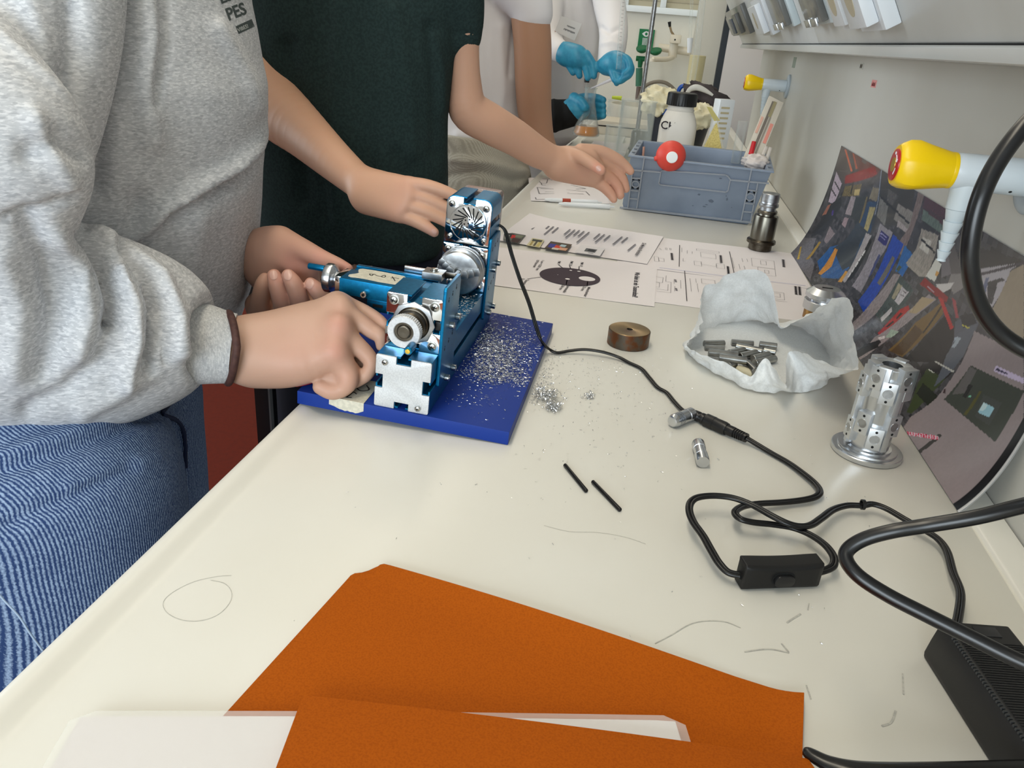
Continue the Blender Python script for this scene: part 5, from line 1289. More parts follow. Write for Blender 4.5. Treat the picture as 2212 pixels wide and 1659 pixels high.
for a, t in enumerate(ang):
    b = cyc(Bw, t); r = cyc(Rw, t); inner = tcn * .25 + b * .75; inner[2] = 0.006
    for j in range(NR + 1):
        s_ = j / NR
        if s_ < .25: q = s_ / .25; p = tcn * (1 - q) * 1.0 + inner * q; p[2] = 0.0045
        elif s_ < .5: q = (s_ - .25) / .25; p = inner * (1 - q) + b * q; p[2] = 0.0045 - .003 * q * q
        else:
            q = (s_ - .5) / .5; mid = b * .5 + r * .5; out = b - tcn; out[2] = 0; out /= np.linalg.norm(out) + 1e-9
            p = b * (1 - q) ** 2 + 2 * (mid + out * .004) * q * (1 - q) + r * q * q
        am = min(1, max(0, (s_ - .3) * 3)); x_ = Vector(p * 1.0)
        fold = noise.noise(Vector((t * 2.6, s_ * 2.2, 3.1))); cr = noise.noise(Vector(p * 90)); cr2 = 1 - abs(noise.noise(Vector(p * 46 + 7))) * 2
        out = p - tcn; out[2] = 0; out /= np.linalg.norm(out) + 1e-9
        cr3 = 1 - abs(noise.noise(Vector(p * 95 + 21))) * 2; p = p + out * am * (0.0050 * fold + 0.0022 * cr + 0.0034 * cr2 + 0.0022 * cr3) + np.array([0, 0, am * 0.0030 * noise.noise(Vector(p * 70 + 3)) + .0012 * am * cr2])
        if s_ < .5: p[2] = max(p[2], .0008)
        v.append(p)
for a in range(NT):
    b = (a + 1) % NT
    for j in range(NR): f.append((a * (NR + 1) + j, a * (NR + 1) + j + 1, b * (NR + 1) + j + 1, b * (NR + 1) + j))
me = MB().add(v, f).mesh('paper_towel', fix=True)
bm = bmesh.new(); bm.from_mesh(me); bmesh.ops.remove_doubles(bm, verts=bm.verts, dist=0.00001); bm.to_mesh(me); bm.free()
link('paper_towel', me, TIS, tis, angle=75)
RODM = mottle(mat('turned_rod', (176, 176, 172), 0.3, 1.0), (130, 130, 128), 30, 3)
rods = [((1580, 740), (1627, 744), .0078, 'rear bright rod lying across the back of the tissue nest'), ((1590, 748), (1646, 759), .0120, 'bright rod lying on top, second from the back of the nest'),
        ((1521, 743), (1564, 742), .0075, 'upper of two grey rods at the left wall of the nest'), ((1522, 752), (1564, 755), .0065, 'lower of two grey rods at the left wall of the nest'),
        ((1575, 763), (1617, 754), .0098, 'grey rod left of the middle of the nest'), ((1598, 770), (1642, 760), .0098, 'grey rod in the middle of the nest'), ((1626, 775), (1668, 764), .0095, 'grey rod right of the middle of the nest'),
        ((1530, 761), (1594, 768), .0110, 'long grey rod in front at the left of the nest'), ((1553, 772), (1613, 780), .0155, 'bright long rod nearest the front of the nest'),
        ((1573, 790), (1588, 786), .0090, 'short rod end showing at the front of the nest'), ((1607, 780), (1632, 803), .0100, 'rod sloping down at the front right of the nest'),
        ((1640, 744), (1678, 749), .0085, 'grey rod at the right rear of the nest'), ((1630, 784), (1674, 775), .0088, 'lowest grey rod at the right wall of the nest'), ((1650, 757), (1676, 762), .0125, 'shiny short rod leaning at the right of the nest')]
for a, b, z, lab in rods:
    a, b = on(*a, z), on(*b, z + .0006); L = np.linalg.norm(b - a)
    t = root('short_rod', lab, 'rod', a, group='short turned rods in the tissue')
    MB().lathe(a, b - a, [(0, 0.0), (0, .0040), (.0004, .0044), (L - .0004, .0044), (L, .0040)], 20).build('rod', RODM, t)
a = on(1592, 797, .0056); b = on(1632, 812, .0056); t = root('beige_plug', 'beige cylindrical plug at the front bottom of the nest', 'plug', a, group=None)
MB().lathe(a, b - a, [(0, .0040), (.001, .0052), (.0190, .0052), (.020, .0044)], 20).build('plug_body', mat('beige_plug', (206, 198, 170), .5), t)
# ================================================================= grey crate
GRY = mottle(mat('crate_grey', (132, 144, 162), 0.42), (120, 132, 150), 14, 4, .45, .7)
RIB = mat('crate_rib_grey', (150, 156, 166), 0.45)
bL, bR = on(1343, 452, 0.0), on(1620, 487, 0.0); co, ce, cpn = rotframe(bL, bR - bL); cw0 = np.linalg.norm(bR - bL)
CH_ = 0.118; rL = on(1357, 334.5, CH_); rR = on(1667, 363.5, CH_); rB = on(1378, 292.5, CH_)
cw1 = np.linalg.norm((rR - rL)[:2]); cd1 = .205; over = np.dot(rL - bL, ce); fo_ = np.dot(rL - bL, cpn)
crate = root('storage_crate', 'grey plastic storage crate with ribbed walls and open top on the bench', 'crate', co)
def Cw(x, y, z): return co + ce * x + cpn * y + np.array([0, 0, z])
ob_ = [(0, 0), (cw0, 0), (cw0, cd1 - .012), (0, cd1 - .012)]; ot_ = [(over, fo_), (over + cw1, fo_), (over + cw1, fo_ + cd1), (over, fo_ + cd1)]; RISE = .009
th = .004
def ring4(P, z, ins): cx = sum(p[0] for p in P) / 4; cy = sum(p[1] for p in P) / 4; return [Cw(p[0] + math.copysign(ins, cx - p[0]), p[1] + math.copysign(ins, cy - p[1]), z + (RISE * z / CH_ if i > 1 and z > .05 else 0)) for i, p in enumerate(P)]
mb = MB(); zf = .012
rings = [ring4(ob_, .0004, .004), ring4(ob_, zf, 0), ring4(ot_, CH_ - .004, .005), ring4(ot_, CH_ - .004, 0), ring4(ot_, CH_, 0), ring4(ot_, CH_, .012), ring4(ot_, CH_ - .003, .013), ring4(ob_, zf + .004, .007)]
v = sum(rings, []); f = []
for j in range(len(rings) - 1):
    for i in range(4): k = (i + 1) % 4; f.append((j * 4 + i, j * 4 + k, j * 4 + 4 + k, j * 4 + 4 + i))
f += [(3, 2, 1, 0), tuple((len(rings) - 1) * 4 + i for i in range(4))]
MB().add(v, f).build('crate_body', GRY, crate, bev=.0012)
# ribs of the front wall (placed on its plane)
pA, pB, pC = Cw(0, 0, zf), Cw(cw0, 0, zf), Cw(over, fo_ + .004, CH_ - .004); nF = np.cross(pB - pA, pC - pA); nF /= np.linalg.norm(nF)
if nF[1] > 0: nF = -nF
cq = lambda x, y: (1320 + x / 5.185, 180 + y / 5.185)
def rib(pts, wd=.0026, hgt=.0035, name='wall_rib', closed=False):
    P = [hit(*cq(*p), pA, nF) for p in pts]; mb = MB()
    if closed: P = P + [P[0]]
    for a, b in zip(P[:-1], P[1:]):
        d = b - a; L = np.linalg.norm(d); d /= L; s_ = np.cross(d, nF); mb.prism([(-wd / 3, -wd / 2), (L + wd / 3, -wd / 2), (L + wd / 3, wd / 2), (-wd / 3, wd / 2)], a, d, s_, nF * hgt)
    return mb.build(name, RIB, crate, fix=True)
rib([(105, 1385), (1570, 1552)], .003, .004)
rib([(250, 966), (548, 990)]); rib([(1335, 1076), (1762, 1116)])
for L in ([(375, 820), (290, 1392)], [(242, 970), (190, 1386)], [(1574, 955), (1455, 1538)], [(1642, 1118), (1562, 1548)]): rib(L)
for L in ([(242, 1056), (340, 1062)], [(228, 1192), (318, 1200)], [(212, 1284), (305, 1292)], [(1534, 1190), (1636, 1202)], [(1508, 1336), (1606, 1346)], [(1486, 1430), (1586, 1440)]): rib(L, .0022)
rib([(560, 985), (575, 972), (1285, 1022), (1315, 1040), (1336, 1075), (1310, 1196), (1288, 1214), (552, 1132), (536, 1112)], .0022, .003, 'handle_outline', True)
for cx, cy, s_ in ((276, 1124, 1), (1560, 1268, 1.1)):
    c = hit(*cq(cx, cy), pA, nF); rr = .0068 * s_
    MB().ring(c, nF, [(0, rr + .0012), (.003, rr + .0012), (.003, rr - .0006), (0, rr - .0006)], 28).build('lattice_ring', RIB, crate)
    ex_c = (pB - pA) / np.linalg.norm(pB - pA); ez_c = np.cross(nF, ex_c); ez_c = ez_c if ez_c[2] > 0 else -ez_c
    for qx in (-1, 1):
        for qz in (-1, 1):
            MB().prism([(qx * .0075, qz * .0118), (qx * .0018, qz * .0118), (qx * .0052, qz * .0078), (qx * .0078, qz * .0072)], c + nF * .0002, ex_c, ez_c, nF * .0006).build('lattice_hole', M['dark'], crate)
sm = MB()
for cx, cy, a, b in ((1118, 1318, .0052, .004), (985, 1245, .003, .0022), (1298, 1300, .002, .003), (1045, 1380, .004, .0012), (1070, 1360, .003, .001), (915, 1370, .0018, .001), (1290, 1262, .0015, .001), (1350, 1390, .0012, .001), (1225, 1065, .003, .0012)):
    c = hit(*cq(cx, cy), pA, nF) + nF * .0002; sm.add([c + ex_c * a * math.cos(t) * RNG.uniform(.7, 1.2) + ez_c * b * math.sin(t) * RNG.uniform(.7, 1.2) for t in np.linspace(0, 6.283, 12, endpoint=False)], [tuple(range(12))])
sm.build('dirt_smudges', mat('smudge', (96, 106, 122), .6), crate, fix=False, kind='stuff')
for i in range(4):
    for xx in (over + .004, over + cw1 - .010): MB().bx(Cw(xx, fo_ + .03 + i * .042, CH_ + .0001 + RISE * (.19 + .2 * i)), Cw(xx + .006, fo_ + .045 + i * .042, CH_ + .0006 + RISE * (.19 + .2 * i))).build('rim_slot', mat('rim_slot', (104, 112, 126), .5), crate)

# ================================================================= things on, in and behind the crate
def vfit(px, py, z):                       # point of the photo at a height z above the bench
    return on(px, py, z)
bc = at(1449, 337, co[1] - .0325); br = rad(bc, 32)
ball = root('squeeze_bulb', 'orange red rubber ball with a white cap hanging on the front rim of the crate', 'ball', bc)
MB().sphere(bc, br, 32, 20).build('rubber_ball', mottle(mat('red_rubber', (222, 76, 62), .5), (210, 66, 54), 20, 3), ball, angle=80)
dv = (CP - bc) / np.linalg.norm(CP - bc); nd_ = dv + np.array([.10, 0, -.08]); nd_ /= np.linalg.norm(nd_)
MB().lathe(bc + nd_ * (br - .0022), nd_, [(0, .0112), (.0022, .0112), (.0032, .0102), (.0036, 0)], 32).build('white_cap', mat('cap_white', (236, 240, 240), .45), ball)
sd = -RC[:, 0] * .98 - RC[:, 1] * .17; MB().lathe(bc + sd * (br - .002), sd, [(0, .0055), (.004, .0048), (.006, .004), (.006, 0)], 16).build('ball_nipple', mat('red_rubber_dark', (214, 70, 58), .5), ball)

GL = M['glass']
def bottle(px, ytop, Y, prof, **kw): pass
# white bottle with black screw cap
bx_ = on(1466, 296, .0); bY = 2.02; tb0 = at(1476, 200, bY); bt = np.array([tb0[0], bY, 0.0]); H = tb0[2]
wb = root('plastic_bottle', 'white square shouldered plastic bottle with a wide black screw cap behind the crate', 'bottle', bt)
def sqlathe(o, prof, sq, n=40):
    v = []; f = []
    for z, r, s_ in prof:
        for i in range(n):
            a = 2 * math.pi * i / n; c_, s2_ = math.cos(a), math.sin(a); k = (abs(c_) ** s_ + abs(s2_) ** s_) ** (-1 / s_); v.append(np.asarray(o) + np.array([r * k * c_, r * k * s2_, z]))
    for j in range(len(prof) - 1):
        for i in range(n): k = (i + 1) % n; f.append((j * n + i, j * n + k, (j + 1) * n + k, (j + 1) * n + i))
    f += [tuple(range(n - 1, -1, -1)), tuple((len(prof) - 1) * n + i for i in range(n))]
    return MB().add(v, f)
zc = H - .030
sqlathe(bt, [(.0005, .040, 4), (.004, .045, 4), (zc - .050, .0455, 4), (zc - .036, .043, 3.4), (zc - .020, .0365, 2.6), (zc - .012, .0325, 2), (zc - .0105, .0335, 2), (zc - .008, .0335, 2), (zc - .0065, .0315, 2), (zc + .004, .0315, 2)], 4).build('bottle_body', mottle(mat('milky_plastic', (226, 222, 214), .4), (218, 213, 204), 4, 3), wb, angle=50)
MB().lathe(bt + np.array([0, 0, zc]), (0, 0, 1), [(0, .0355), (.001, .0365), (.026, .036), (.029, .0345), (.0298, .032), (.0298, 0)], 80, knurl=((1, 2), .015)).build('screw_cap', mat('cap_black', (14, 14, 15), .4), wb, angle=25)
link('label_letters', join_meshes('ll', [text_mesh('CH', .026, at(1426, 277, bY - .047), (0.30, .04, -.02), (0.0, 0, 1), bold=.0003, extr=.0006)]), M['ink'], wb, smooth=False, kind='stuff')
# glassware
def glass(prof_out, th_, o, name, label, cat, n=36, group=None):
    pr = [(z, r) for z, r in prof_out]; pin_ = [(max(z, th_ * 1.2 + prof_out[0][0]), max(r - th_, .0005)) for z, r in reversed(prof_out)]
    t = root(name, label, cat, o, group=group)
    MB().lathe(o, (0, 0, 1), [(prof_out[0][0], 0.0)] + pr + pin_ + [(prof_out[0][0] + th_ * 1.2, 0.0)], n).build('glass_wall', GL, t, angle=60)
    return t
gb = at(1372, 285, 2.12); gz = at(1372, 216, 2.12)[2]; gr = rad(gb, 37)
glass([(0.0005, gr * .92), (.004, gr), (gz - .004, gr), (gz, gr * 1.07)], .0022, np.array([gb[0], 2.12, 0]), 'glass_beaker', 'tall empty glass beaker standing behind the grey crate', 'beaker')
gc2 = at(1322, 300, 2.05); gz2 = at(1324, 272, 2.05)[2]
t = glass([(0.0005, .017), (.003, .019), (gz2, .019), (gz2 + .002, .021)], .002, np.array([gc2[0], 2.05, 0]), 'small_beaker', 'small glass jar with dark powder beside the grey crate', 'jar')
MB().lathe((gc2[0], 2.05, .0035), (0, 0, 1), [(0, .0165), (.03, .0165), (.032, 0)], 20).build('dark_powder', M['dark'], t)
e0 = at(1266, 285, 2.34); ez0 = at(1266, 294, 2.34)[2]; ezt = at(1276, 189, 2.34)[2]; er = rad(e0, 29); eH = ezt - ez0
eo = np.array([e0[0], 2.34, ez0])
fl_ = glass([(0, er * .86), (.004, er), (.012, er * 1.0), (eH * .62, er * .50), (eH * .72, er * .42), (eH * .96, er * .42), (eH, er * .5)], .0018, eo, 'erlenmeyer_flask', 'conical glass flask with orange liquid held in blue gloves', 'flask')
MB().lathe(eo + np.array([0, 0, .0030]), (0, 0, 1), [(0, er * .80), (.006, er * .93), (.010, er * .93), (.026, er * .80), (.0262, 0)], 36).build('orange_liquid', mat('orange_liquid', (214, 134, 14), .1, spec=.6), fl_)
pq = at(1283, 150, 2.33); st_ = at(1268, 170, 2.34); sb_ = at(1266, 262, 2.34)
dp = root('dropper', 'black topped glass dropper lowered into the flask', 'dropper', st_)
MB().tube([st_, sb_], .0042, 12).build('glass_stem', GL, dp); MB().tube([st_ + np.array([0, 0, .012]), st_ - np.array([0, 0, .010])], .0075, 16).build('black_collar', M['black'], dp)
pt = root('measuring_pipette', 'long graduated glass pipette held upright in a blue glove', 'pipette', at(1337, 150, 2.28))
MB().tube([at(1352, -60, 2.30), at(1336, 150, 2.27)], .0075, 16).build('glass_tube', GL, pt)
mb = MB()
for i in range(22):
    p = at(1352 - 16 * i / 26, -50 + 210 * i / 26, 2.29); mb.bx(p + np.array([-.004, -.0095, 0]), p + np.array([.002, -.0088, .0008]))
mb.build('graduation', M['inkgrey'], pt, kind='stuff')
pp = root('plastic_pipette', 'clear plastic pipette held over the flask neck', 'pipette', at(1300, 182, 2.3))
MB().tube([at(1277, 191, 2.335), at(1298, 182, 2.31), at(1325, 170, 2.28)], [.0022, .0035, .0055], 12).build('pipette_body', mat('clear_plastic', (226, 222, 226), .2, alpha=.6), pp)
# stand rod
rt = at(1414, -40, 2.72); rb_ = at(1386, 214, 2.72)
sr = root('stand_rod', 'polished steel stand rod rising out of the frame behind the beaker', 'stand', (rb_[0], 2.72, 0))
MB().cyl((rb_[0], 2.72, .012), (rb_[0], 2.72, .66), .0072, 20).build('rod', M['steel'], sr); MB().bx((rb_[0] - .02, 2.66, .0005), (rb_[0] + .10, 2.78, .012)).build('base_plate', mat('stand_base', (90, 92, 94), .4, .3), sr, bev=.002)
# blue bowl with dark lining, paper towels and a dark cloth
bo = at(1466, 262, 2.33); bow = root('blue_bowl', 'blue rimmed dark bowl full of used towels behind the white bottle', 'bowl', (bo[0], 2.36, 0))
BLU = mat('bowl_blue', (26, 88, 190), .35); zb = at(1400, 233, 2.28)[2]; brd = rad(bo, 76)
MB().ring((bo[0], 2.36, 0), (0, 0, 1), [(.001, .001), (.001, brd * .66), (zb - .012, brd * .93), (zb - .012, brd * .90), (.008, brd * .62), (.008, .001)], 48).build('bowl_body', mat('bowl_dark', (44, 48, 56), .4), bow)
MB().ring((bo[0], 2.36, zb - .014), (0, 0, 1), [(0, brd * .93), (.010, brd * 1.0), (.016, brd * .99), (.016, brd * .90), (0, brd * .88)], 48).build('bowl_rim', BLU, bow)
def crumple(name, label, c, rx, ry, rz, m, cat, seed, amp=.3, Rm=None):
    v = []; n, k = 40, 24
    mb = MB().sphere((0, 0, 0), 1.0, n, k)
    V = []
    for p in mb.v:
        q = Vector(p); a = 1 + amp * (1 - 2 * abs(noise.noise(q * 1.6 + Vector((seed, 0, 0))))) + amp * .5 * noise.noise(q * 4 + Vector((0, seed, 0)))
        p2 = np.array([p[0] * rx * a, p[1] * ry * a, p[2] * rz * a]); V.append((np.asarray(Rm) @ p2 if Rm is not None else p2) + np.asarray(c))
    mb.v = [tuple(p) for p in V]
    t = root(name, label, cat, c); mb.build(name + '_sheet', m, t, angle=80); return t
TOW = mottle(mat('cream_towel', (238, 230, 200), .85), (228, 218, 184), 60, 3)
crumple('paper_towel_wad', 'crumpled cream paper towel lying on the blue bowl left of the bottle cap', at(1425, 218, 2.30), .040, .035, .030, TOW, 'towel', 2, .5)
crumple('paper_towel_wad', 'crumpled cream paper towel showing right of the white bottle', at(1512, 250, 2.25), .032, .03, .024, TOW, 'towel', 5, .5)
crumple('dark_cloth', 'dark grey cloth heaped on the bowl behind the bottle cap', at(1530, 213, 2.36), .062, .05, .026, mottle(mat('dark_cloth', (72, 64, 66), .8), (56, 50, 52), 20, 3), 'cloth', 9, .35, Rm=np.array([[.93, 0, .36], [0, 1, 0], [-.36, 0, .93]]))
hb = root('pale_handle', 'pale grey curved handle lying over the dark cloth', 'handle', at(1505, 195, 2.28))
MB().tube([at(1482, 203, 2.29), at(1492, 192, 2.29), at(1506, 189, 2.29), at(1524, 196, 2.29), at(1540, 206, 2.29)], [.004, .007, .008, .006, .003], 12, sub=4, flat=((0, 1, 0), .6)).build('curved_handle', mat('pale_grey', (206, 204, 198), .4), hb)
hb2 = root('blue_hose_loop', 'blue plastic loop standing up from the bowl', 'loop', at(1476, 193, 2.4))
MB().tube([at(1467, 212, 2.4), at(1466, 196, 2.4), at(1474, 186, 2.4), at(1486, 188, 2.4)], .006, 12, sub=4).build('loop', BLU, hb2)
# yellow pyramid bag
yb = [at(1495, 300, 1.97), at(1592, 305, 1.97), at(1560, 300, 2.05)]; ap = at(1548, 257, 2.0); tp2 = at(1531, 232, 2.0)
bag = root('yellow_bag', 'clear pyramid bag filled with yellow granules standing behind the crate', 'bag', (yb[0] + yb[1]) / 2 * np.array([1, 1, 0]))
zb2 = .001; q0 = np.array([yb[0][0] - .006, 1.955, zb2]); q1 = np.array([yb[1][0] + .01, 1.955, zb2]); q2 = np.array([(q0[0] + q1[0]) / 2, 2.055, zb2]); apx = np.array([ap[0], 1.985, ap[2]])
MB().add([q0, q1, q2, apx], [(0, 2, 1), (0, 1, 3), (1, 2, 3), (2, 0, 3)]).build('granule_filling', mottle(mat('yellow_granules', (206, 180, 20), .5), (236, 214, 90), 320, 4, .4, .6, bump=.5, bdist=.001), bag, bev=.004)
bm_ = MB().add([apx + np.array([-.006, 0, -.004]), apx + np.array([.008, 0, -.002]), tp2 + np.array([.006, 0, 0]), tp2 + np.array([-.006, 0, .002])], [(0, 1, 2, 3)]); bm_.build('twisted_neck', mat('bag_neck', (186, 176, 110), .35), bag, fix=False)
bs = .004; MB().add([q0 + np.array([-bs, -bs, 0]), q1 + np.array([2 * bs, -bs, 0]), q2 + np.array([0, bs, 0]), apx + np.array([0, -.001, .004])], [(0, 1, 3), (1, 2, 3), (2, 0, 3)]).build('clear_film', mat('bag_film', (226, 220, 196), .15, alpha=.28), bag, fix=False)
# white slotted box
wx_ = at(1562, 245, 2.2); wb2 = root('vented_box', 'white plastic box with slotted side leaning behind the yellow bag', 'box', (wx_[0], 2.22, 0))
w0 = at(1546, 290, 2.2); zt = at(1560, 215, 2.2)[2]; R_ = np.array([[.86, -.5, 0], [.5, .86, 0], [0, 0, 1.0]]); cbx = np.array([wx_[0], 2.22, zt / 2 + .0005])
vb = MB().box(cbx, (.046, .03, zt), R_).build('box_shell', M['plain'], wb2, bev=.002)
for i in range(7): MB().box(cbx + R_ @ np.array([-.004, -.0152, zt * (.40 - i * .062)]), (.026, .001, .005), R_).build('vent_slot', mat('vent_beige', (196, 184, 150), .6), vb)
# sealed packet leaning in the crate corner and its neighbours
p0, p1_, p2_, p3_ = at(1606, 340, 1.74), at(1640, 352, 1.74), at(1693, 222, 1.84), at(1662, 206, 1.84)
pk = root('sealed_packet', 'clear sealed packet with printed stripes leaning in the right end of the crate', 'packet', (p0 + p1_) / 2)
pn = np.cross(p1_ - p0, p3_ - p0); pn /= np.linalg.norm(pn); pn = pn if pn[1] < 0 else -pn
MB().add([p0, p1_, p2_, p3_] + [q - pn * .006 for q in (p0, p1_, p2_, p3_)], [(0, 1, 2, 3), (7, 6, 5, 4), (0, 4, 5, 1), (1, 5, 6, 2), (2, 6, 7, 3), (3, 7, 4, 0)]).build('packet_film', mat('packet_film', (214, 206, 192), .25), pk, bev=.001)
def pkq(u0, v0, u1, v1, col, name):
    P = [p0 + (p1_ - p0) * u + (p3_ - p0) * v + (p2_ - p3_ - p1_ + p0) * u * v + pn * .0012 for u, v in ((u0, v0), (u1, v0), (u1, v1), (u0, v1))]
    MB().quad(*P).build(name, mat('packet_print', col, .5), pk, fix=False)
pkq(.30, .12, .46, .94, (120, 112, 104), 'printed_stripe'); pkq(.52, .1, .62, .7, (150, 142, 132), 'printed_stripe'); pkq(.72, .3, .92, .62, (226, 150, 136), 'printed_stripe'); pkq(.05, .4, .2, .66, (222, 176, 158), 'printed_stripe'); pkq(.40, .70, .60, .95, (160, 150, 116), 'printed_stripe')
rc_ = root('red_marker', 'red capped marker standing at the right end of the crate', 'marker', at(1624, 340, 1.71))
MB().tube([at(1621, 338, 1.71), at(1629, 306, 1.72)], [.0055, .0045], 12).build('marker_cap', M['red'], rc_)
crumple('tip_bag', 'clump of clear plastic tips at the right end of the crate', at(1632, 350, 1.70), .020, .016, .012, mat('frosted_plastic', (226, 216, 210), .3, alpha=.8), 'plastic tips', 4, .5)
for i, (a, b, lab) in enumerate((((1641, 352), (1655, 318), 'left clear plastic tube beside the red marker'), ((1652, 356), (1664, 320), 'right clear plastic tube beside the red marker'))):
    t = root('clear_tube', lab, 'tube', at(*a, 1.70), group='clear tubes in the crate'); MB().tube([at(*a, 1.70), at(*b, 1.72)], .0042, 12).build('tube_wall', mat('tube_plastic', (222, 214, 206), .2, alpha=.55), t)
t = root('glass_tube', 'upright glass tube inside the grey crate', 'tube', at(1590, 345, 1.78)); MB().tube([at(1588, 352, 1.80), at(1605, 262, 1.80)], .010, 16).build('tube_wall', GL, t)
t = root('wooden_stick', 'thin wooden stick at the left end of the crate', 'stick', at(1390, 335, 1.72)); MB().tube([at(1389, 338, 1.70), at(1391, 317, 1.70)], .0024, 8).build('stick', mat('stick_wood', (196, 150, 130), .7), t)

# ================================================================= worksheets and pens near the crate
ws = root('worksheet', 'white worksheet with drawn outlines lying under the reaching hand', 'paper', on(1230, 420, .0012))
W4 = [on(1141, 384, .0012), on(1147, 434, .0012), on(1316, 441, .0012), on(1305, 392, .0012)]
gridsheet(lambda u, v: (W4[0] * (1 - u) + W4[3] * u) * (1 - v) + (W4[1] * (1 - u) + W4[2] * u) * v + np.array([0, 0, .0008 * math.sin(4 * u) ** 2 + .0003]), 12, 8, 'sheet', M['paper'], ws, th=.0004, angle=80)
wq = lambda x, y: (1120 + x / 7.9, 340 + y / 7.9)
inklines([[wq(*p) for p in L] for L in ([(305, 358), (390, 440), (480, 440), (500, 375), (400, 362), (305, 358)], [(390, 440), (400, 470), (470, 470)], [(550, 382), (600, 400), (650, 480), (740, 490), (770, 450), (700, 420), (640, 430), (600, 400)], [(890, 470), (1150, 530), (980, 540)], [(320, 510), (1150, 580), (1215, 645)], [(320, 510), (355, 620), (1110, 622)], [(380, 530), (760, 556)], [(455, 588), (870, 600)], [(290, 680), (300, 715), (560, 712)])], .0026, .0022, 'worksheet_outlines', M['inkgrey'], ws)
ws2 = root('worksheet', 'second worksheet fanned out beneath the white pens', 'paper', on(1280, 437, .0006))
MB().add([on(1158, 432, .0005), on(1330, 440, .0005), on(1322, 398, .0005), on(1160, 392, .0005)], [(0, 1, 2, 3)]).build('sheet', M['paper'], ws2, fix=False)
for lab, a, b, m_ in (('white pen nearest the camera of the two beside the worksheet', (1207, 440), (1327, 447), None), ('white pen with a red ring lying on the worksheet edge', (1177, 431), (1300, 438), 1)):
    a, b = on(*a, .006), on(*b, .006); t = root('white_pen', lab, 'pen', a, group='white pens'); L = np.linalg.norm(b - a); d = (b - a) / L
    MB().lathe(a, d, [(0, .0022), (.012, .0042), (L * .66, .0048), (L * .66 + .0005, .0052), (L - .010, .0052), (L - .009, .0024), (L, .0020), (L, 0)], 16).build('pen_barrel', M['plain'], t)
    if m_: MB().lathe(a + d * .038, d, [(0, .0048), (.018, .0050), (.018, 0)], 16).build('red_ring', mat('rust_red', (170, 70, 50), .5), t)

# ================================================================= far end: trays, sink, eye wash, mixer tap
tr = root('white_tray', 'white shallow tray on the far bench under the flask', 'tray', (-.15, 2.95, 0))
MB().bx((-.255, 2.66, .0005), (-.12, 2.9, .014)).build('tray_body', M['white'], tr, bev=.003); MB().bx((-.247, 2.668, .0141), (-.128, 2.89, .015)).build('tray_floor', mat('tray_grey', (190, 188, 180), .4), tr)
bk = root('paper_stack', 'stack of white papers beside the glass beaker on the far bench', 'papers', (-.14, 2.5, 0))
for i in range(5): MB().bx((-.22 + i * .003, 2.42 - i * .004, .0005 + i * .005), (-.10 + i * .002, 2.60, .005 + i * .005)).build('paper_sheet', M['paper'], bk)
cbn = root('beige_box', 'low beige instrument box on the far bench behind the beaker', 'box', (-.13, 3.1, 0)); MB().bx((-.24, 3.02, .0005), (.0, 3.22, .05)).build('box_shell', mat('beige_box', (214, 204, 186), .5), cbn, bev=.004); MB().bx((-.236, 3.018, .03), (-.004, 3.0205, .034)).build('box_seam', M['dark'], cbn)
glass([(.0005, .03), (.004, .034), (.10, .034), (.104, .036)], .002, np.array([-.195, 3.35, 0]), 'measuring_cup', 'cloudy glass cup on the far bench under the gloved hand', 'cup')
dj = root('dark_jar', 'grey glass jar standing behind the tall beaker', 'jar', (-.055, 2.50, 0)); MB().lathe((-.055, 2.50, 0), (0, 0, 1), [(.0005, .030), (.003, .033), (.075, .033), (.082, .028), (.084, .0)], 28).build('jar_body', mat('grey_glass', (120, 122, 116), .15), dj)
yc_ = root('lime_clip', 'lime green plastic clip lying across the cloudy glass cup', 'clip', (-.195, 3.35, .104)); p = at(1308, 208, 3.35); MB().tube([np.array([-.215, 3.35, .113]), np.array([-.175, 3.35, .113])], [.006, .009], 10).build('clip', mat('lime', (190, 206, 60), .5), yc_)
# wall mounted sink back panel
EY_ = YF - .002
bp = [at(1382, 62, EY_), at(1410, 62, EY_), at(1402, 104, EY_), at(1374, 101, EY_)]
GRN = mat('sign_green', (10, 120, 72), .5); sg = root('eyewash_sign', 'green eyewash safety sign with a white eye on the far wall', 'sign', bp[3])
x0, x1, z0, z1 = bp[0][0], bp[1][0] + .012, bp[3][2], bp[0][2]
MB().bx((x0, YF - .006, z0), (x1, YF - .001, z1)).build('sign_plate', GRN, sg)
cx, cz_ = (x0 + x1) / 2 - .002, z1 - (z1 - z0) * .26
e_ = [(cx + .021 * t, cz_ + .0125 * math.cos(t * math.pi / 2) * s_) for s_, ts in ((1, np.linspace(-1, 1, 13)), (-1, np.linspace(1, -1, 13)[1:-1])) for t in ts]
MB().prism(e_, (0, YF - .0062, 0), (1, 0, 0), (0, 0, 1), (0, -.0006, 0)).build('white_eye', M['plain'], sg)
MB().lathe((cx, YF - .0068, cz_), (0, -1, 0), [(0, .0065), (.0004, .0065)], 18).build('eye_pupil', GRN, sg)
mb = MB()
for i in range(5): mb.bx((cx - .014 + i * .006, YF - .0068, cz_ - .052), (cx - .011 + i * .006, YF - .0062, cz_ - .018))
mb.build('water_jets', M['plain'], sg, kind='stuff'); MB().prism([(-.017, .0), (.017, 0), (.006, -.012), (.006, -.024), (-.006, -.024), (-.006, -.012)], (cx, YF - .0062, cz_ - .055), (1, 0, 0), (0, 0, 1), (0, -.0006, 0)).build('wash_head', M['plain'], sg)
DG = mat('eyewash_green', (8, 104, 62), .45); ew = root('eye_shower', 'dark green double headed hand eye shower hanging on the far wall', 'eye shower', at(1390, 125, 4.1))
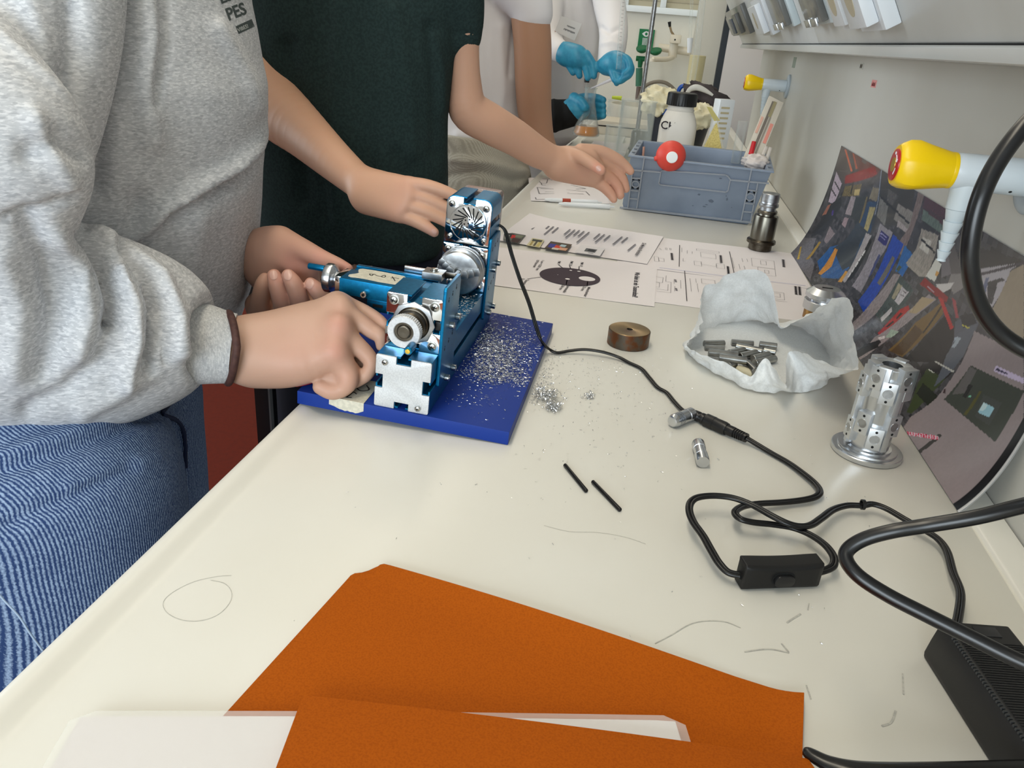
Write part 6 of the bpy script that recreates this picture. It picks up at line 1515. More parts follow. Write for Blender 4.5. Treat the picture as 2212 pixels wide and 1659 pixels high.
for px, py in ((1388, 107), (1417, 112)):
    c = at(px, py, 4.07); MB().lathe(c + np.array([0, .0, -.012]), (-.1, -.35, .93), [(0, .014), (.008, .026), (.018, .030), (.024, .028), (.024, 0)], 28).build('spray_head', DG, ew)
a, b = at(1374, 126, 4.1), at(1402, 128, 4.1); MB().tube([a, b], .012, 12).build('bridge', DG, ew)
MB().tube([at(1384, 128, 4.1), at(1382, 146, 4.1)], [.014, .010], 12).build('handle_neck', DG, ew)
MB().tube([at(1381, 147, 4.1), at(1380, 186, 4.1)], .0165, 14).build('grip', mat('grip_green', (60, 116, 92), .5), ew); MB().tube([at(1380, 187, 4.1), at(1377, 216, 4.1)], .012, 12).build('hose', mat('eyewash_hose', (110, 96, 90), .4), ew)
CRM = mat('cream_tap', (226, 218, 200), .35); mt = root('mixer_tap', 'cream wall mounted mixer tap with a thin lever on the far wall', 'tap', at(1455, 105, 4.1))
MB().tube([at(1422, 102, 4.12), at(1490, 112, 4.12)], .0185, 18).build('cross_pipe', CRM, mt); MB().tube([at(1458, 78, 4.1), at(1452, 124, 4.1)], .021, 18).build('tap_body', CRM, mt)
pz = at(1459, 86, 4.08); MB().bx(pz + np.array([-.026, -.026, -.016]), pz + np.array([.026, .026, .022])).build('cartridge_head', CRM, mt, bev=.005)
MB().lathe(pz + np.array([-.002, -.0262, 0]), (0, -1, 0), [(0, .004), (.0004, .004)], 12).build('index_dot', M['dark'], mt)
MB().tube([at(1457, 79, 4.08), at(1450, 68, 4.08), at(1447, 56, 4.08)], [.006, .005, .005], 10).build('lever', mat('lever_tan', (150, 130, 100), .4, .5), mt); MB().tube([at(1447, 58, 4.08), at(1446, 47, 4.08)], [.006, .0085], 10).build('lever_tip', M['black'], mt)
MB().tube([at(1453, 124, 4.06), at(1440, 128, 4.0), at(1410, 128, 3.95)], .0115, 14, sub=3).build('spout', CRM, mt); MB().tube([at(1410, 127, 3.95), at(1409, 133, 3.95)], .013, 14).build('aerator', CRM, mt)
cy = root('beige_canister', 'beige cylinder standing beside the far tap', 'canister', at(1497, 180, 3.7)); a, b = at(1508, 121, 3.62), at(1489, 205, 3.62)
MB().lathe((b[0] + .01, 3.62, .0005), (0, 0, 1), [(0, .030), (a[2], .034), (a[2] + .002, .032), (a[2] + .002, 0)], 28).build('canister_body', mat('canister_beige', (196, 186, 146), .5), cy)
bu = root('glass_burette', 'slim glass burette with a white tip hanging in front of the far tap', 'burette', at(1492, 110, 3.3)); MB().tube([at(1496, -40, 3.3), at(1491, 84, 3.3)], .006, 14).build('glass_tube', GL, bu); MB().tube([at(1491, 82, 3.3), at(1489, 114, 3.3)], [.012, .008], 14).build('white_tip', M['plain'], bu)
gt = root('measuring_cylinder', 'tall glass measuring cylinder at the far end of the bench', 'cylinder', at(1508, 120, 3.35)); MB().tube([at(1522, -40, 3.35), at(1506, 108, 3.35)], .012, 16).build('glass_tube', GL, gt); MB().lathe((at(1506, 108, 3.35)[0], 3.35, .0005), (0, 0, 1), [(0, .036), (.008, .036), (.010, .014), (at(1506, 108, 3.35)[2], .012)], 20).build('glass_foot', GL, gt)
sk = root('sink_basin', 'cream ceramic sink basin under the far tap', 'sink', (-.12, 3.9, -.05)); MB().ring((-.10, 3.985, -.1), (0, 0, 1), [(0, .001), (0, .13), (.135, .17), (.15, .17), (.15, .155), (.02, .12), (.02, .001)], 40).build('basin_bowl', CRM, sk)
hs = root('sink_hose', 'grey flexible hose arching over the sink', 'hose', at(1420, 185, 3.8)); MB().tube([at(1380, 215, 3.8), at(1392, 188, 3.8), at(1415, 177, 3.8), at(1440, 180, 3.8), at(1460, 198, 3.8), at(1466, 215, 3.8)], .008, 12, sub=5).build('hose', mat('grey_hose', (120, 112, 100), .4), hs)
ywl = root('yellow_tag', 'small yellow and grey tag on the far wall left of the pipette', 'tag', at(1335, 40, YF)); p = at(1334, 40, YF - .001); MB().bx((p[0] - .012, YF - .012, p[2] - .012), (p[0] + .010, YF - .001, p[2] + .014)).build('yellow_cap', M['yellow'], ywl); MB().bx((p[0] - .016, YF - .014, p[2] - .085), (p[0] + .012, YF - .001, p[2] - .014)).build('grey_holder', mat('holder_grey', (190, 188, 182), .5), ywl)
# ================================================================= people
from mathutils.bvhtree import BVHTree
def mproj(V):
    q = (V - CP) @ RC                                       # camera axes
    return PW / 2 + FPX * q[:, 0] / -q[:, 2], PH / 2 - FPX * q[:, 1] / -q[:, 2]
def polydist(x, y, L):
    L = np.array(L, float); d = np.full(x.shape, 1e9)
    for a, b in zip(L[:-1], L[1:]):
        e = b - a; t = np.clip(((x - a[0]) * e[0] + (y - a[1]) * e[1]) / (e @ e + 1e-9), 0, 1)
        d = np.minimum(d, np.hypot(x - a[0] - t * e[0], y - a[1] - t * e[1]))
    return d
def folds(lines, grain=0.0, gscale=30, seed=0):
    """cloth folds: (outline of the fold, width, height) pressed into the side of the cloth that shows them; plus soft rumpling"""
    def f(V, N):
        D = np.zeros(len(V)); x, y = mproj(V); front = np.clip(((CP - V) * N).sum(1) / np.linalg.norm(CP - V, axis=1) * 2.5, 0, 1)
        for L, w_, amt in lines: D += amt * np.exp(-(polydist(x, y, L) / w_) ** 2) * front
        if grain:
            D += grain * np.array([noise.noise(Vector(p) * gscale + Vector((seed, 0, 0))) for p in V.tolist()])
        return N * D[:, None]
    return f
def joinobj(name, meshes): return join_meshes(name, meshes)
def bvh(me): return BVHTree.FromPolygons([v.co.copy() for v in me.vertices], [tuple(p.vertices) for p in me.polygons])
def cast(tree, px, py, off=0.0004):
    d = Vector(ray(px, py)).normalized(); h = tree.ray_cast(Vector(CP), d)
    return (np.array(h[0] + h[1] * 0 - d * off)) if h[0] else None
def tangent_rows(pts, cy, rx, ry, Yg, left=True):
    """rows of a loft whose right-hand outline passes through the photo points"""
    R = []
    for i, (px, py) in enumerate(pts):
        d = ray(px, py); z = at(px, py, Yg)[2]; a = rx[i] if not np.isscalar(rx) else rx; b = ry[i] if not np.isscalar(ry) else ry
        cx = (-math.sqrt(a * a * d[1] ** 2 + b * b * d[0] ** 2) + cy * d[0]) / d[1]; R.append((z, cx, cy, a, b, 0.0))
    return R
def wrapline(tree, pts, r, name, m, parent, off=.0002, **kw):
    P = [cast(tree, *p, off=off) for p in pts]; P = [p for p in P if p is not None]
    if len(P) > 1: return MB().tube(P, r, 6, sub=3).build(name, m, parent, angle=80, **kw)
SK = vcol(mat('skin', (205, 160, 135), 0.48, spec=0.35, sss=0.12)); mottle_src = None
def skin_detail(m):
    b = m.node_tree.nodes['Principled BSDF']; mp = coords(m); n1 = nd(m, 'ShaderNodeTexNoise'); n1.inputs['Scale'].default_value = 420; n1.inputs['Detail'].default_value = 4
    lk(m, mp, 'Vector', n1, 'Vector'); bp = nd(m, 'ShaderNodeBump'); bp.inputs['Strength'].default_value = .10; bp.inputs['Distance'].default_value = .0005
    lk(m, n1, 'Fac', bp, 'Height'); lk(m, bp, 'Normal', b, 'Normal')
skin_detail(SK)
NAIL = mat('fingernail', (206, 164, 150), .3)
def nail(tree, px, py, wpx, hpx, ang, parent):
    """small curved plate lying on the finger tip"""
    c = math.cos(ang); s_ = math.sin(ang); V = []; n = 6
    for j in range(n + 1):
        for i in range(n + 1):
            u, v = i / n * 2 - 1, j / n * 2 - 1; k = math.sqrt(max(0, 1 - .35 * v * v)); x, y = u * wpx * k * math.sqrt(1 - .3 * v * v), v * hpx * math.sqrt(1 - .3 * u * u)
            p = cast(tree, px + x * c - y * s_, py + x * s_ + y * c, off=.0003 + .0003 * (1 - u * u)); 
            if p is None: return
            V.append(p)
    F = [(j * (n + 1) + i, j * (n + 1) + i + 1, (j + 1) * (n + 1) + i + 1, (j + 1) * (n + 1) + i) for j in range(n) for i in range(n)]
    MB().add(V, F).build('fingernail', NAIL, parent, fix=True, angle=80)
def heather(m, dark, light, scale=260, stretch=(1, 1, .35), bump=.35):
    mottle(m, light, scale, 3, .48, .60, stretch); mottle(m, dark, scale * .8, 3, .53, .64, stretch, fac=.75, bump=bump, bdist=.0006)
    return m
SWT = heather(mat('grey_heather_fleece', (188, 190, 194), .92, spec=.12), (164, 166, 171), (210, 211, 214), 420, (.5, .5, 1.6))
RIBM = heather(mat('grey_rib_knit', (186, 187, 188), .92, spec=.12), (168, 169, 172), (204, 204, 204), 700)
def twill(m, c2, scale=150, rot=(0, 0, 0)):
    b = m.node_tree.nodes['Principled BSDF']; mp = coords(m, (1, 1, 1), rot); w_ = nd(m, 'ShaderNodeTexWave', wave_type='BANDS', bands_direction='Y'); w_.inputs['Scale'].default_value = scale; w_.inputs['Distortion'].default_value = 2.2; w_.inputs['Detail'].default_value = 3; w_.inputs['Detail Scale'].default_value = 3
    lk(m, mp, 'Vector', w_, 'Vector'); n1 = nd(m, 'ShaderNodeTexNoise'); n1.inputs['Scale'].default_value = 500; lk(m, mp, 'Vector', n1, 'Vector')
    mu = nd(m, 'ShaderNodeMath', operation='MULTIPLY'); lk(m, w_, 'Fac', mu, 0); lk(m, n1, 'Fac', mu, 1)
    x = nd(m, 'ShaderNodeMix', data_type='RGBA'); x.inputs[6].default_value = b.inputs['Base Color'].default_value; x.inputs[7].default_value = lin(c2) + (1,)
    mr = nd(m, 'ShaderNodeMapRange'); mr.inputs['From Min'].default_value = .08; mr.inputs['From Max'].default_value = .55; lk(m, mu, 'Value', mr, 'Value')
    m.node_tree.links.new(mr.outputs['Result'], x.inputs[0]); m.node_tree.links.new(x.outputs[2], b.inputs['Base Color'])
    bp = nd(m, 'ShaderNodeBump'); bp.inputs['Strength'].default_value = .4; bp.inputs['Distance'].default_value = .0006; lk(m, mu, 'Value', bp, 'Height'); lk(m, bp, 'Normal', b, 'Normal'); return m
JEAN = twill(mat('blue_denim', (46, 66, 108), .88, spec=.12), (150, 170, 198), 150, (0.0, .25, 0))

# ---------------------------------------------------------------- person in the grey sweatshirt (nearest)
pA_ = root('person', 'person in a heather grey sweatshirt and blue jeans with a brown wristband turning the lathe', 'person', (-.46, .62, -.9))
# skin: right hand on the carriage wheel, left hand on the cross-slide wheel, arms, trunk
W_ = .002
hA = SDF(.0014); vw = ray(640, 750); vw = vw / np.linalg.norm(vw)
hA.ptube([(380, 745, .553, 62), (470, 752, .562, 66), (540, 758, .572, 70), (575, 758, .578, 66)], k=.01, flat=(vw, .72))
for L in ([(545, 725, .588, 40), (640, 694, .610, 36), (722, 662, .630, 24)], [(545, 738, .583, 42), (650, 712, .600, 36), (738, 672, .617, 25)], [(545, 768, .578, 44), (650, 752, .588, 39), (734, 714, .603, 27)], [(545, 784, .574, 42), (640, 787, .577, 39), (726, 768, .590, 30)]): hA.ptube(L, k=.013)
hA.ptube([(560, 800, .580, 28), (630, 806, .582, 24), (690, 800, .588, 16)], k=.014)
hA.ptube([(735, 659, .632, 22), (775, 669, .634, 17.5), (813, 689, .632, 15), (831, 706, .627, 12), (836, 733, .622, 9.5)], k=.006)
hA.ptube([(738, 672, .617, 24), (772, 692, .618, 20), (803, 714, .617, 18), (821, 727, .614, 15.5), (823, 748, .612, 11)], k=.004)
hA.ptube([(734, 714, .603, 26), (766, 742, .603, 21), (790, 765, .602, 19), (802, 784, .599, 16.5), (793, 808, .596, 14.5), (774, 822, .594, 13.5), (758, 832, .593, 11)], k=.004)
hA.ptube([(726, 768, .590, 29), (745, 796, .587, 26), (752, 820, .584, 23), (740, 840, .581, 18.5), (716, 845, .578, 19), (692, 836, .576, 16.5)], k=.003)
hA.ptube([(700, 775, .592, 26), (735, 800, .592, 22), (760, 800, .595, 17)], k=.006)
hA.ptube([(715, 815, .584, 14), (735, 822, .584, 12)], k=.004)
hA.ptube([(745, 735, .612, 20), (775, 770, .612, 18), (785, 790, .61, 14)], k=.006)
hA.ptube([(640, 760, .606, 30), (690, 790, .610, 24), (730, 800, .614, 18), (770, 790, .618, 15)], k=.008)   # thumb folded under the palm
for x, y, Y, r in ((728, 655, .624, 16), (731, 704, .597, 18), (722, 759, .583, 20)): hA.ball(at(x, y, Y), rad(at(x, y, Y), r), k=.016)
m1 = hA.mesh('right_hand', 3)
KN = (196, 136, 120)
paint(m1, (186, 150, 130), [(at(733, 652, .60), .011, KN, .55), (at(733, 700, .588), .012, KN, .55), (at(725, 756, .572), .013, KN, .6), (at(640, 760, .565), .03, (192, 148, 132), .5), (at(820, 680, .62), .012, (196, 142, 126), .5), (at(795, 770, .59), .014, (180, 136, 118), .4), (at(750, 820, .572), .014, (196, 146, 128), .5), (at(700, 845, .565), .012, (192, 144, 128), .45), (at(760, 700, .60), .008, (172, 130, 112), .3)])
hL = SDF(.0014)
hL.ptube([(470, 545, .765, 42), (540, 548, .752, 52), (590, 552, .742, 56)], k=.01, flat=(vw, .75))
hL.ptube([(585, 540, .742, 46), (625, 555, .735, 42), (655, 575, .730, 34)], k=.012); hL.ptube([(580, 590, .742, 44), (620, 610, .738, 40), (660, 620, .732, 34)], k=.012)
hL.ptube([(606, 520, .738, 30), (655, 540, .722, 24), (695, 557, .708, 18), (730, 572, .700, 15.5), (751, 581, .698, 12)], k=.01)
for L in ([(560, 690, .722, 22), (562, 650, .705, 20), (568, 618, .70, 18), (572, 602, .702, 13)], [(620, 700, .715, 24), (611, 655, .694, 21.5), (600, 618, .690, 19.5), (592, 596, .692, 15)], [(660, 690, .712, 24), (648, 650, .692, 21), (635, 615, .687, 19), (623, 596, .689, 15)], [(712, 670, .710, 22), (696, 642, .697, 19.5), (682, 624, .693, 17), (671, 612, .695, 13)]): hL.ptube(L, k=.002)
hL.ptube([(560, 660, .735, 30), (620, 680, .73, 34), (690, 668, .722, 26)], k=.01)
m2 = hL.mesh('left_hand', 3)
paint(m2, (188, 146, 126), [(at(640, 575, .715), .020, (198, 138, 122), .7), (at(690, 560, .70), .016, (198, 140, 124), .6), (at(745, 580, .695), .010, (202, 136, 122), .6)] + [(at(x, y, .688), .010, (204, 146, 132), .6) for x, y in ((592, 600), (624, 600), (672, 616), (606, 640), (645, 640))])
core = SDF(.009)
core.loft([(-.06, -.57, .62, .08, .13, 0), (.25, -.53, .70, .085, .13, 0), (.5, -.55, .71, .08, .16, 0)], .03).ptube([(120, -220, .58, 90), (40, 250, .50, 75), (-40, 600, .47, 70), (150, 705, .51, 66), (390, 745, .555, 60)], .03)
core.ptube([(330, 200, .86, 60), (380, 450, .82, 55), (470, 545, .765, 45)], .03)
for x, y in ((-.48, .485), (-.55, .63)): core.tube([(x, y, -.06), (x, y, -.45), (x, y, -.86)], [.085, .06, .045], .03)
m3 = core.mesh('trunk', 1); paint(m3, (202, 156, 130), [])
for m_ in (m1, m2, m3): pass
tA = bvh(m1); tL = bvh(m2)
bodyA = link('body', joinobj('body', [m1, m2, m3]), SK, pA_, angle=80)
nail(tL, 591, 594, 8.5, 10, -.12, bodyA); nail(tL, 622, 594, 9, 11, .1, bodyA); nail(tL, 669, 613, 8.5, 11, .35, bodyA)
# sweatshirt
swt = SDF(.0045)
out = [(540, -140), (543, 0), (556, 70), (569, 150), (581, 205), (583, 265), (577, 380), (575, 402), (572, 480), (565, 580), (557, 665), (520, 790), (470, 850)]
n_ = len(out); rows = tangent_rows(out, .70, np.interp(range(n_), [0, 5, 8, 12], [.125, .135, .135, .12]), np.interp(range(n_), [0, 5, 12], [.19, .17, .165]), .69)
zt = rows[0][0]; rows.append((zt + .16, rows[0][1] - .02, .71, .115, .20, 0)); rows.append((zt + .22, rows[0][1] - .03, .71, .06, .12, 0))
swt.loft(rows, .02)
mtor = swt.mesh('sweatshirt_torso', 4, folds([([(600, 255), (560, 310), (500, 362), (430, 402), (350, 455), (290, 520)], 16, .012), ([(590, 320), (520, 385), (450, 420), (380, 465)], 18, -.009), ([(300, -50), (320, 80), (310, 180), (330, 300)], 26, .010), ([(350, -50), (350, 100), (335, 220)], 14, -.006), ([(255, 0), (240, 120), (215, 240), (200, 400)], 30, -.014), ([(470, 60), (540, 180), (560, 230)], 18, .006), ([(300, 440), (290, 600), (270, 700)], 24, -.008), ([(420, 460), (400, 640)], 40, .008), ([(390, 414), (480, 406), (580, 400)], 3.2, -.0022), ([(390, 407), (480, 399), (580, 393)], 5, .0012)], .0035, 9, 2))
slv = SDF(.0042)
slv.ptube([(120, -260, .60, 150), (112, -60, .565, 152), (96, 90, .545, 150), (56, 250, .52, 146), (20, 330, .50, 140)], .01)
mu = slv.mesh('sweatshirt_upper_sleeve', 4, folds([([(0, 40), (40, 110), (60, 200)], 22, .008), ([(150, 0), (160, 120), (130, 220)], 26, -.010), ([(60, -20), (90, 100), (100, 200)], 24, .008)], .004, 9, 5))
slb = SDF(.004)
slb.ptube([(-70, 110, .47, 105), (-10, 240, .455, 150), (12, 320, .452, 166), (12, 385, .455, 160), (-10, 450, .46, 130)], .012)
slb.ptube([(-90, 690, .47, 240), (60, 700, .492, 238), (190, 712, .517, 216), (280, 718, .535, 182), (330, 728, .543, 142), (372, 737, .55, 110)], .022)
slb.ptube([(-40, 380, .455, 140), (-60, 520, .455, 190), (-90, 690, .465, 230)], .02)
slb.ball(at(528, 742, .56), rad(at(528, 742, .56), 122), k=.010, cut=True)
mf = slb.mesh('sweatshirt_sleeve', 4, folds([([(179, 505), (225, 580), (243, 640), (238, 700)], 15, -.015), ([(120, 520), (175, 600), (190, 690), (170, 760)], 30, .012), ([(262, 535), (322, 600), (340, 660), (336, 740), (322, 800)], 13, -.015), ([(205, 500), (285, 555), (345, 600), (384, 680), (390, 760)], 20, .011), ([(255, 590), (290, 660), (295, 740), (270, 820)], 18, .012), ([(345, 640), (362, 700), (362, 780)], 9, -.006), ([(60, 480), (110, 560), (120, 680), (90, 800)], 26, -.010), ([(0, 560), (40, 660), (30, 800)], 34, .008), ([(240, 700), (210, 780), (140, 850), (60, 890)], 22, -.007), ([(320, 810), (260, 850), (180, 890)], 20, .006), ([(185, 240), (100, 160), (0, 70)], 10, .004), ([(180, 330), (120, 300), (60, 330)], 26, -.006), ([(70, 250), (110, 330), (150, 400)], 22, .006), ([(10, 470), (90, 455), (160, 420)], 12, -.005)], .004, 10, 9))
tS = bvh(mtor)
sweat = link('sweatshirt', joinobj('sweatshirt', [mtor, mu, mf]), SWT, pA_, angle=80)
# waist ribbing, cuff
wb_ = SDF(.004); rr = [(z, cx, cy, a + .004, b + .004, t) for z, cx, cy, a, b, t in rows if z < .14][-4:]
def ribtube(pts, r, ribs, amp, name, parent, m=RIBM, flat=None):
    P = [at(*p[:3]) for p in pts]; R_ = [rad(p, q[3]) for p, q in zip(P, pts)]; P, R_ = spline(np.array(P), np.array(R_), 6)
    T = np.gradient(P, axis=0); T /= np.linalg.norm(T, axis=1)[:, None]; n = ribs * 2; v = []; f = []
    u = np.cross(T[0], (0, 0, 1.0)); u /= np.linalg.norm(u); k = len(P)
    for side in (0, 1):
        for j in range(k):
            uu = u - T[j] * np.dot(u, T[j]); uu /= np.linalg.norm(uu); w_ = np.cross(T[j], uu)
            for i in range(n):
                a = 2 * math.pi * i / n; q = R_[j] * (1 + (amp if i % 2 else 0)) - side * .0022; d = q * (uu * math.cos(a) + w_ * math.sin(a))
                if flat is not None: d = d + np.asarray(flat[0]) * np.dot(d, flat[0]) * (flat[1] - 1)
                v.append(P[j] + d)
    for s_ in (0, 1):
        for j in range(k - 1):
            for i in range(n): c = (i + 1) % n; o = s_ * k * n; f.append((o + j * n + i, o + j * n + c, o + (j + 1) * n + c, o + (j + 1) * n + i))
    for i in range(n): c = (i + 1) % n; f.append(((k - 1) * n + i, (k - 1) * n + c, k * n + (k - 1) * n + c, k * n + (k - 1) * n + i))
    return MB().add(v, f).build(name, m, parent, angle=80)
ribtube([(380, 738, .5515, 98), (400, 740, .5535, 94), (440, 744, .558, 86), (480, 750, .564, 78), (504, 753, .5675, 74)], 0, 84, .022, 'ribbed_cuff', pA_, flat=(vw, .80))
ribtube([(100, 945, .475, 10), (101, 946, .475, 10)], 0, 8, .01, 'hem_thread', pA_) if False else None
# printed words on the chest, wrapped onto the cloth
def wrapprint(tree, polys_mesh_list, name, m, parent):
    V = []; F = []
    for me_ in polys_mesh_list:
        o = len(V); ok = True
        for v in me_.vertices:
            p = cast(tree, v.co.x, v.co.y, off=.0006); V.append(p if p is not None else np.array([0, 0, -.5]))
        F += [tuple(i + o for i in p.vertices) for p in me_.polygons]; bpy.data.meshes.remove(me_)
    bad = {i for i, p in enumerate(V) if p[2] == -.5}
    F = [q for q in F if not bad & set(q)]
    return MB().add(V, F).build(name, m, parent, fix=False, smooth=False)
def px_text(s_, size, x, y, ang, sx=1.0, bold=0.0):
    m0 = text_mesh(s_, size, (x, y, 0), (math.cos(ang), math.sin(ang), 0), (math.sin(ang), -math.cos(ang), 0), bold=bold, sx=sx)
    # subdivide by triangulation so the print follows the cloth
    bm = bmesh.new(); bm.from_mesh(m0); bmesh.ops.triangulate(bm, faces=bm.faces); bmesh.ops.subdivide_edges(bm, edges=[e for e in bm.edges if e.calc_length() > 6], cuts=1); bm.to_mesh(m0); bm.free(); return m0
PRT = mat('print_charcoal_green', (62, 72, 72), .8)
wrapprint(tS, [px_text('PES', 37, 494, 44, -.36, .80, 1.1), px_text('ES', 30, 478, 8, -.36, .95, 1.0)], 'chest_lettering', PRT, sweat)
bxm = bpy.data.meshes.new('b'); gx = [(i, j) for j in range(5) for i in range(9)]
bxm.from_pydata([(509 + i * 4.3 + j * 1.7, 57 - i * 2.0 + j * 4.1, 0) for i, j in gx], [], [(j * 9 + i, j * 9 + i + 1, (j + 1) * 9 + i + 1, (j + 1) * 9 + i) for j in range(4) for i in range(8)])
wrapprint(tS, [bxm], 'chest_badge', PRT, sweat)
def off_print():
    m_ = px_text('VIBES!', 11.5, 515, 69, -.42, .82, .1); V = [(v.co.x, v.co.y) for v in m_.vertices]; F = [tuple(p.vertices) for p in m_.polygons]; bpy.data.meshes.remove(m_)
    P = [cast(tS, *p, off=.0010) for p in V]
    if all(p is not None for p in P): MB().add(P, F).build('badge_lettering', mat('print_pale', (196, 200, 198), .8), sweat, fix=False, smooth=False)
off_print()
# wristband
wc_ = at(500, 752, .567); up_ = RC[:, 1]; rt_ = RC[:, 0]; bk_ = RC[:, 2]; w2 = bk_ * .030 + rt_ * .016
MB().tube([wc_ + up_ * math.cos(t) * .0307 + rt_ * (-.003 * abs(math.cos(t))) + w2 * math.sin(t) * .92 for t in np.linspace(0, 2 * math.pi, 49)], .0033, 10, caps=False).build('wristband', mottle(mat('brown_band', (74, 46, 40), .7), (62, 36, 32), 200, 2), pA_, angle=80)
# jeans
jn = SDF(.005)
outj = [(398, 800), (398, 845), (403, 900), (408, 960), (410, 1010), (408, 1060), (400, 1110), (380, 1200)]
rj = tangent_rows(outj, .55, .135, .165, .50); zb_ = rj[-1][0]
jn.loft(rj + [(zb_ - .05, rj[-1][1] - .01, .55, .135, .165, 0)], .02)
for x, y in ((-.475, .485), (-.545, .63)): jn.tube([(x, y, -.06), (x, y, -.25), (x, y, -.5), (x, y, -.86)], [.108, .102, .085, .075], .03)
mj = jn.mesh('jeans', 3, folds([([(0, 1020), (120, 985), (240, 940), (330, 890)], 16, -.005), ([(0, 985), (110, 950), (230, 905)], 16, .005), ([(20, 1130), (150, 1075), (280, 1010)], 16, -.004), ([(150, 1050), (260, 1010), (340, 985)], 14, .003), ([(270, 880), (330, 900), (390, 860)], 12, -.006), ([(360, 845), (352, 900), (385, 925), (396, 985), (398, 1060)], 7, -.004), ([(372, 845), (366, 895), (398, 925)], 6, .004)], .0025, 12, 4))
tJ = bvh(mj); jeans = link('jeans', mj, JEAN, pA_, angle=80)
SEAM = mat('denim_seam', (176, 196, 220), .9)
wrapline(tJ, [(-20, 1262), (10, 1298), (40, 1330), (66, 1370), (92, 1405)], .0009, 'leg_seam', SEAM, jeans)
wrapline(tJ, [(384, 838), (374, 862), (352, 890), (356, 898), (382, 908), (396, 930), (400, 965), (401, 1010)], .0022, 'pocket_edge', mat('denim_dark', (28, 40, 72), .9), jeans)
for x, y in ((-.43, .485), (-.51, .63)): sh = MB().box((x, y, -.875), (.27, .095, .05)); sh.build('shoe', mat('shoe_grey', (90, 92, 96), .7), pA_, bev=.018, seg=3)

# ---------------------------------------------------------------- person in the dark green polo shirt
pB_ = root('person', 'person in a dark green polo shirt with both bare arms reaching around the lathe', 'person', (-.47, 1.16, -.9))
hB = SDF(.0017); v2 = ray(860, 430); v2 = v2 / np.linalg.norm(v2)
hB.ptube([(520, 20, 1.12, 62), (540, 90, 1.10, 62), (560, 180, 1.06, 70), (600, 236, 1.03, 65), (660, 290, .985, 53), (722, 347, .935, 43), (778, 395, .905, 36), (805, 412, .895, 36)], .012)
for L in ([(790, 398, .90, 30), (840, 398, .888, 24), (882, 400, .880, 18)], [(795, 410, .895, 30), (845, 415, .884, 25), (886, 422, .876, 18)], [(795, 422, .89, 30), (840, 434, .880, 26), (876, 444, .872, 19)], [(795, 430, .89, 28), (830, 447, .880, 24), (862, 462, .870, 19)]): hB.ptube(L, .014)
for L in ([(882, 398, .880, 17), (920, 402, .880, 15.5), (955, 412, .882, 14), (985, 424, .885, 12)], [(886, 420, .876, 17.5), (925, 432, .878, 15.5), (960, 447, .882, 14), (992, 462, .886, 12)], [(876, 443, .872, 17.5), (915, 455, .872, 15.5), (950, 471, .876, 13.5), (982, 489, .880, 11)], [(860, 462, .870, 17.5), (890, 473, .868, 15.5), (918, 488, .866, 13.5), (938, 502, .866, 10.5)]): hB.ptube(L, .0025)
hB.ptube([(815, 440, .905, 24), (850, 462, .915, 17), (880, 470, .92, 13)], .008)
mB1 = hB.mesh('right_arm', 3)
paint(mB1, (200, 156, 130), [(at(880, 412, .87), .02, (206, 154, 132), .5), (at(860, 455, .865), .012, (210, 154, 134), .4), (at(935, 500, .86), .010, (212, 158, 142), .5), (at(664, 283, .95), .0030, (96, 58, 44), .8), (at(622, 152, 1.0), .002, (110, 70, 54), .7)])
hC = SDF(.0019)
hC.ptube([(1000, -40, 1.13, 40), (1003, 40, 1.14, 36), (1003, 110, 1.15, 32), (1004, 180, 1.16, 36), (1012, 236, 1.17, 43), (1060, 268, 1.19, 42), (1110, 296, 1.22, 38), (1160, 328, 1.25, 33), (1200, 347, 1.27, 28), (1222, 354, 1.285, 28)], .012)
hC.ptube([(1205, 350, 1.275, 28), (1240, 345, 1.29, 28), (1270, 344, 1.30, 24)], .012); hC.ptube([(1205, 360, 1.275, 26), (1245, 372, 1.29, 26), (1280, 384, 1.30, 20)], .012); hC.ptube([(1210, 356, 1.275, 28), (1250, 360, 1.295, 28), (1285, 366, 1.305, 22)], .012)
hC.ptube([(1225, 335, 1.28, 17), (1250, 338, 1.265, 14), (1275, 352, 1.255, 13), (1298, 368, 1.25, 11)], .006)
for L in ([(1255, 326, 1.30, 16), (1296, 328, 1.315, 14), (1330, 343, 1.325, 13), (1350, 358, 1.33, 11), (1362, 370, 1.33, 8.5)], [(1285, 350, 1.31, 15), (1320, 362, 1.325, 13), (1342, 384, 1.33, 12), (1352, 408, 1.33, 9)], [(1285, 368, 1.305, 15), (1316, 384, 1.315, 13), (1334, 404, 1.318, 11.5), (1340, 422, 1.315, 9)], [(1275, 386, 1.30, 14), (1302, 402, 1.303, 12), (1318, 418, 1.303, 10.5), (1326, 431, 1.30, 8)]): hC.ptube(L, .002)
mB2 = hC.mesh('left_arm', 3)
paint(mB2, (194, 152, 128), [(at(1292, 364, 1.245), .011, (214, 142, 122), .7), (at(1330, 400, 1.31), .03, (202, 142, 120), .5), (at(1250, 375, 1.28), .02, (204, 150, 128), .4)])
coB = SDF(.010); coB.loft([(-.05, -.45, 1.16, .12, .10, 0), (.3, -.46, 1.14, .12, .09, 0), (.48, -.46, 1.13, .15, .08, 0)], .03).ptube([(740, -60, 1.13, 90), (560, -30, 1.13, 60), (540, 90, 1.10, 55)], .03).ptube([(740, -60, 1.13, 90), (960, -60, 1.13, 50), (1003, 40, 1.14, 34)], .03)
for x in (-.53, -.40): coB.tube([(x, 1.16, -.02), (x, 1.16, -.45), (x, 1.16, -.86)], [.08, .055, .042], .03)
mB3 = coB.mesh('trunk', 1); paint(mB3, (194, 152, 128), [])
tB2 = bvh(mB2); tB1 = bvh(mB1)
